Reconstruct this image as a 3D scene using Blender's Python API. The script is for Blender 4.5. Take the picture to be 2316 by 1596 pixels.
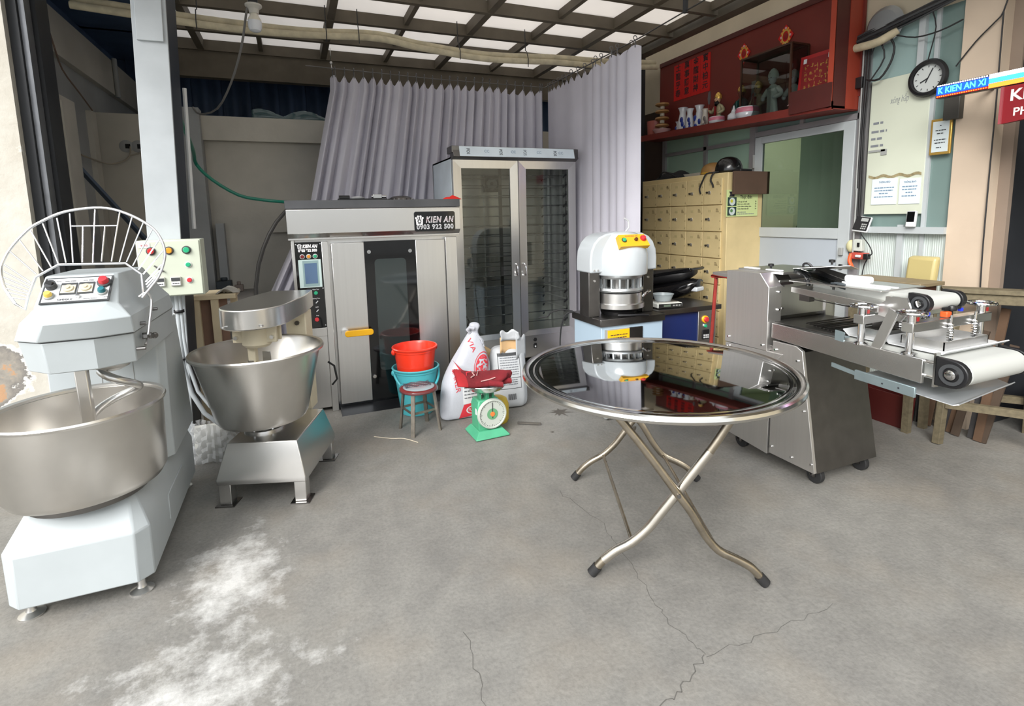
import bpy, bmesh, math, random
from mathutils import Vector, Matrix, Euler
random.seed(7)
for o in list(bpy.data.objects): bpy.data.objects.remove(o)
SC = bpy.context.scene
COL = SC.collection
R = math.radians

# ------------------------------------------------------------ camera
cam_d = bpy.data.cameras.new('camera')
cam = bpy.data.objects.new('camera', cam_d); COL.objects.link(cam)
F_PX, PITCH, YAW, ROLL = 1193.0, R(7.6), R(22.2), R(-1.34)
cam_d.sensor_fit = 'HORIZONTAL'; cam_d.sensor_width = 36.0
cam_d.lens = 36.0 * F_PX / 2316.0
cam_d.shift_y = -149.0 / 2316.0            # the photo is cropped from the top of the sensor frame
cam_d.clip_start = 0.05
fw = Vector((math.sin(YAW)*math.cos(PITCH), math.cos(YAW)*math.cos(PITCH), -math.sin(PITCH)))
r0 = Vector((math.cos(YAW), -math.sin(YAW), 0)); u0 = r0.cross(fw)
rt = r0*math.cos(ROLL) + u0*math.sin(ROLL); up = -r0*math.sin(ROLL) + u0*math.cos(ROLL)
cam.matrix_world = Matrix(((rt.x, up.x, -fw.x, 0), (rt.y, up.y, -fw.y, 0), (rt.z, up.z, -fw.z, 1.45), (0, 0, 0, 1)))
SC.camera = cam

# ------------------------------------------------------------ light and exposure
SC.view_settings.view_transform = 'Standard'; SC.view_settings.look = 'None'
SC.view_settings.gamma = 1.0; SC.view_settings.use_curve_mapping = False
SC.view_settings.exposure = 0.55
wd = bpy.data.worlds.new('overcast_sky'); SC.world = wd; wd.use_nodes = True
nt = wd.node_tree; nt.nodes.clear()
wo = nt.nodes.new('ShaderNodeOutputWorld'); wb = nt.nodes.new('ShaderNodeBackground')
tc = nt.nodes.new('ShaderNodeTexCoord'); sp = nt.nodes.new('ShaderNodeSeparateXYZ'); rp = nt.nodes.new('ShaderNodeValToRGB')
rp.color_ramp.elements[0].position = 0.0; rp.color_ramp.elements[0].color = (0.62, 0.64, 0.66, 1)
rp.color_ramp.elements[1].position = 0.6; rp.color_ramp.elements[1].color = (0.92, 0.96, 1.0, 1)
nt.links.new(tc.outputs['Generated'], sp.inputs[0]); nt.links.new(sp.outputs['Z'], rp.inputs[0])
nt.links.new(rp.outputs[0], wb.inputs['Color']); nt.links.new(wb.outputs[0], wo.inputs[0])
wb.inputs['Strength'].default_value = 1.45
sun_d = bpy.data.lights.new('hazy_sun', 'SUN'); sun_d.energy = 3.6; sun_d.angle = R(36); sun_d.color = (1.0, 0.97, 0.93)
sun = bpy.data.objects.new('hazy_sun', sun_d); COL.objects.link(sun)
sun.rotation_euler = Vector((0.62, 0.55, -0.56)).to_track_quat('-Z', 'Y').to_euler()

# ------------------------------------------------------------ materials
def lin(c):
    return tuple(((x/255)/12.92 if x/255 <= 0.04045 else ((x/255+0.055)/1.055)**2.4) for x in c)
MATS = {}
def mat(name, rgb, rough=0.5, metal=0.0, var=0.0, scale=8.0, bump=0.0, bscale=None, rgb2=None, stretch=None,
        emit=0.0, coat=0.0, rvar=0.0, alpha=1.0, spec=None, detail=4.0, thr=None):
    """principled material with optional object-space noise in colour, roughness and bump"""
    if name in MATS: return MATS[name]
    m = bpy.data.materials.new(name); m.use_nodes = True; t = m.node_tree
    b = t.nodes['Principled BSDF']; c = lin(rgb) + (1,)
    b.inputs['Base Color'].default_value = c; b.inputs['Roughness'].default_value = rough
    b.inputs['Metallic'].default_value = metal
    if spec is not None: b.inputs['Specular IOR Level'].default_value = spec
    if coat: b.inputs['Coat Weight'].default_value = coat; b.inputs['Coat Roughness'].default_value = 0.08
    if emit:
        b.inputs['Emission Color'].default_value = c; b.inputs['Emission Strength'].default_value = emit
    if alpha < 1: b.inputs['Alpha'].default_value = alpha
    if var or bump or rvar or rgb2:
        co = t.nodes.new('ShaderNodeTexCoord'); mp = t.nodes.new('ShaderNodeMapping')
        t.links.new(co.outputs['Object'], mp.inputs[0])
        if stretch: mp.inputs['Scale'].default_value = stretch
        n = t.nodes.new('ShaderNodeTexNoise'); n.inputs['Scale'].default_value = scale; n.inputs['Detail'].default_value = detail
        t.links.new(mp.outputs[0], n.inputs['Vector'])
        if var or rgb2:
            r = t.nodes.new('ShaderNodeValToRGB')
            c2 = lin(rgb2) if rgb2 else tuple(x*(1-var) for x in c[:3])
            lo, hi = thr if thr else (0.3, 0.7)
            r.color_ramp.elements[0].position = lo; r.color_ramp.elements[1].position = hi
            r.color_ramp.elements[0].color = tuple(c2)+(1,)
            r.color_ramp.elements[1].color = c if rgb2 else tuple(min(1, x*(1+var*0.5)) for x in c[:3])+(1,)
            t.links.new(n.outputs['Fac'], r.inputs[0]); t.links.new(r.outputs[0], b.inputs['Base Color'])
        if rvar:
            mr = t.nodes.new('ShaderNodeMapRange'); mr.inputs['To Min'].default_value = max(0.02, rough-rvar); mr.inputs['To Max'].default_value = rough+rvar
            t.links.new(n.outputs['Fac'], mr.inputs['Value']); t.links.new(mr.outputs[0], b.inputs['Roughness'])
        if bump:
            n2 = n
            if bscale:
                n2 = t.nodes.new('ShaderNodeTexNoise'); n2.inputs['Scale'].default_value = bscale; n2.inputs['Detail'].default_value = 5
                t.links.new(mp.outputs[0], n2.inputs['Vector'])
            bp = t.nodes.new('ShaderNodeBump'); bp.inputs['Strength'].default_value = bump; bp.inputs['Distance'].default_value = 0.01
            t.links.new(n2.outputs['Fac'], bp.inputs['Height']); t.links.new(bp.outputs[0], b.inputs['Normal'])
    MATS[name] = m
    return m
def glass(name, tint=(235, 240, 238), refl=0.05, rough=0.02, clear=0.95):
    """thin pane: transparent layer with a glossy coat that strengthens at grazing angles"""
    if name in MATS: return MATS[name]
    m = bpy.data.materials.new(name); m.use_nodes = True; t = m.node_tree; t.nodes.clear()
    o = t.nodes.new('ShaderNodeOutputMaterial'); mx = t.nodes.new('ShaderNodeMixShader')
    tr = t.nodes.new('ShaderNodeBsdfTransparent'); tr.inputs[0].default_value = tuple(x*clear for x in lin(tint))+(1,)
    gl = t.nodes.new('ShaderNodeBsdfGlossy'); gl.inputs['Roughness'].default_value = rough
    lw_ = t.nodes.new('ShaderNodeLayerWeight'); lw_.inputs[0].default_value = 0.5
    pw_ = t.nodes.new('ShaderNodeMath'); pw_.operation = 'POWER'; pw_.inputs[1].default_value = 4.0
    ma = t.nodes.new('ShaderNodeMath'); ma.operation = 'MULTIPLY_ADD'; ma.inputs[1].default_value = 0.8; ma.inputs[2].default_value = refl
    t.links.new(lw_.outputs['Facing'], pw_.inputs[0]); t.links.new(pw_.outputs[0], ma.inputs[0]); t.links.new(ma.outputs[0], mx.inputs[0])
    t.links.new(tr.outputs[0], mx.inputs[1]); t.links.new(gl.outputs[0], mx.inputs[2])
    t.links.new(mx.outputs[0], o.inputs[0]); MATS[name] = m
    return m

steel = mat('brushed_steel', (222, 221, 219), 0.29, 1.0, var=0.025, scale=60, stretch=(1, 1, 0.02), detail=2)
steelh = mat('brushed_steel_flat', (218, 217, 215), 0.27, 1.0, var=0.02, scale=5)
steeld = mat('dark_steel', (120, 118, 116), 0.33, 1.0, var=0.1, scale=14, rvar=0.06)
satin = mat('satin_steel', (224, 222, 220), 0.42, 1.0, var=0.03, scale=60, stretch=(1, 1, 0.02), detail=2)
bowlst = mat('bowl_steel', (216, 213, 208), 0.30, 1.0, var=0.04, scale=12, rvar=0.04)
chrome = mat('chrome', (210, 210, 210), 0.08, 1.0)
mirror = mat('polished_table_steel', (196, 198, 199), 0.035, 1.0, var=0.1, scale=5, rvar=0.02, bump=0.004, bscale=2.2)
rimst = mat('rolled_rim_steel', (205, 203, 198), 0.16, 1.0, rvar=0.04, scale=10)
legst = mat('dull_leg_steel', (176, 166, 150), 0.3, 1.0, var=0.2, scale=18, rvar=0.08)
sleevest = mat('bright_leg_steel', (206, 200, 190), 0.22, 1.0, rvar=0.05, scale=20)
white = mat('white_enamel', (174, 181, 184), 0.4, var=0.05, scale=6, coat=0.1)
whitep = mat('white_plastic', (206, 208, 209), 0.35)
domew = mat('dome_white', (184, 190, 194), 0.22, coat=0.4)
cream = mat('cream_enamel', (222, 212, 186), 0.4, var=0.06, scale=9)
boxgrey = mat('panel_box_grey', (194, 200, 184), 0.4, var=0.03, scale=7)
black = mat('black_plastic', (24, 24, 26), 0.4)
blackg = mat('gloss_black', (10, 11, 13), 0.06, coat=0.3)
rubber = mat('black_rubber', (30, 30, 31), 0.75)
redp = mat('red_button', (205, 52, 60), 0.35, coat=0.3)
red2 = mat('red_lamp', (190, 40, 40), 0.2, coat=0.5)
grnp = mat('green_button', (40, 165, 120), 0.25, coat=0.5)
ambp = mat('amber_lamp', (225, 150, 40), 0.22, coat=0.5)
yelp = mat('yellow_button', (232, 200, 90), 0.35)
yelh = mat('yellow_handle', (240, 180, 20), 0.35)
greyp = mat('grey_plastic', (150, 152, 150), 0.5)
dgrey = mat('dark_grey_plastic', (60, 62, 64), 0.5)
paper = mat('white_paper', (212, 214, 216), 0.8)
inkm = mat('dark_ink', (40, 40, 44), 0.8)
greyink = mat('grey_ink', (120, 124, 130), 0.8)
redink = mat('red_ink', (205, 50, 62), 0.7)

# ------------------------------------------------------------ mesh builder
MW = {}       # thing name -> world matrix of the Empty that carries its parts
def M4(o): return MW.get(o.name, Matrix.Identity(4)) if o else Matrix.Identity(4)
class MB:
    def __init__(s): s.b = bmesh.new()
    def face(s, vs):
        try: return s.b.faces.new(vs)
        except ValueError: return None
    def poly(s, pts):
        s.face([s.b.verts.new(p) for p in pts]); return s
    def box(s, x0, x1, y0, y1, z0, z1, m=None):
        v = [s.b.verts.new((m @ Vector(p)) if m else p) for p in ((x0,y0,z0),(x1,y0,z0),(x1,y1,z0),(x0,y1,z0),(x0,y0,z1),(x1,y0,z1),(x1,y1,z1),(x0,y1,z1))]
        for f in ((0,3,2,1),(4,5,6,7),(0,1,5,4),(1,2,6,5),(2,3,7,6),(3,0,4,7)): s.face([v[i] for i in f])
        return s
    def bar(s, p, q, w, h, up=(0,0,1)):
        p, q = Vector(p), Vector(q); d = (q-p).normalized(); u = Vector(up)
        if abs(d.dot(u)) > 0.98: u = Vector((0,1,0))
        x = d.cross(u).normalized(); y = x.cross(d).normalized()
        v = [s.b.verts.new(c + x*a*w/2 + y*b*h/2) for c in (p, q) for a, b in ((-1,-1),(1,-1),(1,1),(-1,1))]
        for f in ((3,2,1,0),(4,5,6,7),(0,1,5,4),(1,2,6,5),(2,3,7,6),(3,0,4,7)): s.face([v[i] for i in f])
        return s
    def loft(s, loops, c0=True, c1=True, closed=True):
        L = [[s.b.verts.new(p) for p in lp] for lp in loops]; n = len(L[0])
        for a, b in zip(L, L[1:]):
            for i in range(n if closed else n-1):
                j = (i+1) % n; s.face([a[i], a[j], b[j], b[i]])
        if c0: s.face(L[0][::-1])
        if c1: s.face(L[-1])
        return s
    def prism(s, pts, fn, a, b):
        """polygon pts (u,v) extruded between a and b; fn(u,v,w) -> xyz"""
        return s.loft([[fn(u, v, a) for u, v in pts], [fn(u, v, b) for u, v in pts]])
    def tube(s, pts, r, n=8, closed=False, caps=True):
        P = [Vector(p) for p in pts]; k = len(P); rr = r if isinstance(r, (list, tuple)) else [r]*k
        T = []
        for i in range(k):
            a = P[(i-1) % k] if (closed or i > 0) else P[i]; b = P[(i+1) % k] if (closed or i < k-1) else P[i]
            T.append((b-a).normalized())
        u = T[0].cross(Vector((0,0,1)))
        if u.length < 1e-3: u = T[0].cross(Vector((0,1,0)))
        u.normalize(); L = []
        for i in range(k):
            u = (u - T[i]*u.dot(T[i]))
            if u.length < 1e-6: u = T[i].cross(Vector((1,0,0.3)))
            u.normalize(); w = T[i].cross(u)
            L.append([s.b.verts.new(P[i] + (u*math.cos(2*math.pi*j/n) + w*math.sin(2*math.pi*j/n))*rr[i]) for j in range(n)])
        prs = list(zip(L, L[1:])) + ([(L[-1], L[0])] if closed else [])
        for a, b in prs:
            for j in range(n): s.face([a[j], a[(j+1) % n], b[(j+1) % n], b[j]])
        if caps and not closed: s.face(L[0][::-1]); s.face(L[-1])
        return s
    def lathe(s, prof, c=(0,0,0), n=24, m=None, a0=0.0, a1=2*math.pi):
        """profile of (r, z) around an axis through c (z axis, or the z of matrix m)"""
        c = Vector(c); full = abs(a1-a0-2*math.pi) < 1e-6; k = n if full else n+1; L = []
        for r, z in prof:
            if r < 1e-5:
                p = Vector((0,0,z)); L.append([s.b.verts.new(c + ((m @ p) if m else p))])
            else:
                row = []
                for j in range(k):
                    a = a0 + (a1-a0)*j/n; p = Vector((r*math.cos(a), r*math.sin(a), z))
                    row.append(s.b.verts.new(c + ((m @ p) if m else p)))
                L.append(row)
        for a, b in zip(L, L[1:]):
            for j in range(k if full else k-1):
                i = (j+1) % k
                if len(a) == 1 and len(b) == 1: break
                if len(a) == 1: s.face([a[0], b[i], b[j]])
                elif len(b) == 1: s.face([a[j], a[i], b[0]])
                else: s.face([a[j], a[i], b[i], b[j]])
        return s
    def cyl(s, p, q, r, n=16, r2=None):
        p, q = Vector(p), Vector(q); d = q-p
        m = d.normalized().to_track_quat('Z', 'Y').to_matrix(); h = d.length; r2 = r if r2 is None else r2
        return s.lathe([(0,0),(r,0),(r2,h),(0,h)], p, n, m)
    def ball(s, c, r, n=12, sc=(1,1,1), k=7):
        m = Matrix.Diagonal(sc).to_3x3() if not isinstance(sc, Matrix) else sc
        return s.lathe([(r*math.sin(math.pi*i/k), -r*math.cos(math.pi*i/k)) for i in range(k+1)], c, n, m)
    def grid(s, fn, nu, nv):
        V = [[s.b.verts.new(fn(i/nu, j/nv)) for j in range(nv+1)] for i in range(nu+1)]
        for i in range(nu):
            for j in range(nv): s.face([V[i][j], V[i+1][j], V[i+1][j+1], V[i][j+1]])
        return s
    def build(s, name, m, parent=None, local=False, bev=0.0, seg=2, smooth=38, solid=0.0, kind=None, fix=True, sub=0):
        if parent is not None and not local:
            s.b.transform(M4(parent).inverted())
        bmesh.ops.remove_doubles(s.b, verts=s.b.verts, dist=1e-6)
        if fix: bmesh.ops.recalc_face_normals(s.b, faces=s.b.faces)
        me = bpy.data.meshes.new(name); s.b.to_mesh(me); s.b.free()
        if smooth:
            me.polygons.foreach_set('use_smooth', [True]*len(me.polygons)); me.set_sharp_from_angle(angle=R(smooth))
        o = bpy.data.objects.new(name, me); COL.objects.link(o)
        for k in (m if isinstance(m, (list, tuple)) else [m]): me.materials.append(k)
        if parent is not None:
            o.parent = parent; MW[o.name] = M4(parent)
        if solid:
            d = o.modifiers.new('solid', 'SOLIDIFY'); d.thickness = solid; d.offset = 0
        if sub:
            d = o.modifiers.new('sub', 'SUBSURF'); d.levels = sub; d.render_levels = sub
        if bev:
            d = o.modifiers.new('bevel', 'BEVEL'); d.width = bev; d.segments = seg; d.limit_method = 'ANGLE'; d.angle_limit = R(32)
        if kind: o['kind'] = kind
        return o
def tag(o, label, cat, group=None):
    o['label'] = label; o['category'] = cat
    if group: o['group'] = group
    return o
def thing(name, label, cat, loc=(0,0,0), rz=0.0, group=None):
    o = bpy.data.objects.new(name, None); COL.objects.link(o)
    o.location = loc; o.rotation_euler = (0, 0, rz); o.empty_display_size = 0.1
    MW[o.name] = Matrix.Translation(loc) @ Matrix.Rotation(rz, 4, 'Z')
    return tag(o, label, cat, group)
def struct(name, loc=(0,0,0)):
    o = bpy.data.objects.new(name, None); COL.objects.link(o); o.location = loc
    MW[o.name] = Matrix.Translation(loc); o['kind'] = 'structure'; o.empty_display_size = 0.1
    return o
def dup(o, parent, name=None, loc=None, rot=None):
    c = o.copy(); COL.objects.link(c); c.parent = parent; MW[c.name] = M4(parent)
    if loc is not None: c.location = loc
    if rot is not None: c.rotation_euler = rot
    return c
def frame(o, x, y):
    """4x4 matrix with the text plane at o, reading along x, letters upright along y"""
    x = Vector(x).normalized(); y = Vector(y); y = (y - x*y.dot(x)).normalized(); z = x.cross(y)
    return Matrix(((x.x,y.x,z.x,o[0]),(x.y,y.y,z.y,o[1]),(x.z,y.z,z.z,o[2]),(0,0,0,1)))
FRONT = ((1,0,0), (0,0,1)); LEFTW = ((0,-1,0), (0,0,1))
def text(name, body, m, o, axes, size, parent=None, width=None, align='CENTER', ext=0.0006, shear=0.0, bold=0.0, sp=1.0):
    cu = bpy.data.curves.new('t', 'FONT'); cu.body = body; cu.size = size; cu.align_x = align; cu.align_y = 'CENTER'
    cu.extrude = ext; cu.shear = shear; cu.offset = bold; cu.resolution_u = 3; cu.space_character = sp
    to = bpy.data.objects.new('t', cu); COL.objects.link(to)
    bpy.context.view_layer.update()
    dg = bpy.context.evaluated_depsgraph_get()
    me = bpy.data.meshes.new_from_object(to.evaluated_get(dg))
    bpy.data.objects.remove(to); bpy.data.curves.remove(cu)
    sx = 1.0
    if width and len(me.vertices):
        xs = [v.co.x for v in me.vertices]; sx = width/max(1e-6, max(xs)-min(xs))
    T = frame(o, *axes) @ Matrix.Diagonal((sx, 1, 1, 1))
    if parent is not None: T = M4(parent).inverted() @ T
    me.transform(T); me.name = name
    ob = bpy.data.objects.new(name, me); COL.objects.link(ob); me.materials.append(m)
    if parent is not None: ob.parent = parent; MW[ob.name] = M4(parent)
    return ob
def lines(name, m, o, axes, rows, parent, h=0.004, ext=0.0008):
    """rows of small unreadable print: (x0, x1, y) dashes in the plane"""
    T = frame(o, *axes); b = MB(); rnd = random.Random(len(rows)*7+1)
    for x0, x1, y in rows:
        x = x0
        while x < x1 - 1e-4:
            w = min(x1-x, rnd.uniform(1.2, 3.6)*h)
            b.box(x, x+w, y-h/2, y+h/2, 0, ext, T); x += w + h*0.6
    return b.build(name, m, parent, smooth=0)
def rrect(x0, x1, y0, y1, r, k=4):
    pts = []
    for cx, cy, a in ((x1-r, y0+r, -90), (x1-r, y1-r, 0), (x0+r, y1-r, 90), (x0+r, y0+r, 180)):
        for i in range(k+1):
            t = R(a + 90*i/k); pts.append((cx+r*math.cos(t), cy+r*math.sin(t)))
    return pts
XZ = lambda y0: (lambda u, v, w: (u, w, v))      # (x, z) polygon extruded along y
def drape(dec, body, off=0.003, d=(0,1,0)):
    """press flat print onto the bulging surface of a bag, along direction d (both share one parent frame)"""
    bpy.context.view_layer.update(); ev = body.evaluated_get(bpy.context.evaluated_depsgraph_get()); d = Vector(d)
    for v in dec.data.vertices:
        ok, p, n, i = ev.ray_cast(v.co - d*0.6, d)
        if ok: v.co = p - d*off
    return dec
def push_button(name, m, o, n, r, h, parent, ring=None):
    """round cap on a bezel, axis n"""
    o, n = Vector(o), Vector(n).normalized(); q = n.to_track_quat('Z', 'Y').to_matrix()
    c = MB().lathe([(0,0),(r,0),(r,h*0.7),(r*0.8,h),(0,h*1.05)], o, 16, q).build(name, m, parent)
    if ring: MB().lathe([(r*1.02,0),(r*1.35,0),(r*1.35,h*0.35),(r*1.02,h*0.4)], o, 16, q).build('bezel', ring, c)
    return c
# ============================================================ THE SETTING
def floor_mat():
    m = bpy.data.materials.new('concrete_floor'); m.use_nodes = True; t = m.node_tree; b = t.nodes['Principled BSDF']; L = t.links
    co = t.nodes.new('ShaderNodeTexCoord')
    def noise(sc, det=5, rough=0.6):
        n = t.nodes.new('ShaderNodeTexNoise'); n.inputs['Scale'].default_value = sc; n.inputs['Detail'].default_value = det
        n.inputs['Roughness'].default_value = rough; L.new(co.outputs['Object'], n.inputs['Vector']); return n
    def ramp(src, p0, c0, p1, c1):
        r = t.nodes.new('ShaderNodeValToRGB'); r.color_ramp.elements[0].position = p0; r.color_ramp.elements[1].position = p1
        r.color_ramp.elements[0].color = tuple(c0)+(1,); r.color_ramp.elements[1].color = tuple(c1)+(1,); L.new(src, r.inputs[0]); return r
    def mix(fac, a, c):
        x = t.nodes.new('ShaderNodeMix'); x.data_type = 'RGBA'
        L.new(fac, x.inputs[0])
        for i, v in ((6, a), (7, c)):
            if isinstance(v, tuple): x.inputs[i].default_value = v
            else: L.new(v, x.inputs[i])
        return x.outputs[2]
    big = ramp(noise(0.9).outputs[0], 0.3, lin((121,119,115)), 0.7, lin((134,132,127)))
    mid = ramp(noise(7).outputs[0], 0.35, (0.86,0.86,0.86), 0.65, (1.05,1.05,1.04))
    fine = ramp(noise(70, 3).outputs[0], 0.3, (0.84,0.84,0.84), 0.6, (1.04,1.04,1.04))
    def mul(a, c):
        x = t.nodes.new('ShaderNodeMix'); x.data_type = 'RGBA'; x.blend_type = 'MULTIPLY'; x.inputs[0].default_value = 1
        L.new(a, x.inputs[6]); L.new(c, x.inputs[7]); return x.outputs[2]
    base = mul(mul(big.outputs[0], mid.outputs[0]), fine.outputs[0])
    warm = ramp(noise(1.7, 3).outputs[0], 0.5, (0,0,0), 0.72, (0.35,0.35,0.35))
    base = mix(warm.outputs[0], base, lin((140,129,114))+(1,))
    # spilled flour and old white paint trodden into the floor in two patches beside the spiral mixer
    tot = None
    for (cx, cy, rx, ry, amt) in ((-0.33, 2.3, 0.3, 0.55, 1.0), (-0.42, 1.72, 0.55, 0.42, 0.9), (-0.75, 1.5, 0.6, 0.5, 0.8), (-0.1, 1.75, 0.5, 0.3, 0.35)):
        mp = t.nodes.new('ShaderNodeMapping'); mp.inputs['Location'].default_value = (-cx/rx, -cy/ry, 0); mp.inputs['Scale'].default_value = (1/rx, 1/ry, 0)
        L.new(co.outputs['Object'], mp.inputs[0])
        g = t.nodes.new('ShaderNodeTexGradient'); g.gradient_type = 'SPHERICAL'; L.new(mp.outputs[0], g.inputs[0])
        k = t.nodes.new('ShaderNodeMath'); k.operation = 'MULTIPLY'; k.inputs[1].default_value = amt; L.new(g.outputs['Fac'], k.inputs[0])
        if tot is None: tot = k.outputs[0]
        else:
            a = t.nodes.new('ShaderNodeMath'); a.operation = 'MAXIMUM'; L.new(tot, a.inputs[0]); L.new(k.outputs[0], a.inputs[1]); tot = a.outputs[0]
    nn = noise(9, 8, 0.72)
    ad = t.nodes.new('ShaderNodeMath'); ad.operation = 'MULTIPLY_ADD'; ad.inputs[1].default_value = 0.45; L.new(tot, ad.inputs[0]); L.new(nn.outputs[0], ad.inputs[2])
    msk = ramp(ad.outputs[0], 0.66, (0,0,0), 0.95, (0.6,0.6,0.6))
    base = mix(msk.outputs[0], base, lin((222,222,220))+(1,))
    L.new(base, b.inputs['Base Color'])
    rr = ramp(noise(3).outputs[0], 0.3, (0.5,0.5,0.5), 0.7, (0.78,0.78,0.78)); L.new(rr.outputs[0], b.inputs['Roughness'])
    bp = t.nodes.new('ShaderNodeBump'); bp.inputs['Strength'].default_value = 0.25; bp.inputs['Distance'].default_value = 0.01
    L.new(noise(40, 6).outputs[0], bp.inputs['Height']); L.new(bp.outputs[0], b.inputs['Normal'])
    return m
fl = MB().grid(lambda u, v: (-14+26*u, -14+22.6*v, 0), 8, 8).build('floor', floor_mat(), kind='structure', smooth=0)
crackm = mat('crack_dirt', (92, 90, 86), 0.9)
def crack(pts, w, seed):
    rnd = random.Random(seed); P = []
    for a, b in zip(pts, pts[1:]):
        for k in range(8):
            t = k/8; P.append((a[0]+(b[0]-a[0])*t + rnd.uniform(-.012,.012), a[1]+(b[1]-a[1])*t + rnd.uniform(-.012,.012)))
    P.append(pts[-1]); m = MB()
    for (x0,y0), (x1,y1) in zip(P, P[1:]):
        d = Vector((x1-x0, y1-y0)).normalized(); nx, ny = -d.y*w, d.x*w; k = rnd.uniform(0.5, 1)
        m.poly([(x0-nx*k,y0-ny*k,.0006),(x1-nx*k,y1-ny*k,.0006),(x1+nx*k,y1+ny*k,.0006),(x0+nx*k,y0+ny*k,.0006)])
    return m.build('crack', crackm, fl, smooth=0)
crack([(0.46,1.63),(0.43,1.35),(0.40,1.16),(0.375,1.05)], 0.0016, 1)
crack([(1.2,2.35),(1.25,2.0),(1.21,1.75),(1.16,1.52),(1.135,1.36),(1.16,1.22)], 0.0018, 2)
crack([(1.16,1.22),(1.02,1.16),(0.9,1.12),(0.7,1.09)], 0.002, 3)
crack([(1.16,1.22),(1.4,1.2),(1.75,1.21)], 0.0014, 4)
rnd = random.Random(5)
for cx, cy, rr_, nm in ((1.73, 3.36, 0.055, 'water_stain'), (1.52, 3.06, 0.012, 'water_stain')):
    MB().poly([(cx + rr_*(1.5 if k % 2 else 0.65)*rnd.uniform(.7,1.3)*math.cos(k*math.pi/8), cy + rr_*1.1*(1.4 if k % 2 else 0.7)*rnd.uniform(.7,1.3)*math.sin(k*math.pi/8), .0007) for k in range(16)]).build(nm, mat('wet_stain', (88, 84, 78), 0.35), fl, smooth=0)

# ---- plaster materials
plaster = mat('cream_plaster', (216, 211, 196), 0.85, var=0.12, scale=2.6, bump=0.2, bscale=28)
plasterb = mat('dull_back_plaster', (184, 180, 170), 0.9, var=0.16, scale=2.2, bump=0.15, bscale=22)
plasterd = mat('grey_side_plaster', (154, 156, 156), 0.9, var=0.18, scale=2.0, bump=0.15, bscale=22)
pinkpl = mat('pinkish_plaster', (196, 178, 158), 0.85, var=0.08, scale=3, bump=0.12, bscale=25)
beampl = mat('beam_plaster', (196, 186, 164), 0.9, var=0.12, scale=2.5, bump=0.12, bscale=25)
darkm = mat('haze_blue_sheet_metal', (82, 102, 134), 0.6, 0.0, var=0.3, scale=3)  # bluish lens haze is put into the sheet's colour
barm = mat('olive_brown_steel', (98, 90, 77), 0.65, var=0.2, scale=6)
panelm = mat('ceiling_board', (226, 222, 216), 0.9, var=0.1, scale=2.4)
def translucent(m, amt, rgb):
    """let part of the daylight falling on the sheet come through it"""
    t = m.node_tree; o = t.nodes['Material Output']; b = t.nodes['Principled BSDF']
    tl = t.nodes.new('ShaderNodeBsdfTranslucent'); tl.inputs[0].default_value = lin(rgb)+(1,)
    mx = t.nodes.new('ShaderNodeMixShader'); mx.inputs[0].default_value = amt
    t.links.new(b.outputs[0], mx.inputs[1]); t.links.new(tl.outputs[0], mx.inputs[2]); t.links.new(mx.outputs[0], o.inputs[0])
translucent(panelm, 0.54, (240, 236, 232))  # translucency added to brighten the boards and fill the room with light
darkst = mat('dark_painted_steel', (44, 46, 50), 0.5, var=0.15, scale=5)
greypaint = mat('worn_grey_paint', (178, 184, 188), 0.45, var=0.1, scale=5, bump=0.05)

def peel_mat():
    m = bpy.data.materials.new('peeling_plaster'); m.use_nodes = True; t = m.node_tree; b = t.nodes['Principled BSDF']; L = t.links
    co = t.nodes.new('ShaderNodeTexCoord'); n = t.nodes.new('ShaderNodeTexNoise'); n.inputs['Scale'].default_value = 3.2; n.inputs['Detail'].default_value = 8; n.inputs['Roughness'].default_value = 0.65
    L.new(co.outputs['Object'], n.inputs['Vector'])
    mp = t.nodes.new('ShaderNodeMapping'); mp.inputs['Location'].default_value = (1.74/0.42, -3.75/0.42, -0.66/0.34); mp.inputs['Scale'].default_value = (1/0.42, 1/0.42, 1/0.34)
    L.new(co.outputs['Object'], mp.inputs[0]); g = t.nodes.new('ShaderNodeTexGradient'); g.gradient_type = 'SPHERICAL'; L.new(mp.outputs[0], g.inputs[0])
    a = t.nodes.new('ShaderNodeMath'); a.operation = 'MULTIPLY_ADD'; a.inputs[1].default_value = 0.42; L.new(g.outputs['Fac'], a.inputs[0]); L.new(n.outputs[0], a.inputs[2])
    r = t.nodes.new('ShaderNodeValToRGB'); L.new(a.outputs[0], r.inputs[0]); e = r.color_ramp.elements
    e[0].position = 0.3; e[0].color = lin((204,201,192))+(1,); e[1].position = 0.60; e[1].color = lin((186,181,170))+(1,)
    for p, c in ((0.645, (226,224,216)), (0.66, (120,116,112)), (0.75, (150,144,134)), (0.77, (176,140,108))):
        x = e.new(p); x.color = lin(c)+(1,)
    r.color_ramp.interpolation = 'LINEAR'
    L.new(r.outputs[0], b.inputs['Base Color']); b.inputs['Roughness'].default_value = 0.9
    bp = t.nodes.new('ShaderNodeBump'); bp.inputs['Strength'].default_value = 0.5; bp.inputs['Distance'].default_value = 0.02; L.new(a.outputs[0], bp.inputs['Height']); L.new(bp.outputs[0], b.inputs['Normal'])
    return m

# ---- unseen plain house front, added behind the viewer for the steel to reflect
MB().box(-18, 16, -14.4, -14, 0, 3.6).build('reflection_wall', mat('reflection_wall_grey', (196, 196, 194), 0.9, var=0.15, scale=1.5), kind='structure', smooth=0)
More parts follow.
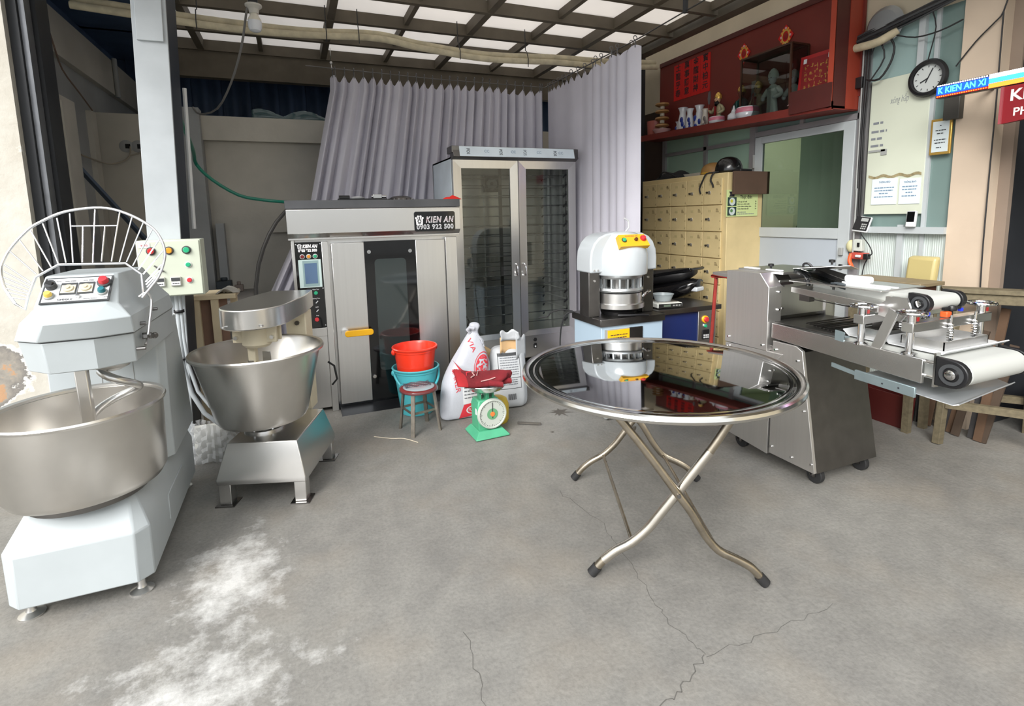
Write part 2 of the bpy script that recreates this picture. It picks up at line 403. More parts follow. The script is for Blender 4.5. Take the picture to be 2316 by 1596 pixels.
# ---- left: plastered pier in front, shutter track beside it, back room walls behind
MB().box(-9, -1.345, 3.75, 4.15, 0, 6.5).build('wall_left', peel_mat(), kind='structure', smooth=0)
tr = struct('trim_1', (-1.3, 3.9, 0))
MB().box(-1.345, -1.30, 3.80, 4.1, 0, 4.4).build('shutter_channel', darkst, tr)
MB().box(-1.298, -1.272, 3.82, 3.9, 0, 4.4).build('channel_lip', mat('worn_steel_lip', (128, 130, 134), 0.4, 0.6, var=0.2, scale=9), tr)
MB().box(-1.345, -1.255, 3.92, 4.1, 0, 4.4).build('shutter_channel', darkst, tr)
MB().box(-1.53, -1.40, 4.55, 4.85, 0, 2.34).box(-1.41, -1.385, 4.56, 4.6, 0, 2.30).build('wall_left_stub', plasterb, kind='structure', smooth=0)
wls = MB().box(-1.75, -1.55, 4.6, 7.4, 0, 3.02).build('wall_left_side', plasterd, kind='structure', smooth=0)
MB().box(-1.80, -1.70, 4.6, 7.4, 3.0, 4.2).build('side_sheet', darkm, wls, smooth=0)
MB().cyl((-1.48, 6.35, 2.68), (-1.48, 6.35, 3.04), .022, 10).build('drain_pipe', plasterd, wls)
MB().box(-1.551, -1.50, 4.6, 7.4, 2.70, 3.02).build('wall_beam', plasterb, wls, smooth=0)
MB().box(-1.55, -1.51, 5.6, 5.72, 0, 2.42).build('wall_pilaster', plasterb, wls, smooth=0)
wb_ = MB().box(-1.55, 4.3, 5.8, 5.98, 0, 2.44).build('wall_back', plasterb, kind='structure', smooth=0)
MB().box(-0.72, 2.3, 5.72, 5.80, 2.22, 2.44).build('wall_beam', plasterb, wb_, smooth=0)
MB().box(-0.93, -0.72, 5.62, 5.80, 0, 2.49).build('wall_pilaster', plasterd, wb_, smooth=0)
MB().box(-0.2, 1.2, 5.74, 5.81, 1.35, 1.41).build('wall_ledge', plasterb, wb_, smooth=0)
MB().box(-0.68, -0.61, 5.68, 5.80, 0.6, 1.45).build('wall_pipe_chase', plasterd, wb_, smooth=0)
# two broken sockets in the back wall
for x in (-1.335, -1.245):
    MB().lathe([(0.0,0.006),(0.05,0.004),(0.055,0)], (x, 5.798, 2.155), 18, Vector((0,-1,0)).to_track_quat('Z','Y').to_matrix()).build('socket_patch', plasterd, wb_)
    MB().box(x-0.006, x+0.032, 5.79, 5.797, 2.135, 2.175).build('socket_hole', mat('hole_black', (18,18,18), 0.9), wb_)
# corrugated dark sheet closing the gable far above the low wall
cs = struct('wall_back_gable', (0, 7.3, 0))
for k in range(20):
    x0 = -1.6 + k*0.31
    MB().grid(lambda u, v, x0=x0: (x0+0.305*u, 7.3+0.02*math.sin(u*4*math.pi)+0.004*math.sin(v*3+k), 2.2+1.3*v), 16, 1).build('corrugated_sheet', darkm, cs, solid=0.002)
MB().box(-1.75, 4.4, 7.34, 7.45, 0, 4.2).build('gable_backing', darkm, cs, smooth=0)
# ---- right: cream wall over the partition, plaster column, next bay
wr = MB().box(4.0, 4.3, 2.75, 7.4, 2.62, 4.2).box(4.0, 4.3, -0.5, 2.75, 2.73, 4.2).build('wall_right', beampl, kind='structure', smooth=0)
MB().box(4.0, 4.2, 5.05, 5.8, 0, 2.62).build('wall_right_end', mat('dark_brown_wall', (60, 44, 36), 0.9, var=0.2, scale=4), kind='structure', smooth=0)
MB().box(3.97, 4.10, 1.93, 2.14, 0, 2.73).build('trim_2', pinkpl, kind='structure', smooth=0)
MB().box(4.06, 4.10, 1.87, 1.93, 0, 2.73).build('trim_3', mat('brown_grey_plaster', (138, 122, 108), 0.9, var=0.1, scale=4), kind='structure', smooth=0)
d2 = struct('door_2', (4.74, 1.2, 0))
MB().box(4.72, 4.76, -0.6, 1.92, 0.05, 2.9).build('steel_leaf', mat('charcoal_door', (52, 54, 54), 0.55, var=0.1, scale=3), d2, smooth=0)
MB().box(4.10, 4.76, 1.925, 1.96, 0, 2.9).build('door_jamb', darkst, d2, smooth=0)
MB().box(4.78, 5.2, -9, 1.93, 0, 6.5).build('sky_block_wall', beampl, kind='structure', smooth=0)  # unseen wall, carried forward to block skylight from the right
# dark steel post and brace in the far right corner, painted plate behind the shrine
pc = struct('trim_4', (3.75, 5.22, 0))
MB().box(3.68, 3.82, 5.2, 5.32, 0, 3.2).build('corner_post', darkst, pc, smooth=0)
MB().bar((3.72, 5.26, 2.95), (3.35, 5.3, 2.2), 0.05, 0.05).build('brace', darkst, pc)

# ---- ceiling: boards over a grid of dark flat bars
ce = struct('ceiling', (1, 5, 3.15))
XS = [-1.0, -0.72, -0.18, 0.42, 1.07, 1.665, 2.325, 2.91, 3.5]
YS = [2.05, 2.65, 3.25, 3.84, 4.43, 5.02, 5.62, 6.22]
for i in range(len(XS)-1):
    for j in range(len(YS)-1):
        MB().box(XS[i], XS[i+1], YS[j], YS[j+1], 3.252+0.003*((i*7+j*3) % 4), 3.275).build('ceiling_panel', panelm, ce, smooth=0)
for y in YS:
    MB().box(-1.0, 3.66, y-0.025, y+0.025, 3.15, 3.25).build('ceiling_bar', barm, ce, smooth=0)
for i, x in enumerate(XS):
    h = 0.095 if i % 2 else 0.07; w = 0.03 if i % 2 else 0.02
    for y0, y1 in zip(YS, YS[1:]):
        MB().box(x-w, x+w, y0+.026, y1-.026, 3.25-h, 3.252).build('ceiling_batten', barm, ce, smooth=0)
MB().box(3.56, 3.68, 2.02, 6.3, 3.13, 3.31).build('edge_girder', barm, ce, smooth=0)
MB().box(-1.0, 3.66, 1.98, 2.05, 3.1, 3.33).build('edge_girder', barm, ce, smooth=0)
MB().box(-1.0, 3.66, 6.22, 6.32, 2.90, 3.27).build('edge_girder', barm, ce, smooth=0)
MB().box(-1.75, 4.3, 6.25, 7.6, 3.28, 3.30).box(-1.75, -0.98, 2.0, 6.3, 3.28, 3.30).build('roof_sheet', darkm, ce, smooth=0)
MB().box(2.75, 4.8, -3.0, 2.0, 3.30, 3.42).build('shade_slab', beampl, ce, smooth=0)  # unseen overhead slab, added to shade the floor on the right
MB().box(3.66, 4.0, 2.0, 7.4, 3.33, 3.36).build('ceiling_closer', panelm, ce, smooth=0)

# ---- partition: aluminium frames, green panes, the door, white board, counter sill
alu = mat('grey_aluminium', (150, 148, 150), 0.42, 0.35, var=0.08, scale=6)
aluw = mat('white_aluminium', (176, 182, 184), 0.45, var=0.05, scale=5)
panew = mat('white_corrugated_panel', (190, 200, 196), 0.6, var=0.06, scale=2)
frost = mat('green_frosted_pane', (150, 178, 160), 0.25, var=0.06, scale=1.2, coat=0.3)
frost2 = mat('grey_green_pane', (112, 132, 128), 0.22, var=0.1, scale=1.0, coat=0.3)
bluep = mat('blue_green_pane', (148, 172, 170), 0.25, var=0.08, scale=1.2, coat=0.3)
gls = glass('door_glass', (222, 228, 222), clear=0.88)
def mull(b, y0, y1, z0, z1, d=0.03): b.box(4.0-d, 4.0+0.03, y0, y1, z0, z1)
w1 = struct('window_1', (4, 4.4, 1.8))
b = MB(); mull(b, 5.02, 5.07, 0.1, 2.62); mull(b, 4.37, 4.41, 1.76, 2.62); mull(b, 3.74, 3.80, 0.1, 2.62, 0.04)
mull(b, 3.8, 5.02, 2.08, 2.115); mull(b, 3.8, 5.02, 1.76, 1.80); mull(b, 3.8, 5.02, 2.58, 2.62)
b.build('window_frame', alu, w1, smooth=0)
for y0, y1 in ((3.8, 4.37), (4.41, 5.02)):
    for z0, z1 in ((1.80, 2.08), (2.115, 2.58)):
        MB().box(3.995, 4.003, y0, y1, z0, z1).build('pane', frost, w1, smooth=0)
MB().box(3.99, 4.01, 3.8, 5.02, 0.1, 1.76).build('lower_panel', panew, w1, smooth=0)
w2 = struct('window_2', (4, 3.2, 2.3))
b = MB(); mull(b, 2.78, 3.74, 2.115, 2.16); mull(b, 3.25, 3.285, 2.16, 2.62); mull(b, 2.72, 2.79, 0.0, 2.73); mull(b, 2.79, 3.74, 2.58, 2.62)
b.build('window_frame', alu, w2, smooth=0)
for y0, y1 in ((2.79, 3.25), (3.285, 3.74)):
    MB().box(3.995, 4.003, y0, y1, 2.16, 2.58).build('pane', frost2, w2, smooth=0)
d1 = struct('door_1', (4, 3.26, 0))
MB().box(3.96, 4.0, 3.66, 3.735, 0.02, 2.11).box(3.96, 4.0, 2.795, 2.885, 0.02, 2.11).box(3.96, 4.0, 2.885, 3.66, 2.05, 2.11).box(3.962, 3.998, 2.885, 3.66, 1.215, 1.30).box(3.96, 4.0, 2.885, 3.66, 0.02, 0.1).build('door_frame', aluw, d1, bev=0.003)
MB().box(3.975, 3.985, 2.885, 3.66, 0.1, 1.215).build('lower_panel', mat('white_door_panel', (170, 178, 186), 0.5, var=0.05, scale=2), d1, smooth=0)
MB().box(3.978, 3.982, 2.885, 3.66, 1.30, 2.05).build('pane', gls, d1, smooth=0)
MB().box(3.94, 3.96, 2.83, 2.86, 1.09, 1.15).build('lock', greyp, d1, bev=0.003)
MB().box(3.945, 3.96, 2.83, 2.856, 0.98, 1.02).build('latch', black, d1, bev=0.003)
for z in (1.2, 1.9, 0.3):
    MB().box(3.945, 3.962, 3.728, 3.745, z-0.06, z+0.06).build('hinge', greyp, d1, bev=0.003)
w3 = struct('window_3', (4, 2.45, 1.8))
b = MB(); mull(b, 2.28, 2.305, 0.1, 2.73, 0.02); mull(b, 2.41, 2.45, 0.1, 1.33, 0.03); mull(b, 2.14, 2.70, 1.27, 1.315, 0.06); mull(b, 2.36, 2.40, 2.36, 2.73, 0.035)
b.build('window_frame', aluw, w3, smooth=0)
MB().box(3.998, 4.006, 2.305, 2.72, 2.36, 2.73).build('pane', bluep, w3, smooth=0)
MB().box(3.998, 4.006, 2.14, 2.28, 1.315, 2.73).build('pane', frost2, w3, smooth=0)
MB().box(3.999, 4.006, 2.305, 2.72, 1.315, 1.41).build('pane', frost2, w3, smooth=0)
MB().grid(lambda u, v: (3.996-0.002*(int(u*88) % 2), 2.14+0.58*u, 0.02+1.25*v), 88, 1).build('corrugated_panel', panew, w3, smooth=0, solid=0.004)
# the small office seen through the door glass
office = mat('pale_green_office', (200, 204, 180), 0.8, var=0.05, scale=1.5)
of = struct('wall_office', (5.5, 3.2, 0))
MB().box(6.6, 6.7, 1.0, 5.2, 0, 2.9).build('office_wall', office, of, smooth=0)
MB().box(4.1, 6.6, 5.1, 5.2, 0, 2.9).build('office_wall', office, of, smooth=0)
MB().box(4.1, 6.6, 1.0, 1.1, 0, 2.9).build('office_wall', office, of, smooth=0)
MB().box(4.03, 6.7, 1.0, 5.2, 2.9, 2.98).build('office_ceiling', office, of, smooth=0)
MB().box(4.55, 4.6, 2.3, 3.74, 0, 2.9).build('office_screen', mat('office_screen_pane',(214,226,216),0.35,var=0.05,scale=1), of, smooth=0)
MB().box(6.5, 6.6, 3.5, 3.56, 0.6, 2.2).box(6.5, 6.6, 4.3, 4.36, 0, 2.2).box(6.5, 6.6, 3.5, 5.0, 2.14, 2.2).build('office_door_frame', aluw, of, smooth=0)
ol = bpy.data.lights.new('office_tube', 'AREA'); ol.shape = 'RECTANGLE'; ol.size = 1.2; ol.size_y = 0.12; ol.energy = 26; ol.color = (0.97, 1.0, 0.92)
olo = bpy.data.objects.new('office_tube', ol); COL.objects.link(olo); olo.location = (5.5, 3.9, 2.86)
MB().box(6.0, 6.5, 4.4, 4.95, 0, 1.25).build('office_cabinet', frost2, of, bev=0.01)
MB().box(6.55, 6.6, 3.75, 4.15, 1.35, 2.0).build('office_board', darkst, of)
MB().box(6.54, 6.56, 3.78, 4.12, 1.38, 1.97).build('office_board_face', office, of)
MB().box(5.95, 6.0, 4.6, 4.9, .9, 1.55).build('office_chair_back', mat('office_grey',(110,124,120),0.6), of, bev=0.02)
# ============================================================ LEFT: post, control box, spiral mixer
ps = struct('trim_5', (-0.71, 3.8, 0))
def lean(x, z): return x + (z-1.2)*.035          # the post leans a little to the right
def lbox(x0, x1, y0, y1, z0, z1): return MB().loft([rect4(x0,x1,y0,y1,z0), rect4(x0,x1,y0,y1,z1)])
def rect4(x0, x1, y0, y1, z): return [(lean(x0,z),y0,z),(lean(x1,z),y0,z),(lean(x1,z),y1,z),(lean(x0,z),y1,z)]
lbox(-0.795, -0.628, 3.64, 3.66, 0, 4.4).build('front_flange', greypaint, ps, bev=0.002)
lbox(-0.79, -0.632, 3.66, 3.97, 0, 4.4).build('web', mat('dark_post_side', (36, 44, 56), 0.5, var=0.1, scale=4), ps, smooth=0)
lbox(-0.775, -0.645, 3.625, 3.64, 2.47, 4.0).build('cover_plate', greypaint, ps, bev=0.003)
MB().tube([(-0.60,3.985,1.42),(-0.59,3.985,1.8),(-0.575,3.985,2.3)], 0.012, 8).build('conduit', whitep, ps)

# ---- electrical box screwed to the post
cb = thing('control_box', 'pale grey-green electric control box with coloured lamps, screwed to the steel post', 'control box', (-0.66, 3.57, 1.04))
MB().box(-0.815, -0.503, 3.49, 3.64, 1.045, 1.365).build('enclosure', boxgrey, cb, bev=0.004)
MB().box(-0.81, -0.508, 3.478, 3.49, 1.05, 1.36).build('door', boxgrey, cb, bev=0.004)
for x, m in ((-0.743, red2), (-0.657, ambp), (-0.572, grnp)):
    push_button('lamp', m, (x, 3.478, 1.306), (0,-1,0), 0.017, 0.018, cb, dgrey)
push_button('push_button', grnp, (-0.571, 3.478, 1.222), (0,-1,0), 0.013, 0.012, cb, whitep)
push_button('push_button', redp, (-0.572, 3.478, 1.134), (0,-1,0), 0.013, 0.012, cb, whitep)
for x in (-0.716, -0.638):
    m_ = MB().box(x-0.026, x+0.026, 3.466, 3.478, 1.105, 1.157).build('timer', mat('timer_grey', (186, 188, 180), 0.5), cb, bev=0.003)
    MB().box(x-0.021, x+0.021, 3.463, 3.466, 1.134, 1.152).build('display', dgrey, m_)
    MB().box(x-0.021, x+0.021, 3.464, 3.466, 1.110, 1.130).build('keys', paper, m_)
    lines('timer_print', inkm, (x, 3.4635, 1.12), FRONT, [(-0.016, 0.016, 0)], m_, 0.004)
MB().box(-0.80, -0.745, 3.476, 3.478, 1.325, 1.35).build('sticker', paper, cb)
text('sticker_print', 'KATO', redink, (-0.772, 3.4755, 1.338), FRONT, 0.014, cb, 0.03)
MB().bar((-0.735,3.475,1.225), (-0.70,3.47,1.195), 0.01, 0.006).bar((-0.722,3.47,1.213),(-0.692,3.47,1.19),0.014,0.008).build('turn_key', steeld, cb)
cd = thing('conduit_run', 'grey flexible conduits strapped together below the electric control box', 'cable', (-0.66, 3.58, 0.3))
MB().tube([(-0.662,3.57,1.046),(-0.664,3.575,0.96),(-0.669,3.58,0.77),(-0.668,3.58,0.60),(-0.637,3.57,0.44),(-0.57,3.5,0.33),(-0.47,3.44,0.25)], 0.013, 10).build('conduit', greypaint, cd)
MB().tube([(-0.648,3.57,1.046),(-0.648,3.575,0.95),(-0.65,3.58,0.78),(-0.643,3.585,0.62),(-0.605,3.57,0.45),(-0.54,3.52,0.36),(-0.45,3.45,0.29)], 0.010, 10).build('conduit', greypaint, cd)
MB().tube([(-0.664,3.57,0.955),(-0.69,3.58,0.915),(-0.737,3.58,0.895),(-0.80,3.55,0.89)], 0.010, 10).build('conduit', whitep, cd)
for p in ((-0.658, 3.575, 0.945), (-0.656, 3.582, 0.66)):
    MB().lathe([(0.026,-0.008),(0.026,0.008)], p, 14).build('strap', black, cd, solid=0.003)

# ---- spiral dough mixer
sm = thing('spiral_mixer', 'large white spiral dough mixer with tilted wire guard and steel bowl at far left', 'dough mixer', (-0.84, 2.8, 0))
def octa(x0, x1, y0, y1, c, z): return [(x0+c,y0,z),(x1-c,y0,z),(x1,y0+c,z),(x1,y1-c,z),(x1-c,y1,z),(x0+c,y1,z),(x0,y1-c,z),(x0,y0+c,z)]
MB().loft([octa(-1.07,-0.61,2.31,3.34,0.045,0.07), octa(-1.07,-0.61,2.31,3.34,0.045,0.275), octa(-1.01,-0.665,2.41,3.34,0.02,0.392)]).build('base', white, sm, bev=0.006, smooth=30)
# column rising behind the bowl
MB().loft([[(-1.03,2.81,0.36),(-0.628,2.81,0.36),(-0.60,2.84,0.36),(-0.60,3.32,0.36),(-1.03,3.32,0.36)],
           [(-1.03,2.81,0.62),(-0.628,2.81,0.62),(-0.60,2.84,0.62),(-0.60,3.26,0.62),(-1.03,3.26,0.62)],
           [(-1.03,2.81,1.0),(-0.62,2.81,1.0),(-0.59,2.84,1.0),(-0.59,3.1,1.0),(-1.03,3.1,1.0)]]).build('column', white, sm, bev=0.005, smooth=30)
MB().box(-0.612, -0.606, 2.66, 2.98, 0.13, 0.25).build('access_panel', white, sm, bev=0.003)
MB().box(-0.60, -0.596, 2.98, 3.06, 0.88, 1.0).build('vent_plate', dgrey, sm)
for x in (-0.84, -0.72): MB().box(x, x+0.002, 2.8085, 2.81, 0.72, 0.94).build('panel_seam', greyp, sm)
for x, y in ((-1.02,2.385),(-0.665,2.37),(-0.67,3.27),(-1.02,3.27)):
    MB().lathe([(0,0),(0.042,0),(0.042,0.006),(0.018,0.018),(0.014,0.03),(0.014,0.072),(0,0.072)], (x,y,0), 18).build('foot', steel, sm)
# head
def head6(p, z): return [(x, y, z) for x, y in p]
pb = [(-0.925,2.95),(-0.925,2.386),(-0.832,2.293),(-0.693,2.298),(-0.59,2.37),(-0.575,2.95)]
pm = [(-0.93,2.95),(-0.93,2.35),(-0.838,2.272),(-0.690,2.278),(-0.583,2.33),(-0.57,2.95)]
pm2 = [(x+(0.008 if x > -.75 else -0.008), y-0.008) for x, y in pm]
pt = [(-0.905,2.95),(-0.905,2.314),(-0.817,2.242),(-0.678,2.250),(-0.575,2.292),(-0.572,2.93)]
pp = [(-0.89,2.93),(-0.885,2.41),(-0.868,2.335),(-0.655,2.335),(-0.625,2.36),(-0.585,2.85)]
pq = [(-0.875,2.80),(-0.872,2.50),(-0.862,2.452),(-0.652,2.452),(-0.642,2.47),(-0.625,2.75)]
MB().loft([head6(pb,0.935), head6(pm,1.052)]).build('lower_head', white, sm, bev=0.004, smooth=25)
MB().loft([head6(pm2,1.056), head6(pt,1.122), head6(pp,1.166), head6(pq,1.27)]).build('head', white, sm, bev=0.004, smooth=25)
MB().loft([head6(pm,1.0515), head6(pm,1.0565)]).build('head_gasket', dgrey, sm)
# control panel on the sloping face
cx, cy, cz = -0.751, 2.3905, 1.2195
yv = Vector((0,0.117,0.104)).normalized(); A = ((1,0,0), tuple(yv)); nz = Vector((1,0,0)).cross(yv)
T = frame((cx,cy,cz), *A); P = lambda x, y, z=0.0: T @ Vector((x,y,z))
cp = MB().box(-0.103,0.103,-0.062,0.062,0.0,0.004,T).build('control_panel', dgrey, sm)
MB().box(-0.097,0.097,-0.056,0.056,0.004,0.0055,T).build('panel_face', paper, cp)
qn = nz.to_track_quat('Z','Y').to_matrix()
k = MB().lathe([(0,0),(0.017,0),(0.017,0.022),(0.0,0.022)], P(-0.078,0.016,0.005), 18, qn).build('selector_switch', dgrey, sm)
MB().bar(P(-0.088,0.022,0.03), P(-0.068,0.010,0.03), 0.008, 0.012).build('switch_bar', black, k)
for x in (-0.026, 0.026):
    k = MB().box(x-0.024,x+0.024,-0.026,0.03,0.005,0.009,T).build('timer', dgrey, sm)
    MB().box(x-0.021,x+0.021,-0.02,0.018,0.009,0.0105,T).build('timer_face', mat('timer_cream',(216,208,184),0.5), k)
    MB().lathe([(0,0.002),(0.016,0.002),(0.016,0.007),(0.006,0.008),(0.006,0.012),(0,0.012)], P(x,0,0.009), 18, qn).build('timer_dial', mat('dial_beige',(196,186,160),0.4), k)
push_button('emergency_stop', redp, P(0.079,0.022,0.005), nz, 0.0165, 0.028, sm, dgrey)
push_button('push_button', yelp, P(-0.078,-0.03,0.005), nz, 0.012, 0.024, sm, greyp)
push_button('push_button', mat('teal_button',(40,110,120),0.3), P(0.079,-0.024,0.005), nz, 0.012, 0.024, sm, greyp)
MB().lathe([(0,0),(0.009,0),(0.009,0.01),(0,0.012)], P(0.006,-0.04,0.005), 12, qn).build('key_switch', steel, sm)
text('lettering', 'SIMMAX', inkm, P(-0.03,-0.049,0.0058), A, 0.013, cp, 0.045)
text('lettering', 'MADE IN TAIWAN', inkm, P(0.045,-0.05,0.0058), A, 0.005, cp, 0.04)
text('lettering', 'HAND  %  AUTO', inkm, P(-0.074,0.042,0.0058), A, 0.006, cp, 0.04)
text('lettering', 'HIGH SPEED', inkm, P(-0.026,0.041,0.0058), A, 0.006, cp, 0.033)
text('lettering', 'LOW SPEED', inkm, P(0.028,0.041,0.0058), A, 0.006, cp, 0.033)
text('lettering', 'START', inkm, P(0.08,-0.002,0.0058), A, 0.006, cp, 0.02)
text('lettering', 'LOW', inkm, P(0.09,-0.048,0.0058), A, 0.006, cp, 0.014)
# rating plate on the right flank of the head
MB().poly([(-0.632,2.56,1.19),(-0.624,2.66,1.195),(-0.637,2.66,1.255),(-0.644,2.56,1.25)]).build('rating_plate', mat('plate_grey',(120,128,130),0.4,0.5), sm, solid=0.004)
# bowl and its turntable
BC = (-0.835, 2.515)
MB().lathe([(0,0.39),(0.20,0.39),(0.20,0.415),(0,0.415)], (*BC,0), 40).build('turntable', steeld, sm)
MB().lathe([(0,0.418),(0.20,0.418),(0.252,0.432),(0.268,0.46),(0.277,0.74),(0.279,0.752),(0.286,0.758),(0.289,0.75),(0.286,0.741),(0.279,0.742),(0.274,0.74),(0.264,0.462),(0.25,0.438),(0.2,0.425),(0,0.424)], (*BC,0), 72).build('bowl', bowlst, sm, fix=False)
# dough breaker bar, hub, spiral
MB().lathe([(0,0.935),(0.05,0.935),(0.05,0.918),(0.035,0.915)], (-0.80,2.47,0), 24).build('breaker_flange', greypaint, sm)
MB().bar((-0.80,2.47,0.925), (-0.79,2.47,0.47), 0.042, 0.03, (0,1,0)).build('breaker_bar', bowlst, sm, bev=0.005)
MB().lathe([(0,0.94),(0.065,0.94),(0.07,0.91),(0.06,0.88),(0.03,0.865),(0,0.865)], (-0.73,2.58,0), 28).build('spiral_hub', steel, sm)
pts = []; rad = []
for i in range(49):
    t = i/48; a = -2.2 + t*2*math.pi*1.75; rr_ = 0.05 + 0.045*min(1, t*3)
    pts.append((-0.73+rr_*math.cos(a), 2.58+rr_*math.sin(a), 0.875-0.42*t)); rad.append(0.017-0.004*t)
MB().tube(pts, rad, 10).build('spiral', steel, sm)
OUT= [(-0.969,2.474,1.174),(-0.995,2.486,1.225),(-1.006,2.498,1.274),(-1.007,2.507,1.308),(-0.998,2.515,1.338),(-0.981,2.523,1.372),(-0.953,2.533,1.412),(-0.919,2.542,1.450),(-0.882,2.549,1.475),(-0.838,2.555,1.499),(-0.794,2.558,1.513),(-0.719,2.561,1.523),(-0.658,2.559,1.516),(-0.596,2.552,1.489),(-0.550,2.544,1.458),(-0.519,2.537,1.427),(-0.498,2.526,1.384),(-0.490,2.515,1.339),(-0.497,2.503,1.294),(-0.517,2.491,1.243),(-0.545,2.481,1.204),(-0.575,2.471,1.166)]
INN= [(-0.969,2.474,1.174),(-0.940,2.468,1.151),(-0.930,2.480,1.200),(-0.906,2.497,1.267),(-0.837,2.507,1.309),(-0.625,2.506,1.303),(-0.574,2.494,1.257),(-0.571,2.476,1.184),(-0.575,2.471,1.166)]
BARS= [(-0.997,2.509,1.318),(-0.922,2.492,1.249),(-0.999,2.503,1.294),(-0.924,2.490,1.239),(-1.000,2.498,1.273),(-0.927,2.487,1.229),(-0.996,2.493,1.251),(-0.930,2.484,1.217),(-0.992,2.488,1.232),(-0.931,2.482,1.207),(-0.989,2.485,1.218),(-0.933,2.479,1.197),(-0.977,2.479,1.197),(-0.935,2.477,1.187),(-0.980,2.521,1.365),(-0.905,2.499,1.278),(-0.952,2.532,1.407),(-0.885,2.502,1.289),(-0.918,2.540,1.441),(-0.859,2.505,1.301),(-0.880,2.546,1.465),(-0.837,2.508,1.312),(-0.837,2.551,1.485),(-0.814,2.509,1.315),(-0.797,2.556,1.502),(-0.792,2.508,1.314),(-0.716,2.559,1.515),(-0.730,2.508,1.312),(-0.636,2.556,1.503),(-0.670,2.508,1.312),(-0.596,2.551,1.483),(-0.644,2.507,1.309),(-0.559,2.545,1.460),(-0.621,2.507,1.308),(-0.530,2.538,1.431),(-0.601,2.503,1.292),(-0.506,2.528,1.392),(-0.583,2.499,1.276),(-0.497,2.516,1.345),(-0.568,2.494,1.257),(-0.504,2.503,1.291),(-0.561,2.487,1.227),(-0.510,2.497,1.268),(-0.560,2.484,1.216),(-0.524,2.491,1.243),(-0.557,2.481,1.205),(-0.757,2.543,1.452),(-0.763,2.508,1.314),(-0.686,2.543,1.450),(-0.702,2.509,1.314),(-0.792,2.543,1.453),(-0.645,2.543,1.451)]
gm = mat('guard_steel', (225, 226, 230), 0.22, 0.85)
def smooth_path(P, k=3):
    P = [Vector(p) for p in P]; out = []
    for i in range(len(P)-1):
        a, b_, c, d = P[max(0,i-1)], P[i], P[i+1], P[min(len(P)-1,i+2)]
        for j in range(k):
            t = j/k; out.append(0.5*((2*b_)+(c-a)*t+(2*a-5*b_+4*c-d)*t*t+(3*b_-a-3*c+d)*t**3))
    out.append(P[-1]); return out
gd = MB().tube(smooth_path(OUT), 0.0052, 8).tube(INN, 0.0045, 8).build('guard', gm, sm)
for a, b_ in zip(BARS[::2], BARS[1::2]): MB().tube([a, b_], 0.0026, 6).build('guard_bar', gm, gd)
MB().tube(smooth_path([(-0.585,2.474,1.17),(-0.56,2.478,1.185),(-0.55,2.49,1.15),(-0.552,2.445,1.084),(-0.555,2.406,1.029),(-0.556,2.365,0.996)]), 0.0055, 8).build('guard_lever', steel, sm)
MB().bar((-0.556,2.37,1.028),(-0.556,2.50,1.005),0.012,0.012).ball((-0.556,2.51,1.004),0.013).cyl((-0.575,2.415,1.022),(-0.545,2.415,1.022),0.013).build('lever_clamp', steeld, sm)
for y, z in ((2.40,1.075),(2.36,0.985),(2.6,1.10)):
    MB().cyl((-0.585,y,z),(-0.556,y,z),0.007,8).build('bolt', steeld, sm)
# plate of the shop wall: plastic wrapped bundle on the floor behind the mixers
# ============================================================ tilted bowl mixer on trapezoid base (local frame, turned 19 degrees)
pmx = thing('cream_mixer', 'stainless batter mixer with conical bowl and flat round-nosed head on legged base', 'dough mixer', (-0.163, 3.12, 0), R(-19))
L_ = dict(parent=pmx, local=True)
def rect(x0, x1, y0, y1, z): return [(x0,y0,z),(x1,y0,z),(x1,y1,z),(x0,y1,z)]
MB().loft([rect(-.225,.225,-.262,.29,.115), rect(-.225,.225,-.262,.29,.145), rect(-.178,.178,-.215,.25,.322)]).build('base', steelh, bev=0.004, smooth=25, **L_)
for x, y in ((-.19,-.225),(.19,-.225),(.19,.255),(-.19,.255)):
    g = MB().box(x-.03,x+.03,y-.03,y+.03,0.006,.12).build('leg', steel, bev=0.003, **L_)
    MB().box(x-.048,x+.048,y-.048,y+.048,0,.006).build('foot_plate', steeld, parent=g, local=True)
bx, by = -.064, -.012
MB().lathe([(0,.322),(.105,.322),(.105,.333),(.09,.338),(.055,.345),(.055,.38),(0,.38)], (bx,by,0), 32).build('pedestal', steel, **L_)
for k in range(6):
    a = k*math.pi/3+.3; MB().cyl((bx+.09*math.cos(a),by+.09*math.sin(a),.333),(bx+.09*math.cos(a),by+.09*math.sin(a),.342),.009,8).build('flange_bolt', chrome, **L_)
MB().lathe([(0,.378),(.20,.378),(.222,.387),(.234,.408),(.318,.755),(.330,.762),(.337,.757),(.339,.768),(.334,.776),(.322,.772),(.314,.758),(.226,.412),(.21,.394),(0,.388)], (bx,by,0), 72).build('bowl', bowlst, fix=False, **L_)
# lid-like agitator knob standing in the bowl
MB().lathe([(0.001,.64),(.045,.645),(.047,.655),(.02,.662),(.018,.69),(.0,.70)], (bx-.03,by-.02,.02), 20).build('bowl_knob', chrome, **L_)
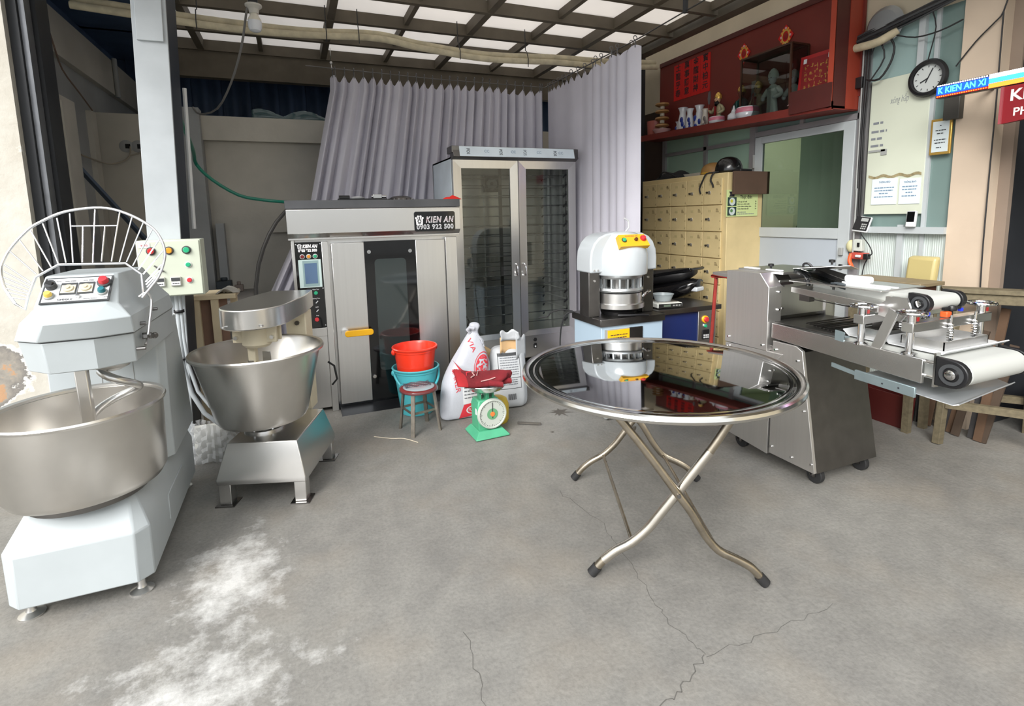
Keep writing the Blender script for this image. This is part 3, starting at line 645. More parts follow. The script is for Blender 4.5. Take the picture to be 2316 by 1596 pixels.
# drive arm
stad = []
for i in range(17):
    a = math.pi + math.pi*i/16; stad.append((bx + .168*math.cos(a), .0 + .20*math.sin(a)))
stad += [(bx+.168,.30),(bx+.13,.56),(bx-.13,.56),(bx-.168,.30)]
MB().loft([[(x,y,.905) for x,y in stad],[(x,y,1.012) for x,y in stad]]).build('head_cover', steelh, bev=0.006, smooth=30, **L_)
for x in (bx-.09, bx+.10): MB().cyl((x,-.165,.925),(x,-.187,.925),.005,8).build('screw', chrome, **L_)
MB().lathe([(0,.905),(.075,.905),(.075,.80),(.062,.785),(0,.785)], (bx,-.01,0), 28).build('drive_housing', cream, **L_)
MB().box(bx-.115,bx+.115,-.045,-.02,.81,.905).box(bx-.115,bx+.115,.02,.04,.81,.905).build('drive_flange', cream, bev=0.004, **L_)
for x in (bx-.095, bx+.095): MB().cyl((x,-.045,.84),(x,-.06,.84),.011,8).build('flange_bolt', steel, **L_)
MB().box(bx-.045,bx-.005,-.04,.0,.70,.79).box(bx-.04,bx+.09,-.05,-.0,.69,.70).build('agitator_arm', cream, bev=0.004, **L_)
MB().box(bx+.03,bx+.075,-.035,-.03,.70,.76).build('agitator_plate', steel, bev=0.002, **L_)
MB().box(bx+.03,bx+.15,.33,.45,.29,.905).build('motor_column', cream, bev=0.006, **L_)
MB().cyl((bx+.10,.33,.84),(bx+.10,.318,.84),.014,8).build('column_bolt', steeld, **L_)
MB().tube([(bx+.28,.29,.60),(bx+.32,.27,.58),(bx+.335,.26,.5),(bx+.3,.28,.46)],.006,8).build('cable', rubber, **L_)

# ============================================================ rotary oven
ov = thing('rotary_oven', 'stainless rotary oven with black glass door, touch panel and yellow lever handle', 'oven', (0.6, 4.6, 0))
MB().box(-.028,-.004,4.15,5.08,0,1.55).box(-.004,1.225,4.20,5.08,0.02,1.55).build('cabinet', steel, ov, bev=0.003)
MB().box(1.122,1.218,4.15,4.21,0,1.30).build('right_jamb', steel, ov, bev=0.003)
MB().box(.178,.226,4.135,4.21,0,1.30).build('left_jamb', steel, ov, bev=0.003)
MB().prism([(4.095,1.362),(4.095,1.533),(4.10,1.538),(4.2,1.538),(4.2,1.315),(4.13,1.315),(4.13,1.33)], lambda u,v,w:(w,u,v), -.045, 1.236).build('hood', steelh, ov, bev=0.002)
MB().box(-.05,1.24,4.10,5.08,1.54,1.60).build('roof_pan', mat('grey_roof_pan',(96,97,100),0.45,0.6,var=0.2,scale=5), ov, bev=0.002)
lp = MB().prism(rrect(.866,1.192,1.352,1.505,.016), lambda u,v,w:(u,w,v), 4.090, 4.096).build('name_plate', blackg, ov)
whg = mat('logo_white', (240,240,242), 0.5)
def cake_logo(o, s, par):
    b = MB(); T = frame(o, *FRONT)
    b.prism([(-.5,-.6),(.5,-.6),(.56,.25),(-.56,.25)], lambda u,v,w: T @ Vector((u*s,v*s,w)), 0, .0008)
    for x, y in ((-.52,.42),(-.2,.66),(.2,.66),(.52,.42)): b.lathe([(0,0),(.17*s,0),(.17*s,.0009),(0,.0009)], T @ Vector((x*s,y*s,0)), 10, T.to_3x3())
    for x in (-.45,-.18,.18,.45): b.bar(T @ Vector((x*s*.8,.2*s,.0004)), T @ Vector((x*s*1.1,.5*s,.0004)), .16*s, .0008, (0,-1,0))
    q = b.build('emblem', whg, par, smooth=0)
    MB().lathe([(.16*s,0.001),(.30*s,0.001),(.30*s,.0014),(.16*s,.0014)], T @ Vector((0,-.08*s,0)), 20, T.to_3x3()).bar(T @ Vector((-.25*s,-.42*s,.0012)), T @ Vector((.25*s,-.42*s,.0012)), .08*s, .0006, (0,-1,0)).build('emblem_ring', dgrey, par, smooth=0)
cake_logo((.906,4.0895,1.435), .05, lp)
text('lettering', 'KIEN AN', whg, (1.065,4.0892,1.44), FRONT, .064, lp, .226, shear=0.25, bold=0.002, sp=1.18)
text('lettering', 'KIEN AN', mat('logo_maroon',(122,30,52),0.5), (1.065,4.0882,1.44), FRONT, .06, lp, .222, shear=0.25, bold=-0.0016, sp=1.2)
text('lettering', '0903 922 500', whg, (1.03,4.0892,1.385), FRONT, .05, lp, .295, bold=0.0015, sp=1.12)
text('lettering', '0903 922 500', greyink, (1.03,4.0882,1.385), FRONT, .043, lp, .29, bold=-0.001, sp=1.16)
# control strip
ct = MB().box(-.004,.178,4.148,4.2,.66,1.30).build('control_panel', blackg, ov)
cake_logo((.028,4.147,1.268), .024, ct)
text('lettering', 'KIEN AN', whg, (.098,4.147,1.268), FRONT, .034, ct, .105, shear=0.25, bold=0.002)
text('lettering', '0903 922 500', whg, (.082,4.147,1.238), FRONT, .026, ct, .13, bold=0.002)
for x, m in ((.042,mat('dark_red_lamp',(120,30,30),0.25,coat=0.4)),(.086,ambp),(.131,grnp)): push_button('lamp', m, (x,4.148,1.195), (0,-1,0), .013, .012, ct, steel)
sc = MB().box(.012,.168,4.138,4.148,.965,1.172).build('touch_screen', mat('screen_frame',(196,216,214),0.4), ct, bev=0.003)
MB().box(.04,.148,4.136,4.138,.975,1.165).build('screen_border', mat('screen_border',(140,166,168),0.4), sc)
MB().box(.052,.138,4.135,4.136,.995,1.145).build('screen_glass', mat('screen_glass',(86,112,146),0.12,coat=0.5), sc)
push_button('push_button', grnp, (.118,4.148,.922), (0,-1,0), .014, .008, ct)
for z in (.855,.79):
    MB().lathe([(0,0),(.013,0),(.013,.01),(0,.01)], (.118,4.148,z), 16, Vector((0,-1,0)).to_track_quat('Z','Y').to_matrix()).build('selector_knob', black, ct)
    MB().bar((.112,4.135,z-.008),(.128,4.135,z+.008),.006,.006).build('knob_mark', whitep, ct)
push_button('push_button', redp, (.112,4.148,.722), (0,-1,0), .016, .014, ct)
for w, z in (('Water Time',.948),('Baking Time',.881),('Light',.816),('Stop',.752)): text('lettering', w, whg, (.118,4.147,z), FRONT, .012, ct, .012*len(w)*.38)
for x, z in ((.004,1.285),(.17,1.285),(.17,.955),(.17,.675)): MB().cyl((x,4.148,z),(x,4.145,z),.004,8).build('rivet', whitep, ct)
MB().box(.0,.178,4.16,4.2,.03,.655).build('service_cover', steel, ov, bev=0.002)
MB().box(-.004,.19,4.152,4.2,.59,.655).build('cover_strip', steel, ov, bev=0.002)
# door: two steel stiles with a smoked glass panel between them
dr = MB().box(.245,.482,4.128,4.19,.045,1.285).build('door', steel, ov, bev=0.004)
MB().box(.874,1.108,4.128,4.19,.045,1.285).build('door_stile', steel, dr, bev=0.003)
MB().box(.482,.874,4.132,4.19,.03,1.29).build('door_glass_panel', blackg, dr)
MB().prism(rrect(.553,.794,.275,1.152,.03), lambda u,v,w:(u,w,v), 4.1305, 4.133).build('viewing_window', mat('smoked_window',(46,54,54),0.05,coat=0.4), dr)
for x, z in ((.515,1.21),(.828,1.205),(.505,.235),(.83,.22)):
    MB().cyl((x,4.132,z),(x,4.12,z),.0145,14).build('rivet', chrome, dr)
hd = MB().prism(rrect(.30,.51,.578,.625,.02), lambda u,v,w:(u,w,v), 4.072, 4.09).build('door_handle', yelh, dr, bev=0.004)
MB().cyl((.305,4.13,.605),(.305,4.086,.605),.03,16).build('handle_hub', steel, hd)
MB().prism([(3.99,0),(4.15,0),(4.15,.028),(4.13,.03)], lambda u,v,w:(w,u,v), .235, 1.13).build('threshold_ramp', mat('dark_ramp_plate',(52,53,56),0.35,0.6), ov)
MB().box(.23,1.12,4.15,4.2,0,.045).build('plinth', darkst, ov)
# things lying on the oven roof
bm1 = thing('gear_motor', 'small chrome and black gear motor lying on top of the oven', 'motor', (.6,4.45,1.60))
MB().box(.34,.72,4.40,4.48,1.60,1.622).build('mount_plate', black, bm1, bev=0.003)
MB().cyl((.35,4.44,1.63),(.43,4.44,1.63),.018,14).build('motor_can', black, bm1)
MB().lathe([(0,0),(.05,0),(.056,.008),(.03,.016),(0,.018)], (.49,4.44,1.622), 20).build('cap', whitep, bm1)
MB().box(.61,.68,4.41,4.47,1.622,1.655).cyl((.60,4.44,1.637),(.72,4.44,1.637),.012,12).build('gearbox', chrome, bm1, bev=0.003)
bm2 = thing('pulley', 'dark toothed pulley wheel lying on the oven roof behind the sign hood', 'pulley', (.86,4.5,1.60))
MB().lathe([(.0,0),(.10,0),(.105,.008),(.098,.02),(.085,.03),(.06,.042),(.03,.045),(0,.045)], (.85,4.52,1.60), 28).build('wheel', steeld, bm2)
for k in range(20):
    a = k*math.pi/10; MB().bar((.85+.10*math.cos(a),4.52+.10*math.sin(a),1.613),(.85+.112*math.cos(a),4.52+.112*math.sin(a),1.613),.012,.014).build('tooth', steeld, bm2)
rg = MB(); rnd = random.Random(3)
rg.grid(lambda u, v: (1.15+.13*u+.01*math.sin(v*9), 4.2+.10*v, 1.602+.03*math.sin(math.pi*u)*math.sin(math.pi*v)*(1+.5*math.sin(7*u+4*v))), 14, 10)
tag(rg.build('red_rag', mat('red_cloth',(220,40,32),0.8,bump=0.2,scale=30), solid=0.003), 'crumpled red cloth left on the right corner of the oven roof', 'cloth')

# ============================================================ glass-door proofing cabinet
pf = thing('proofing_cabinet', 'tall stainless proofing cabinet with two glass doors and inner tray racks', 'cabinet', (1.89, 4.75, 0))
X0, X1, Y0, Y1 = 1.292, 2.492, 4.45, 5.14
film = mat('printed_protective_film', (222, 234, 242), 0.3, 0.0, var=0.10, scale=5, bump=0.05)
b = MB(); b.box(X0,X0+.02,Y0+.04,Y1,.14,1.97); b.box(X1-.02,X1,Y0+.04,Y1,.14,1.97); b.box(X0,X1,Y1-.02,Y1,.14,1.97)
b.box(X0,X1,Y0+.04,Y1,1.95,1.97); b.box(X0+.02,X1-.02,Y0+.06,Y1-.02,.33,.35); b.build('carcass', steel, pf, smooth=0)
MB().box(X0-.003,X0,Y0+.04,Y1-.03,.16,1.955).build('side_film', film, pf, smooth=0)
MB().box(X0,X1,Y0+.02,Y0+.06,.12,.335).build('base_panel', steelh, pf, bev=0.003)
MB().prism([(Y0-.05,1.968),(Y0-.025,2.058),(Y0+.06,2.058),(Y0+.06,1.945),(Y0+.0,1.945)], lambda u,v,w:(w,u,v), X0, X1).build('top_fascia', steeld, pf, bev=0.002)
ff = MB().prism([(Y0-.0535,1.97),(Y0-.0295,2.055),(Y0-.0265,2.055),(Y0-.05,1.97)], lambda u,v,w:(w,u,v), X0+.055, X1-.04).build('fascia_film', film, pf)
for x in (X0+.13, X0+.43, X0+.66, X0+.96):
    text('film_print', 'POS', inkm if x != X0+.66 else greyink, (x, Y0-.0435, 2.012), ((0,-.28,-1),(1,0,0)), .042, ff, .05)
for x in (X0+.30, X0+.55, X0+.80, X0+1.02): text('film_print', 'CC', mat('film_blue',(150,170,190),0.6), (x, Y0-.0435, 2.015), ((1,0,0),(0,.28,1)), .034, ff)
MB().box(X0-.012,X0+.055,Y0-.035,Y0+.12,2.0,2.058).build('corner_cap', steeld, pf, bev=0.004)
MB().box(X1-.04,X1+.006,Y0-.035,Y0+.08,1.99,2.056).build('corner_cap', steeld, pf, bev=0.004)
pgl = glass('cabinet_glass', (222, 225, 223), clear=0.93)
def pdoor(x0, x1, hx, name):
    s0 = .075; d = MB()
    d.loft([[(x0,Y0,.335),(x1,Y0,.335),(x1,Y0,1.945),(x0,Y0,1.945)],[(x0,Y0+.03,.335),(x1,Y0+.03,.335),(x1,Y0+.03,1.945),(x0,Y0+.03,1.945)]], False, False)
    i0 = [(x0+s0,Y0+.006,.335+.05),(x1-s0,Y0+.006,.335+.05),(x1-s0,Y0+.006,1.875),(x0+s0,Y0+.006,1.875)]
    o0 = [(x0,Y0,.335),(x1,Y0,.335),(x1,Y0,1.945),(x0,Y0,1.945)]
    for y, inv in ((0,0),(.03,1)):
        o = [s_ for s_ in o0]; vs = [d.b.verts.new((p[0],p[1]+y,p[2])) for p in o]; ws = [d.b.verts.new((p[0],Y0+(.03 if inv else .006),p[2])) for p in i0]
        for k in range(4): d.face([vs[k],vs[(k+1)%4],ws[(k+1)%4],ws[k]])
    d.loft([i0,[(p[0],Y0+.03,p[2]) for p in i0]], False, False)
    o = d.build('door', steel, pf, smooth=0)
    MB().box(x0+s0,x1-s0,Y0+.014,Y0+.018,.385,1.875).build('glass_pane', pgl, o, smooth=0)
    h = MB().tube(smooth_path([(hx,Y0,1.02),(hx,Y0-.02,1.015),(hx,Y0-.035,.985),(hx,Y0-.035,.945),(hx,Y0-.02,.915),(hx,Y0,.91)]),.008,8).build('handle', chrome, o)
    return o
pdoor(X0+.003, 1.898, 1.863, 'l'); pdoor(1.904, X1-.003, 1.945, 'r')
rodm = mat('rack_steel', (176, 178, 178), 0.25, 1.0)
b = None; first = None; hook0 = None
MB().box(1.325,1.35,4.62,4.64,.36,1.92).box(1.325,1.35,4.95,4.97,.36,1.92).build('rack_upright', steel, pf)
MB().box(2.435,2.46,4.62,4.65,.36,1.92).box(2.435,2.46,4.95,4.98,.36,1.92).build('rack_upright', steel, pf)
MB().box(1.885,1.915,4.9,4.92,.36,1.92).build('rack_upright', steeld, pf)
for k in range(16):
    z = .445 + k*.092
    if first is None:
        first = MB().tube([(1.34,4.56,0),(2.44,4.56,0)],.0045,6).tube([(1.34,5.0,0),(2.44,5.0,0)],.004,6).build('rack_rod', rodm, pf, local=True)
        first.data.transform(Matrix.Translation((-1.89,-4.75,0)))
        hook0 = MB().bar((2.43,4.53,.01),(2.43,4.98,.01),.035,.006).bar((2.455,4.53,.0),(2.445,4.56,.035),.03,.012).bar((1.35,4.58,.0),(1.35,4.98,.0),.03,.006).build('tray_rail', steel, pf, local=True)
        hook0.data.transform(Matrix.Translation((-1.89,-4.75,0)))
        black_clip0 = MB().bar((2.418,4.53,.0),(2.40,4.535,-.02),.02,.012).bar((2.43,4.53,.012),(2.418,4.53,-.0),.02,.014).bar((2.39,4.96,.0),(2.375,4.965,-.02),.02,.012).build('rail_clip', black, pf, local=True)
        black_clip0.data.transform(Matrix.Translation((-1.89,-4.75,0)))
        for o in (first, hook0, black_clip0): o.location = (0,0,z)
    else:
        for o in (first, hook0, black_clip0): dup(o, pf, loc=(0,0,z))
fan = MB().box(1.80,1.94,5.06,5.12,1.70,1.86).build('circulation_fan', black, pf, bev=0.004)
MB().lathe([(.02,0),(.055,0),(.055,.01),(.02,.01)], (1.87,5.058,1.78), 18, Vector((0,-1,0)).to_track_quat('Z','Y').to_matrix()).build('fan_ring', greyp, fan)
MB().box(1.80,1.93,5.10,5.12,.5,1.68).build('air_duct', steel, pf, smooth=0)
MB().tube([(1.36,4.6,.62),(1.42,4.6,.66),(1.40,4.62,.58),(1.44,4.6,.5),(1.40,4.6,.42)],.006,6).build('steam_hose', black, pf)
sw = MB().prism(rrect(2.03,2.065,.27,.305,.015), lambda u,v,w:(u,w,v), Y0+.012, Y0+.02).build('knob_plate', black, pf)
MB().prism(rrect(2.032,2.064,.205,.255,.01), lambda u,v,w:(u,w,v), Y0+.012, Y0+.02).build('rocker_switch', black, pf)
MB().box(2.042,2.054,Y0+.008,Y0+.012,.215,.23).build('switch_mark', whitep, pf)
for x in (X0+.06, X1-.06):
    for y in (Y0+.1, Y1-.1):
        MB().cyl((x,y,0),(x,y,.14),.02,12).build('leg', steel, pf)

# ============================================================ curtains on wires
curm = mat('mauve_grey_curtain', (202, 200, 210), 0.85, var=0.05, scale=3, bump=0.06, bscale=120)
hookm = mat('hook_steel', (120, 120, 122), 0.4, 0.8)
def sstep(x): x = max(0, min(1, x)); return x*x*(3-2*x)
def curtain(label, fn, nu, hooks, wire):
    o = thing('curtain', label, 'curtain', fn(0.5, 0.0), group=None)
    MB().grid(lambda u, v: fn(u, v), nu, 22).build('fabric', curm, o, smooth=75, fix=False)
    h0 = None
    for hx in hooks:
        p = Vector(fn(hx, 1.0))
        if h0 is None:
            ring = [(0.016*math.cos(a*math.pi/6)*wire[0], 0.016*math.cos(a*math.pi/6)*wire[1], .052+.016*math.sin(a*math.pi/6)) for a in range(12)]
            h0 = MB().tube(ring, .0035, 5, closed=True).tube([(0,0,-.02),(0,0,.036)], .005, 5).build('curtain_hook', hookm, o, local=True)
            h0.location = p - Vector(o.location)
        else: dup(h0, o, loc=p - Vector(o.location))
    return o
NB = 25
hb = [0.008] + [(i+.5)/NB for i in range(NB)] + [.992]
def crease(p): return 1-2*abs(math.sin(p))**.75        # round pleats meeting in sharp valleys
def back(u, v):
    z = .06 + 2.70*v; t = 2.81 - z
    xl = .405 - .235*max(0, t-.15) if z > 1.6 else .156 - .5*(1.6-max(z, .55))
    w = u + .004*math.sin(u*40) ; s = .93*u**1.0 + .07*u*u*u*u
    if u > .75: s = .72 + (u-.75)*1.12
    else: s = u*.96
    x = xl + (2.55-xl)*s
    k = math.pi*NB; amp = (.05 + .018*(1-v))*(0.5+.5*math.sin(u*19+1)**2)
    y = 5.24 + amp*crease(k*u + .5*math.sin(u*31)) + .02*math.sin(u*13+2.0*v)
    nearest = min(abs(u-h) for h in hb)*NB
    return (x + .006*math.sin(2*k*u), y, z - .06*min(1, (nearest*2)**1.6)*sstep((v-.94)/.06))
curtain('long mauve-grey curtain hanging from hooks behind the oven and proofing cabinet', back, 480, hb, (0,1))
NS = 17
hs = [.015,.06,.11,.17,.23,.29,.36,.43,.50,.58,.64,.70,.76,.81,.86,.92,.985]
def side(u, v):
    z = .06 + 2.70*v
    fold = sstep((u-.42)/.35)
    y = 5.22 - 1.60*u + .012*math.sin(u*74)*fold
    x = 2.575 + .006*math.sin(u*25+2*v) + fold*.045*crease(u*34 + .9*math.sin(7*u)) * (1.1-.3*v) + (1-fold)*.012*math.sin(u*9+1.5*v)
    nearest = min(abs(u-h) for h in hs)*NS
    return (x, y, z - .05*min(1, (nearest*1.8)**1.6)*sstep((v-.94)/.06))
curtain('mauve-grey side curtain gathered at its near end behind the dough divider', side, 320, hs, (1,0))
wk = thing('curtain_wire', 'thin taut wire that carries the long back curtain', 'wire', (1.4,5.25,2.8))
MB().tube([(.2,5.25,2.83),(1.4,5.25,2.80),(2.575,5.25,2.80)],.004,6).build('wire', steeld, wk)
MB().ball((.42,5.25,2.87),.014).tube([(.42,5.25,2.81),(.42,5.25,3.0)],.004,5).build('wire_hanger', chrome, wk)
wk = thing('curtain_wire', 'thin wire running from the curtain corner towards the front of the ceiling', 'wire', (2.575,3.6,2.8))
MB().tube([(2.575,5.25,2.80),(2.575,3.6,2.795),(2.575,2.4,2.83),(2.575,1.5,2.88)],.005,6).build('wire', steeld, wk)
MB().box(2.565,2.585,3.05,3.08,2.80,3.16).build('wire_hanger', darkst, wk)
# ============================================================ dough divider with white domed head
dv = thing('dough_divider', 'white dome-headed dough divider on a pale blue and white cabinet', 'dough divider', (2.16, 3.25, 0))
MB().box(1.895,2.43,3.05,3.45,.715,.735).box(1.895,2.43,3.045,3.05,.685,.735).box(1.89,1.895,3.05,3.45,.685,.735).build('deck', steeld, dv, bev=0.003)
pblue = mat('pale_blue_panel', (164, 184, 200), 0.35, coat=0.2)
b = MB(); b.box(1.905,2.42,3.06,3.44,.13,.685); b.build('cabinet', pblue, dv, bev=0.004)
MB().box(2.13,2.24,3.05,3.06,.42,.66).build('cut_out', steeld, dv)
MB().box(1.93,2.15,3.052,3.06,.44,.66).build('notice_backing', greyp, dv)
nb = MB().box(1.95,2.125,3.046,3.052,.56,.655).build('notice', yelh, dv)
MB().box(1.95,2.125,3.046,3.052,.46,.56).build('notice_lower', paper, dv)
lines('notice_print', inkm, (2.04,3.0455,.60), FRONT, [(-.07,.07,.02),(-.07,.06,.0),(-.07,.065,-.02)], nb, .006)
lines('notice_print', greyink, (2.04,3.0455,.51), FRONT, [(-.07,.07,.03),(-.07,.06,.012),(-.07,.065,-.008),(-.07,.05,-.028)], nb, .006)
for x, y in ((1.97,3.10),(2.36,3.10),(1.97,3.40),(2.36,3.40)):
    c_ = MB().cyl((x-.014,y,.05),(x+.014,y,.05),.05,18).build('caster', greyp, dv, bev=0.004)
    MB().box(x-.02,x+.02,y-.03,y+.03,.09,.13).bar((x-.018,y,.05),(x-.018,y,.12),.03,.004).bar((x+.018,y,.05),(x+.018,y,.12),.03,.004).build('caster_fork', steel, c_)
for x0, x1 in ((1.872,1.962),(2.325,2.418)):
    MB().box(x0,x1,3.17,3.30,.735,1.06).build('column', steeld, dv, bev=0.004)
    MB().cyl((x0+.045,3.17,.99),(x0+.045,3.164,.99),.008,8).build('bolt', steel, dv)
# dome: arch over the two columns plus the round front hood
arch = [(-.278,0),(-.278,.09),(-.27,.15),(-.245,.205),(-.205,.245),(-.15,.268),(-.08,.277),(.08,.277),(.15,.268),(.205,.245),(.245,.205),(.27,.15),(.278,.09),(.278,0)]
MB().prism(arch, lambda u,v,w:(2.146+u,w,1.048+v), 3.14, 3.34).build('dome_arch', domew, dv, bev=0.012, seg=3, smooth=40)
dm = MB().lathe([(.192,1.03),(.196,1.05),(.196,1.17),(.188,1.205),(.16,1.26),(.125,1.31),(.09,1.326),(0,1.33)], (2.146,3.20,0), 56).build('dome_hood', domew, dv)
for x in (1.895,1.925): MB().cyl((x,3.14,1.068),(x,3.132,1.068),.006,8).build('bolt', steel, dv)
# operating plate
o = Vector((2.146,3.040,1.272)); yv = Vector((0,.062,.083)).normalized(); A = ((1,0,0), tuple(yv)); T = frame(o, *A); nz = (T.to_3x3() @ Vector((0,0,1)))
op = MB().prism([(-.118,-.05),(.118,-.05),(.106,.045),(-.106,.045)], lambda u,v,w: T @ Vector((u,v,w)), -.035, .002).build('operating_plate', mat('amber_plate',(226,172,40),0.35), dv)
push_button('push_button', grnp, T @ Vector((-.075,0,.002)), nz, .014, .014, op, steeld)
push_button('emergency_stop', redp, T @ Vector((.082,.008,.002)), nz, .017, .022, op, red2)
MB().lathe([(0,0),(.013,0),(.011,.016),(0,.016)], T @ Vector((.02,0,.002)), 14, T.to_3x3()).build('selector_knob', mat('brown_knob',(90,50,30),0.4), op)
text('lettering', 'DIVIDER 30', redink, T @ Vector((-.005,.03,.0022)), A, .018, op, .10)
MB().tube([(2.26,3.30,1.32),(2.29,3.30,1.35),(2.285,3.3,1.40),(2.25,3.30,1.42)],.006,6).build('lifting_eye', whitep, dv)
# piston ring with fingers
alur = mat('cast_aluminium', (196, 200, 202), 0.35, 0.9)
rgm = MB().lathe([(.10,1.0),(.165,1.0),(.172,1.012),(.172,1.025),(.10,1.025)], (2.146,3.22,0), 40).lathe([(.0,.905),(.172,.905),(.178,.918),(.172,.935),(0,.935)], (2.146,3.22,0), 40).build('piston_ring', alur, dv)
for k in range(18):
    a = 2*math.pi*k/18; c_, s_ = math.cos(a), math.sin(a)
    MB().bar((2.146+.155*c_,3.22+.155*s_,.93),(2.146+.155*c_,3.22+.155*s_,1.03),.012,.02,(c_,s_,0)).build('piston_finger', alur, rgm)
    MB().cyl((2.146+.135*c_,3.22+.135*s_,.935),(2.146+.135*c_,3.22+.135*s_,1.03),.006,6).build('piston_rod', chrome, rgm)
MB().lathe([(0,1.03),(.10,1.03),(.10,.935),(0,.935)], (2.146,3.22,0), 24).build('press_core', steeld, dv)
MB().lathe([(0,.79),(.185,.79),(.185,.822),(.168,.826),(.168,.897),(.16,.90),(0,.90)], (2.146,3.22,0), 48).build('dough_pan', steel, dv)
MB().lathe([(0,.735),(.12,.735),(.13,.76),(.10,.79),(0,.79)], (2.146,3.22,0), 24).build('pan_seat', black, dv)
MB().tube([(2.27,3.03,.74),(2.21,3.02,.75),(2.12,3.04,.75),(2.05,3.08,.75)],.008,8).build('locking_lever', black, dv)
MB().tube(smooth_path([(2.24,3.055,.872),(2.255,3.045,.895),(2.29,3.05,.905),(2.32,3.08,.902),(2.33,3.12,.895)]),.009,8).build('pan_handle', chrome, dv)
tag(MB().tube(smooth_path([(1.88,3.42,.74),(1.80,3.45,.755),(1.74,3.5,.73),(1.72,3.52,.70),(1.66,3.55,.69)]),.006,6).tube(smooth_path([(1.88,3.40,.74),(1.82,3.42,.72),(1.80,3.46,.60),(1.81,3.5,.35),(1.82,3.52,.03)]),.006,6).build('extension_cable', rubber), 'black power cord trailing off the deck of the white dough divider', 'cable')

# ============================================================ blue machine table with electronic scale behind the divider
bt = thing('machine_table', 'dark blue machine cabinet with steel tray top behind the dough divider', 'machine', (2.85, 3.4, 0))
BT = .70
MB().box(2.52,3.2,3.30,3.72,BT-.04,BT).build('tray_top', steeld, bt, bev=0.003)
MB().box(2.55,2.60,3.33,3.70,.1,BT-.04).build('side_panel', mat('bright_blue',(40,100,170),0.35,coat=0.2), bt, bev=0.003)
MB().box(2.60,2.98,3.33,3.70,.1,BT-.04).build('front_panel', mat('navy_panel',(24,40,92),0.35,coat=0.2,var=0.1,scale=4), bt, bev=0.003)
sp = MB().box(2.98,3.16,3.32,3.70,.1,BT-.04).build('switch_panel', steel, bt, bev=0.003)
push_button('emergency_stop', redp, (3.05,3.32,.585), (0,-1,0), .022, .026, sp, yelh)
push_button('push_button', grnp, (3.05,3.32,.53), (0,-1,0), .014, .014, sp, steel)
kd = MB().box(3.02,3.09,3.312,3.32,.42,.50).build('keypad', black, sp, bev=0.003)
for i in range(3):
    for j in range(2): MB().box(3.03+i*.02,3.043+i*.02,3.308,3.312,.43+j*.018,.442+j*.018).build('key', whitep, kd)
for x in (2.58,3.14):
    for y in (3.36,3.68): MB().cyl((x,y,0),(x,y,.1),.02,10).build('leg', steeld, bt)
es = thing('electronic_scale', 'white electronic bench scale with black display lying on the blue machine', 'scale', (2.72, 3.42, BT), R(-8))
MB().box(-.11,.11,-.085,.10,.006,.045).build('body', mat('scale_white',(216,218,212),0.45), es, local=True, bev=0.008)
fp = MB().prism([(-.092,.0),(-.088,.03),(-.084,.03),(-.085,.0)], lambda u,v,w:(w,u,v+.01), -.10, .10).build('display_panel', black, es, local=True)
MB().box(-.06,.0,-.094,-.091,.018,.034).build('display', mat('lcd_green',(96,110,96),0.3), fp, local=True)
for x in (.02,.045,.07): MB().box(x,x+.016,-.094,-.091,.02,.03).build('key', greyp, fp, local=True)
MB().box(-.085,.085,-.055,.085,.045,.052).build('platform', steel, es, local=True, bev=0.003)
for x in (-.09,.09):
    for y in (-.06,.08): MB().cyl((x,y,0),(x,y,.008),.01,8).build('foot', rubber, es, local=True)
tag(MB().lathe([(0,0),(.062,0),(.082,.05),(.086,.052),(.08,.05),(.06,.006),(0,.005)], (2.72,3.44,BT+.053), 24).build('weighing_bowl', mat('cloudy_plastic',(176,186,190),0.3,alpha=0.75)), 'cloudy plastic bowl on top of the white bench scale', 'bowl')
# motor scooter parked behind
mc = thing('scooter', 'black motor scooter with long seat parked nose-in beside the lockers', 'scooter', (3.153, 4.01, 0), math.atan2(-.95, .30))
seatm = mat('seat_vinyl', (26,26,28), 0.45, bump=0.05, scale=60)
def seatsec(x, w, h, z, y=0): return [(x, y+w*math.cos(a*math.pi/6), z+h*math.sin(a*math.pi/6)) for a in range(12)]
Q = dict(parent=mc, local=True)
MB().loft([seatsec(-.55,.05,.05,.76), seatsec(-.42,.10,.07,.79), seatsec(-.2,.13,.075,.83), seatsec(.05,.14,.075,.86), seatsec(.25,.12,.06,.90), seatsec(.34,.05,.03,.93)]).build('seat', seatm, smooth=60, **Q)
MB().loft([seatsec(-.45,.08,.06,.62), seatsec(-.2,.13,.10,.66), seatsec(.1,.14,.10,.73), seatsec(.32,.11,.07,.80), seatsec(.39,.06,.04,.83)]).build('rear_fairing', mat('scooter_black',(14,14,16),0.12,coat=0.6), smooth=60, **Q)
MB().box(.33,.40,-.06,.06,.76,.80).build('tail_lamp', mat('clear_lamp',(200,205,210),0.15), bev=0.01, **Q)
MB().bar((.0,-.13,.88),(.36,-.10,.96),.02,.03).bar((.0,.13,.88),(.36,.10,.96),.02,.03).bar((.36,-.10,.96),(.36,.10,.96),.03,.02).build('grab_rail', blackg, bev=0.006, **Q)
for x in (-1.0,.18):
    w_ = MB().tube([(x+.23*math.cos(a*math.pi/12), 0, .27+.23*math.sin(a*math.pi/12)) for a in range(24)], .04, 8, closed=True).build('wheel', rubber, **Q)
    MB().cyl((x,-.04,.27),(x,.04,.27),.12,16).build('hub', steeld, parent=w_, local=True)
MB().loft([seatsec(-.95,.05,.05,.62), seatsec(-.7,.10,.07,.34), seatsec(-.3,.10,.10,.42), seatsec(.1,.06,.08,.38)]).build('under_body', darkst, smooth=60, **Q)
MB().tube([(-1.0,0,.50),(-.90,0,.95)],.03,8).tube([(-.88,-.20,1.0),(-.90,0,.97),(-.88,.20,1.0)],.014,8).build('handlebar', darkst, **Q)

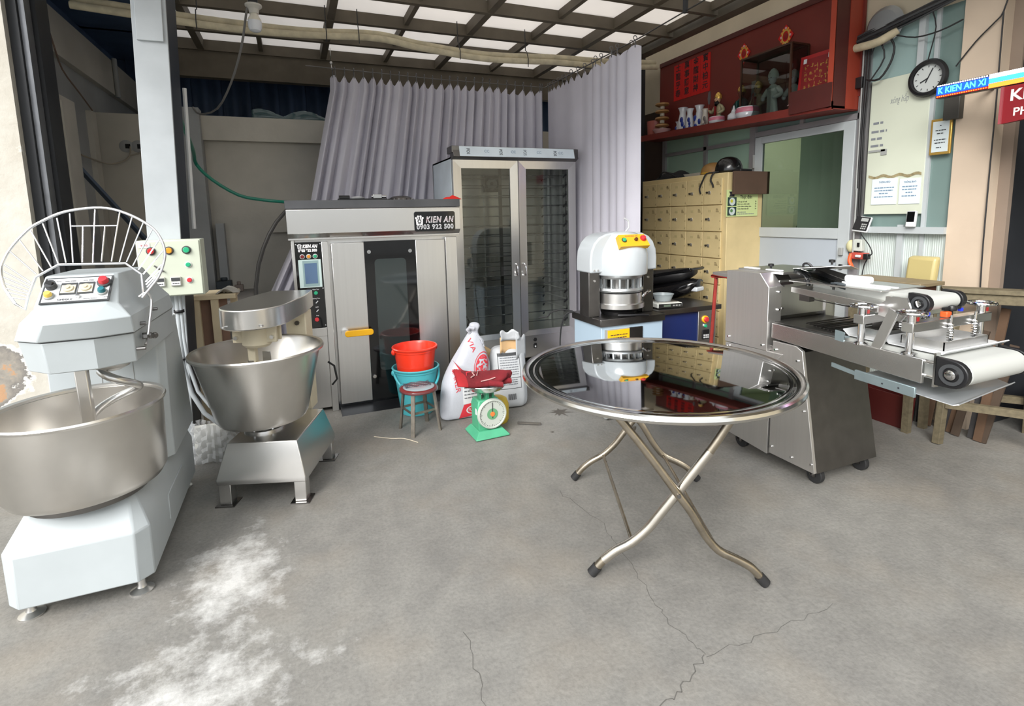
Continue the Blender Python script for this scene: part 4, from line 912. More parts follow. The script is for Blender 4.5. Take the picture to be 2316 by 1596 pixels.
# ============================================================ round folding table
tb = thing('folding_table', 'round stainless folding table with polished top and crossed tubular legs', 'table', (1.49, 1.90, 0))
TC = (1.49, 1.925)
MB().lathe([(0,.742),(.535,.742),(.545,.7405),(.552,.7425),(.56,.7425),(.568,.740),(.574,.7425),(.585,.7425)], (*TC,0), 96).build('tabletop', mirror, tb, smooth=60)
MB().lathe([(.584,.7425),(.592,.7475),(.603,.750),(.612,.745),(.616,.734),(.612,.723),(.603,.718),(.592,.720),(.585,.727),(.584,.7425)], (*TC,0), 96).build('rim', rimst, tb)
MB().lathe([(0,.736),(.585,.736),(.585,.730),(0,.724)], (*TC,0), 48).build('underside', steeld, tb)
A_= [(1.024,1.708,0.018),(1.061,1.689,0.070),(1.107,1.665,0.114),(1.161,1.637,0.151),(1.215,1.609,0.210),(1.252,1.589,0.268),(1.318,1.555,0.372),(1.419,1.502,0.538),(1.488,1.466,0.672),(1.51,1.46,.725)]
B_= [(1.607,1.404,0.018),(1.564,1.427,0.074),(1.511,1.454,0.109),(1.450,1.486,0.144),(1.404,1.510,0.208),(1.357,1.535,0.299),(1.311,1.559,0.372),(1.204,1.615,0.542),(1.106,1.666,0.685),(1.08,1.68,.725)]
off = Vector((.018,.035,0))*.55
def leg(P, o, m, sl):
    P = [Vector(p)+o for p in P]; S = smooth_path(P, 3)
    g = MB().tube(S, .0165, 12).build('leg', m, tb)
    d = (P[1]-P[0]).normalized()
    MB().cyl(P[0]-d*.012, P[0]+d*.028, .0205, 14).build('rubber_foot', rubber, g)
    return g
g = leg(A_, Vector((0,0,0)), legst, 1)
sA = smooth_path([Vector(p) for p in A_[1:8]], 3)
MB().tube(sA, .0185, 14).build('leg_sleeve', sleevest, g)
leg(B_, -off, legst, 0)
BL, BR = Vector((1.337,2.423,0)), Vector((1.93,2.115,0))
sh = BL - Vector(A_[0]); sh.z = 0
def mir(P, sh): return [Vector(p)+sh for p in P]
leg(mir(A_, sh), Vector((0,0,0)), legst, 0)
leg(mir(B_, sh), off, legst, 0)
MB().cyl(Vector(A_[6])+Vector((.01,.02,0)), Vector(B_[6])-Vector((.02,.04,0)), .008, 10).build('pivot_bolt', steeld, tb)
for i, (P, o) in enumerate(((A_, Vector()), (B_, -off))):
    p = Vector(P[3])+o; q = p + sh + (off if i else Vector())
    MB().cyl(p, q, .0075, 10).build('stretcher', legst, tb)
    p = Vector(P[8])+o; q = p + sh + (off if i else Vector())
    MB().cyl(p, q, .009, 10).build('top_rail', legst, tb)
# drop strut and hooks under the top
MB().bar((1.25,2.28,.70),(1.52,2.02,.30),.016,.006).build('lock_strut', steeld, tb)
for t in (.25,.8):
    p = Vector((1.25,2.28,.70)).lerp(Vector((1.52,2.02,.30)), t); MB().bar(p+Vector((-.02,-.02,.01)), p+Vector((.03,.02,.02)), .012,.012).build('strut_clip', legst, tb)

# ============================================================ buckets, stool, flour sacks, spring scale
BKC = (.775, 3.86)
def bucket(name, label, m, z0, h, r0, r1, hy):
    o = thing(name, label, 'bucket', (*BKC, z0))
    MB().lathe([(0,0),(r0,0),(r0+.004,.004),(r1-.008,h-.035),(r1-.002,h-.032),(r1-.001,h-.02),(r1+.008,h-.012),(r1+.010,h-.004),(r1+.006,h),(r1-.002,h),(r1-.010,h-.02),(r0-.002,.006),(0,.005)], (*BKC,z0), 48).build('shell', m, o, fix=False)
    for a in (R(188), R(8)):
        MB().ball((BKC[0]+(r1+.006)*math.cos(a), BKC[1]+(r1+.006)*math.sin(a), z0+h-.03), .022, 10, (.7,1,1)).build('ear', m, o)
    return o
teal = mat('teal_plastic', (82, 184, 194), 0.35, coat=0.1); redb = mat('red_bucket_plastic', (236, 58, 34), 0.3, coat=0.2)
ra, rb = .118, .168
tk = bucket('teal_bucket', 'teal plastic bucket standing on the floor behind the low stool', teal, 0.0, .355, .118, .168, 0)
pts = []
for i in range(17):
    a = R(188) - R(180)*0 ; t = math.pi*i/16
    pts.append((BKC[0]-.168*math.cos(t), BKC[1]-.02-.155*math.sin(t)*.93, .33-.14*math.sin(t)))
MB().tube(pts[:9]+pts[9:], .009, 8).build('bail_handle', teal, tk)
MB().bar(pts[3], pts[5], .02, .02).build('grip', teal, tk)
bucket('red_bucket', 'bright red plastic bucket nested in the teal bucket', redb, .175, .335, .112, .160, 0)
st = thing('stool', 'low steel stool with a red seat wrapped in clear plastic', 'stool', (.71, 3.52, 0))
SCN = (.715, 3.50)
MB().lathe([(0,.285),(.125,.285),(.128,.29),(.128,.296),(.125,.30),(0,.30)], (*SCN,0), 32).build('seat', mat('red_seat',(178,84,84),0.4,var=0.25,scale=9), st)
MB().lathe([(0,.304),(.1315,.304),(.1335,.299),(.133,.285)], (*SCN,0), 32).build('plastic_wrap', glass('wrap_film',(220,236,240),clear=0.85,rough=0.15), st, smooth=60)
MB().lathe([(0,.3045),(.108,.3045),(.10,.309),(.05,.312),(0,.311)], (SCN[0]+.005,SCN[1]+.012,0), 28).build('wrap_crease', mat('milky_film',(178,196,202),0.2,coat=0.4,alpha=0.6), st, smooth=60)
wrp = MB().grid(lambda u, v: (SCN[0]-.09+.18*u, SCN[1]-.02+.11*v, .306+.012*abs(math.sin(9*u+5*v))), 14, 8).build('wrap_fold', glass('wrap_film2',(200,214,220),clear=0.8,rough=0.2), st, smooth=60)
oldst = mat('worn_stool_steel', (142, 136, 126), 0.45, 0.8, var=0.3, scale=20)
for i in range(4):
    a = R(-122+90*i); t_ = Vector((SCN[0]+.108*math.cos(a), SCN[1]+.108*math.sin(a), .288)); q = Vector((SCN[0]+.145*math.cos(a), SCN[1]+.145*math.sin(a), 0))
    MB().bar(q, t_, .026, .014, (math.cos(a),math.sin(a),0)).build('leg', oldst, st)
for i in range(4):
    a, c_ = R(-122+90*i), R(-122+90*(i+1)); z = .155; rr_ = .127
    MB().bar((SCN[0]+rr_*math.cos(a), SCN[1]+rr_*math.sin(a), z), (SCN[0]+rr_*math.cos(c_), SCN[1]+rr_*math.sin(c_), z), .006, .016).build('rung', oldst, st)

def sack(name, label, secs, m, sub=2):
    """stack of rounded-rectangle sections (z, cx, cy, half width, half depth, lean)"""
    rnd = random.Random(len(label)); o = thing(name, label, 'sack', (secs[0][1], secs[0][2], 0)); loops = []
    for z, cx, cy, hw, hd, rot in secs:
        lp = []
        for k in range(24):
            a = 2*math.pi*k/24; e = .55; c_, s_ = math.cos(a), math.sin(a)
            x = hw*math.copysign(abs(c_)**e, c_); y = hd*math.copysign(abs(s_)**.8, s_)
            j = 1 + rnd.uniform(-.05,.05); x *= j; y *= j
            lp.append((cx + x*math.cos(rot)-y*math.sin(rot), cy + x*math.sin(rot)+y*math.cos(rot), z + rnd.uniform(-.004,.004)))
        loops.append(lp)
    b = MB().loft(loops); body = b.build('bag', m, o, smooth=80, sub=2); return o
wov = mat('white_woven_sack', (184, 187, 195), 0.6, bump=0.12, scale=90, var=0.03)
s1 = sack('flour_sack', 'white woven flour sack with red print and knotted top', [
    (.0,1.045,3.60,.15,.055,.05),(.02,1.045,3.61,.165,.08,.05),(.12,1.06,3.63,.165,.10,.05),(.25,1.09,3.64,.175,.105,.05),(.34,1.12,3.645,.17,.10,.05),(.42,1.14,3.645,.135,.09,.05),(.50,1.155,3.65,.095,.07,.05),(.57,1.165,3.65,.055,.05,.05),(.61,1.17,3.65,.032,.035,.05),(.63,1.175,3.65,.03,.03,.05),(.655,1.185,3.65,.042,.032,.05),(.685,1.18,3.655,.03,.025,.05)], wov)
MB().tube([(1.14,3.63,.615),(1.12,3.62,.64),(1.13,3.60,.66),(1.16,3.6,.65)],.014,8).tube([(1.19,3.62,.60),(1.23,3.615,.55),(1.235,3.61,.50)],.008,6).tube([(1.185,3.61,.60),(1.215,3.60,.56),(1.225,3.60,.53)],.006,6).build('knot_ties', wov, s1)
FT = (Vector((1,.05,0)), Vector((0,.02,1)))
bag1 = [c for c in s1.children if c.name.startswith('bag')][0]
def patch(name, m, fn, body, par, off=.0025, nu=14, nv=14):
    return drape(MB().grid(fn, nu, nv).build(name, m, par, smooth=0), body, off)
patch('white_label', paper, lambda u, v: (1.04+.15*u, 3.0, .115+.165*v), bag1, s1, .002)
drape(lines('label_print', greyink, (1.115,3.2,.20), FT, [(-.06,.07,.06),(-.065,.06,.035),(-.065,.07,.01),(-.065,.05,-.015),(-.065,.06,-.04)], s1, .008), bag1, .004)
patch('red_label', redink, lambda u, v: (1.005+.18*u+.04*v*(1-u), 3.0, .012+.015*u+.10*v), bag1, s1, .003)
T = frame((1.115,3.2,.068), (1,0,0), (0,0,1))
drape(MB().lathe([(.034,0),(.038,0),(.042,0)], T.translation, 28, T.to_3x3() @ Matrix.Diagonal((1.3,.75,1))).build('label_ring', paper, s1, smooth=0), bag1, .005)
drape(text('lettering', 'FUCHI', paper, (1.115,3.2,.068), FT, .03, s1, .07, ext=0), bag1, .005)
drape(text('lettering', 'LA BAKER', redink, (0.995,3.2,.335), ((.10,0,-1),(1,0,.1)), .05, s1, .25, ext=0), bag1, .003)
drape(text('lettering', 'VIA', redink, (1.135,3.2,.53), ((.35,0,-1),(1,0,.35)), .05, s1, .10, ext=0), bag1, .003)
T2 = frame((1.20,3.2,.375), (1,0,-.28), (.28,0,1))
for r_, w_ in ((.086,.005),(.070,.008)):
    drape(MB().lathe([(r_-w_,0),(r_-w_/2,0),(r_,0)], T2.translation, 36, T2.to_3x3() @ Matrix.Diagonal((.72,1.2,1))).build('print_ring', redink, s1, smooth=0), bag1, .003)
rp_ = MB(); rnd = random.Random(2)
for k in range(70):
    x, y = rnd.uniform(-.044,.044), rnd.uniform(-.072,.072)
    if (x/.046)**2 + (y/.076)**2 > 1: continue
    w, h = rnd.uniform(.003,.007), rnd.uniform(.004,.012)
    rp_.poly([T2 @ Vector(p) for p in ((x-w,y-h,0),(x+w,y-h*.6,0),(x+w*.7,y+h,0),(x-w,y+h*.7,0))])
drape(rp_.build('crest_print', redink, s1, smooth=0, kind='stuff'), bag1, .003)
pap = mat('white_paper_sack', (182, 185, 188), 0.7, bump=0.1, scale=30, var=0.04)
s2 = sack('paper_flour_sack', 'white paper flour sack with torn-open top leaning on the proofing cabinet', [
    (.0,1.44,3.66,.13,.06,-.12),(.02,1.44,3.66,.145,.09,-.12),(.12,1.445,3.675,.15,.10,-.12),(.25,1.445,3.69,.147,.10,-.12),(.36,1.45,3.70,.142,.09,-.12),(.43,1.455,3.70,.13,.075,-.12),(.47,1.46,3.70,.115,.06,-.12)], pap)
brn = mat('brown_kraft', (206, 170, 124), 0.8, bump=0.08, scale=30)
MB().grid(lambda u, v: (1.37+.16*u, 3.62+.02*math.sin(u*3), .43+.12*v+.008*math.sin(u*14)), 10, 4).build('kraft_lining', brn, s2, solid=0.004)
MB().grid(lambda u, v: (1.37+.145*u+.006*math.sin(v*5), 3.612+.016*math.sin(u*4)-.01*v, .525+.075*v+.012*math.sin(u*11)*v), 12, 4).build('torn_flap', pap, s2, solid=0.003)
MB().grid(lambda u, v: (1.49+.10*u, 3.60+.05*u, .38+.20*v*(1-.25*u)+.02*math.sin(u*9)*v), 8, 5).build('torn_flap', pap, s2, solid=0.003)
FT2 = (Vector((1,-.12,0)), Vector((0,.06,1)))
bag2 = [c for c in s2.children if c.name.startswith('bag')][0]
def strip(x0, x1, z0, z1, m, nm): return patch(nm, m, lambda u, v: (x0+(x1-x0)*u, 3.0, z0+(z1-z0)*v), bag2, s2, .003, 10, 10)
for q in ((1.35,1.52,.405,.409),(1.35,1.52,.16,.163),(1.35,1.353,.16,.409),(1.517,1.52,.16,.409),(1.35,1.52,.24,.243)): strip(*q, dgrey, 'print_frame')
strip(1.35, 1.52, .41, .428, dgrey, 'print_header')
drape(lines('sack_print', greyink, (1.435,3.2,.31), FT2, [(-.07,.07,.082-.018*k) for k in range(8)] + [(-.07,.06,-.085-.016*k) for k in range(3)], s2, .006), bag2, .003)
for k in range(8): strip(1.41+.008*k, 1.413+.008*k+.002*(k%2), .075, .12, inkm, 'bar_mark')
bs = MB().grid(lambda u, v: (1.25+.16*u, 3.80-.02*u, .02+.42*v+.03*math.sin(u*4+1)*v), 8, 8).build('kraft_sack', mat('tan_kraft',(186,158,116),0.8,bump=0.1,scale=20), solid=0.03)
tag(bs, 'folded brown kraft sack standing behind the white flour sacks', 'sack')
# spring scale
SS = thing('spring_scale', 'green spring scale with round white dial and steel pan', 'scale', (1.115, 3.24, 0), R(2))
sg = mat('scale_green', (74, 160, 122), 0.4, var=0.12, scale=8, coat=0.15)
K = dict(parent=SS, local=True)
MB().loft([rect(-.12,.12,-.115,.11,.004), rect(-.12,.12,-.115,.11,.012), rect(-.085,.085,-.075,.09,.05)]).build('base', sg, bev=0.004, **K)
MB().loft([rect(-.078,.078,-.055,.08,.045), rect(-.082,.082,-.055,.08,.21), rect(-.07,.07,-.045,.07,.25)]).build('body', sg, bev=0.008, **K)
fq = Vector((0,-1,0)).to_track_quat('Z','Y').to_matrix()
dl = MB().lathe([(0,.0),(.099,.0),(.104,.012),(.099,.028),(.092,.03),(.090,.022),(0,.022)], (.012,-.055,.158), 48, fq).build('dial', mat('dial_white',(180,186,178),0.35,coat=0.3), **K)
MB().lathe([(.012,.023),(.038,.023),(.038,.0245),(.012,.0245)], (.012,-.055,.158), 28, fq).build('dial_centre', mat('dial_green',(96,150,110),0.5), parent=dl, local=True)
MB().lathe([(0,.023),(.016,.023),(.016,.027),(0,.028)], (.012,-.055,.158), 16, fq).build('dial_emblem', mat('dial_orange',(220,120,60),0.5), parent=dl, local=True)
b = MB()
for k in range(40):
    a = 2*math.pi*k/40; r1 = .086; r2 = .072 if k % 5 == 0 else .080
    b.bar((.012+r1*math.sin(a),-.0775,.158+r1*math.cos(a)), (.012+r2*math.sin(a),-.0775,.158+r2*math.cos(a)), .0022, .0012, (0,1,0))
b.build('dial_marks', inkm, parent=dl, local=True, smooth=0)
MB().bar((.012,-.081,.13),(.012,-.081,.235),.004,.002,(0,1,0)).build('needle', inkm, parent=dl, local=True)
MB().box(-.012,.012,-.03,.05,.245,.30).box(-.05,-.04,-.02,.04,.245,.285).box(.04,.05,-.02,.04,.245,.285).bar((-.05,.01,.285),(.05,.01,.285),.03,.01).build('pan_bracket', sg, bev=0.003, **K)
MB().lathe([(0,.302),(.075,.302),(.115,.318),(.145,.352),(.152,.358),(.15,.362),(.142,.358),(.112,.324),(.073,.308),(0,.308)], (0,.0,0), 40).build('pan', mat('battered_steel',(206,206,204),0.2,1.0,bump=0.25,scale=12), **K)
MB().box(-.084,-.08,-.03,-.01,.15,.19).build('adjust_slot', paper, **K)
# oven mitts in the pan
def mitt(label, loc, rx, rz, s):
    o = thing('oven_mitt', label, 'glove', loc, rz); o.rotation_euler = (rx, 0, rz)
    m_ = mat('maroon_terry', (112, 24, 32), 0.95, var=0.3, scale=14, bump=0.35, bscale=60); P = []
    def bend(x): return .03*(x/.17)**2 if x < 0 else .03*(x/.17)**2
    for x, w, h in ((-.17,.085,.016),(-.13,.088,.026),(-.06,.082,.028),(.0,.078,.028),(.06,.072,.027),(.11,.06,.025),(.145,.042,.02),(.165,.02,.012)):
        P.append([(x*s, w*math.copysign(abs(math.cos(a*math.pi/10))**.7, math.cos(a*math.pi/10)), h*math.sin(a*math.pi/10)*(1+.10*math.sin(60*x+a))+bend(x)) for a in range(20)])
    MB().loft(P).build('hand', m_, o, local=True, smooth=70)
    MB().loft([[(.02+t*.085, -.055-t*.05+.028*(1-.45*t)*math.cos(a*math.pi/5), .020*math.sin(a*math.pi/5)+.01+.01*t) for a in range(10)] for t in (0,.35,.7,1)]).build('thumb', m_, o, local=True, smooth=70)
    MB().loft([[(-.172*s+d, .088*k*math.cos(a*math.pi/10), .020*k*math.sin(a*math.pi/10)+.032-d*.22) for a in range(20)] for d, k in ((-.012,1.0),(-.008,1.06),(.05,1.05),(.055,1.0))]).build('cuff', mat('red_cuff',(160,32,38),0.9,bump=0.2,scale=50), o, local=True)
    MB().tube([(-.09,-.03,.048),(-.06,.0,.038),(-.07,.03,.04),(-.03,.04,.034),(-.045,.0,.036)],.004,5).tube([(-.03,-.06,.03),(.03,-.05,.031),(.07,-.04,.034)],.004,5).build('pale_print', mat('mitt_print',(190,150,146),0.8), o, local=True)
mitt('lower red oven mitt on the scale pan, mostly covered by the other', (1.15,3.25,.365), R(8), R(4), .95)
mitt('upper maroon and red oven mitt with pale print on the scale pan', (1.085,3.20,.392), R(20), R(-6), 1.0)
yt = thing('yellow_tub', 'round yellow plastic tub standing behind the spring scale', 'tub', (1.255, 3.40, 0))
MB().lathe([(0,0),(.068,0),(.078,.02),(.08,.13),(.066,.17),(.04,.185),(0,.187)], (1.255,3.40,0), 28).build('tub_shell', mat('dull_yellow',(206,176,56),0.45,var=0.1,scale=6), yt)
tag(MB().tube(smooth_path([(.40,3.50,.004),(.5,3.42,.004),(.58,3.38,.004),(.65,3.28,.004)]),.003,5).build('string', mat('string_cream',(200,190,170),0.8)), 'loose pale string lying on the floor in front of the oven', 'string')
tag(MB().bar((1.36,3.29,.012),(1.50,3.2,.012),.025,.006).build('scraper', mat('blade_dark',(90,86,80),0.5)), 'dark flat scraper lying on the floor beside the spring scale', 'tool')
# bundle wrapped in plastic at the foot of the post
pw = thing('wrapped_bundle', 'clear plastic wrapped bundle on the floor beside the steel post', 'package', (-.55,3.62,0))
rnd = random.Random(11)
MB().grid(lambda u, v: (-.65+.22*u, 3.60+.03*math.sin(7*v), .0+.22*v), 2, 2).build('contents', mat('bundle_white',(206,206,200),0.7), pw, solid=0.06)
def wrapf(u, v):
    a = 2*math.pi*u; k = 1+.10*math.sin(9*a+7*v*6)+.06*math.sin(23*a)
    return (-.54+.14*k*math.cos(a)*(1-.15*v), 3.60+.075*k*math.sin(a)*(1-.2*v), .003+.235*v+.012*math.sin(a*6))
MB().grid(wrapf, 48, 10).build('plastic_film', mat('crinkled_film',(214,216,218),0.12,coat=0.5,alpha=0.45), pw, smooth=30)
# ============================================================ dough moulder (conveyor machine)
mo = thing('dough_moulder', 'stainless dough moulding machine with two white conveyor belts and chrome handwheels on castors', 'dough moulder', (2.65, 2.0, 0))
XL, XR = 2.42, 2.90
YZ = lambda u, v, w: (w, u, v)
MB().prism([(2.44,1.10),(2.195,1.105),(2.13,1.03),(2.13,.67),(2.44,.665)], YZ, 2.40, 2.50).build('side_housing', satin, mo, bev=0.003)
MB().prism([(2.44,1.10),(2.195,1.105),(2.14,1.03),(2.14,.80),(2.44,.80)], YZ, 2.87, 2.95).build('side_housing', steel, mo, bev=0.003)
MB().prism([(2.44,.66),(2.03,.672),(2.10,.60),(2.105,.075),(2.42,.10)], YZ, 2.405, 2.43).build('side_panel', satin, mo, bev=0.002)
MB().prism([(2.10,.735),(1.955,.735),(1.915,.715),(1.81,.085),(2.095,.085)], YZ, 2.412, 2.432).build('side_panel', satin, mo, bev=0.002)
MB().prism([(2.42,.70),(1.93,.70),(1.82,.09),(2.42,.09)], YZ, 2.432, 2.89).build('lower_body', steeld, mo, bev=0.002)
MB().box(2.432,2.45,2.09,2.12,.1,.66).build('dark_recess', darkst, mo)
MB().prism([(1.93,.705),(1.925,.705),(1.808,.085),(1.82,.085)], YZ, 2.432, 2.895).build('front_panel', steeld, mo)  # darker steel here puts the shade under the conveyor into the colour
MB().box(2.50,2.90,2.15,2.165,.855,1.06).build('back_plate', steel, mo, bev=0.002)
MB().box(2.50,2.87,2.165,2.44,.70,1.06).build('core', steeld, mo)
MB().prism([(2.14,1.035),(2.195,1.107),(2.215,1.107),(2.165,1.03)], YZ, 2.50, 2.60).build('chamfer_plate', steeld, mo)
for y, z in ((2.41,.70),(2.16,.70),(2.42,.64),(2.15,.62)): MB().cyl((2.40,y,z),(2.392,y,z),.006,8).build('screw', chrome, mo)
for y, z in ((2.08,.69),(1.94,.66),(1.89,.40),(1.83,.13),(2.08,.13),(1.95,.12)): MB().cyl((2.412,y,z),(2.404,y,z),.006,8).build('screw', chrome, mo)
for x, z in ((2.525,1.03),(2.525,.90),(2.475,1.0),(2.475,.9)): MB().cyl((x,2.15 if x > 2.5 else 2.13,z),(x,2.142 if x > 2.5 else 2.122,z),.006,8).build('screw', chrome, mo)
# lower conveyor
MB().prism([(2.12,.748),(2.12,.83),(1.351,.812),(1.351,.706)], YZ, XL, XL+.018).build('side_rail', steelh, mo, bev=0.002)
MB().prism([(2.12,.748),(2.12,.83),(1.351,.812),(1.351,.706)], YZ, XR-.018, XR).build('side_rail', steelh, mo, bev=0.002)
beltm = mat('white_belt', (182, 184, 180), 0.55, var=0.03, scale=3)
RY, RZ, RR = 1.245, .772, .053
loop = [(RY+RR*math.sin(a), RZ-RR*math.cos(a)) for a in [math.pi*2-math.pi*i/10 for i in range(11)]]
loop = [(RY-RR*math.sin(math.pi*i/12), RZ-RR*math.cos(math.pi*i/12)) for i in range(13)] + [(2.04,.825),(2.04,.74)]
MB().prism(loop, YZ, XL+.055, XR-.045).build('conveyor_belt', beltm, mo, smooth=50)
MB().cyl((XL+.03,RY,RZ),(XL+.057,RY,RZ),.047,24).build('roller', whitep, mo)
for x0, x1 in ((XL+.005, XL+.035), (XR-.035, XR-.005)):
    g = MB().prism([(RY+.06,RZ-.06),(RY+.06,RZ+.06)] + [(RY-.0-.058*math.sin(a)-.0, RZ+.058*math.cos(a)) for a in [math.pi*i/10 for i in range(11)]], YZ, x0, x1).build('bearing_block', black, mo, bev=0.004)
    xx = x0-.001 if x0 < 2.6 else x1+.001; s_ = -1 if x0 < 2.6 else 1
    q = Vector((s_,0,0)).to_track_quat('Z','Y').to_matrix()
    MB().lathe([(.030,0),(.044,0),(.044,.006),(.030,.006)], (xx,RY,RZ), 24, q).build('bearing_ring', dgrey, g)
    MB().lathe([(0,0),(.020,0),(.020,.012),(.012,.014),(0,.014)], (xx,RY,RZ), 18, q).build('shaft_end', chrome, g)
    MB().box(x0,x1,RY+.06,RY+.068,RZ-.07,RZ+.075).cyl(((x0+x1)/2,RY+.06,RZ+.03),((x0+x1)/2,1.36,RZ+.03),.009,10).cyl(((x0+x1)/2,RY+.06,RZ-.03),((x0+x1)/2,1.36,RZ-.03),.006,8).build('tension_bolts', chrome, g)
zinc = mat('zinc_plate', (176, 194, 200), 0.35, 0.85, var=0.12, scale=10)
MB().prism([(1.63,.695),(1.365,.685),(1.365,.640),(1.63,.650)], YZ, XL-.014, XL-.001).build('slide_rail', zinc, mo, bev=0.002)
MB().prism([(1.75,.70),(1.41,.655),(1.41,.640),(1.75,.68)], YZ, XL-.010, XL-.002).build('slide_rail', zinc, mo)
for y in (1.43,1.50): MB().cyl((XL-.014,y,.665),(XL-.0165,y,.665),.004,8).build('rivet', darkst, mo)
tryb = MB()
tryb.loft([[(XL,1.62,.672),(XL,1.33,.655),(XL+.03,1.245,.640),(XL+.045,1.23,.645)],[(XR+.05,1.62,.672),(XR+.05,1.33,.655),(XR+.02,1.27,.652),(XR+.02,1.255,.668)]], False, False, closed=False)
tryb.build('catch_tray', mat('tray_steel',(208,212,216),0.3,0.7), mo, solid=0.004, smooth=0)
# pressing boards and spring frame over the belt
for y0, y1 in ((1.315,1.53),(1.56,1.72)):
    g = MB().loft([[(x,y0-.02,.850),(x,y0,.834),(x,y1,.836),(x,y1+.03,.862)] for x in (XL+.06, XL+.10, XR-.02, XR+.03)], False, False, closed=False).build('press_board', whitep, mo, solid=0.005, smooth=0)
    MB().box(XL+.11,XR-.05,y0+.02,y0+.024,.838,.875).box(XL+.11,XR-.05,y1-.024,y1-.02,.838,.875).box(XL+.11,XL+.114,y0+.02,y1-.02,.838,.875).box(XR-.054,XR-.05,y0+.02,y1-.02,.838,.875).build('press_frame', steel, g)
MB().box(2.60,2.72,1.60,1.69,.865,.905).build('motor_box', steeld, mo, bev=0.004)
flap = MB()
for k in range(9): flap.tube([(2.47+.005*k, 1.78+.025*k, .838+.001*k), (2.86, 1.76+.028*k, .838+.004*(k%3))], .004, 5)
flap.build('chain_mat', steeld, mo)
MB().box(2.45,2.87,1.74,2.15,.826,.834).build('mesh_bed', steeld, mo)
MB().prism([(1.745,.815),(1.745,.865),(1.70,.86),(1.70,.812)], YZ, XL-.004, XL+.004).box(XL,XL+.04,1.70,1.745,.83,.836).build('angle_bracket', zinc, mo)
def handwheel(x, y, z):
    g = MB().tube([(x+.052*math.cos(a*math.pi/14), y+.052*math.sin(a*math.pi/14), z+.022) for a in range(28)], .0075, 8, closed=True).build('handwheel', chrome, mo)
    MB().lathe([(0,-.02),(.018,-.02),(.018,.01),(.013,.016),(0,.018)], (x,y,z), 18).build('wheel_hub', chrome, g)
    b = MB()
    for k in range(3):
        a = k*2.1; b.bar((x,y,z+.010),(x+.05*math.cos(a),y+.05*math.sin(a),z+.02),.010,.007)
    b.build('wheel_spoke', chrome, g)
    MB().box(x+.006,x+.02,y-.0195,y-.0175,z-.014,z+.004).build('red_mark', red2, g)
for y in (1.633, 1.42):
    MB().box(XL-.005,XR+.09,y-.025,y+.025,.915,.957).build('cross_bar', steelh, mo, bev=0.003)
    for x in (XL+.022, XR+.05):
        MB().cyl((x,y,.815),(x,y,.915),.016,16).lathe([(0,.815),(.03,.815),(.03,.822),(.017,.828)], (x,y,0), 16).build('support_post', chrome, mo)
        handwheel(x, y, .977)
    for x in (2.66, 2.84):
        hl = [(x+.011*math.cos(a*.7), y-.035+.011*math.sin(a*.7), .845+.075*a/60) for a in range(61)]
        MB().tube(hl, .0025, 5).build('spring', chrome, mo)
        MB().cyl((x,y-.035,.84),(x,y-.035,.975),.005,8).ball((x,y-.035,.93),.012).build('spring_rod', chrome, mo)
    MB().lathe([(0,0),(.02,0),(.022,.01),(.016,.022),(0,.024)], (2.72,y,.985), 12).cyl((2.72,y,.957),(2.72,y,.985),.007,8).bar((2.66,y,.995),(2.78,y,.995),.014,.012).build('star_knob', black, mo)
MB().box(2.655,2.69,1.40,1.43,.96,.985).build('orange_tag', mat('orange_plastic',(232,90,40),0.4), mo, bev=0.004)
MB().bar((XL+.012,1.555,.812),(XL+.012,1.485,1.0),.045,.012,(1,0,0)).build('inclined_strut', steel, mo, bev=0.002)
# upper conveyor
MB().prism([(2.07,1.005),(2.07,1.035),(1.60,1.005),(1.60,.965)], YZ, 2.495, 2.51).build('deck_rail', steelh, mo, bev=0.002)
MB().prism([(2.07,1.005),(2.07,1.045),(1.50,1.045),(1.50,1.0)], YZ, 2.845, 2.86).build('deck_rail', steelh, mo, bev=0.002)
MB().loft([[(2.505,2.07,1.033),(2.86,2.07,1.045)],[(2.505,1.60,1.004),(2.86,1.52,1.045)]], False, False, closed=False).build('deck_plate', steel, mo, solid=0.003, smooth=0)
UY, UZ, UR = 1.45, 1.025, .034
MB().prism([(UY-UR*math.sin(math.pi*i/10), UZ-UR*math.cos(math.pi*i/10)) for i in range(11)] + [(2.0,1.06),(2.0,1.0)], YZ, 2.575, 2.775).build('upper_belt', beltm, mo, smooth=50)
MB().box(2.512,2.845,1.60,2.10,1.060,1.066).build('deck_cover', steel, mo, bev=0.002)
for x in (2.575, 2.60, 2.66): MB().box(x,x+.010,1.62,1.90,1.066,1.071).build('guide_strip', whitep, mo)
MB().prism([(1.60,1.005),(1.60,.955),(1.50,.94),(1.46,1.0),(1.48,1.05),(1.54,1.05)], YZ, 2.50, 2.512).build('end_bracket', steel, mo)
MB().box(2.512,2.56,1.50,1.58,.99,1.045).build('end_block', steel, mo, bev=0.003)
for x0, x1 in ((2.54, 2.572), (2.782, 2.814)):
    g = MB().prism([(UY+.05,UZ-.045),(UY+.05,UZ+.045)] + [(UY-.042*math.sin(a), UZ+.042*math.cos(a)) for a in [math.pi*i/10 for i in range(11)]], YZ, x0, x1).build('bearing_block', black, mo, bev=0.003)
    q = Vector((-1,0,0)).to_track_quat('Z','Y').to_matrix()
    MB().lathe([(.022,0),(.033,0),(.033,.005),(.022,.005)], (x0-.001,UY,UZ), 20, q).build('bearing_ring', dgrey, g)
    MB().lathe([(0,0),(.014,0),(.014,.01),(0,.011)], (x0-.001,UY,UZ), 16, q).build('shaft_end', chrome, g)
    MB().box(x0+.005,x0+.02,UY-.035,UY-.02,UZ-.05,UZ-.035).build('blue_cap', mat('blue_cap',(40,60,200),0.4), g)
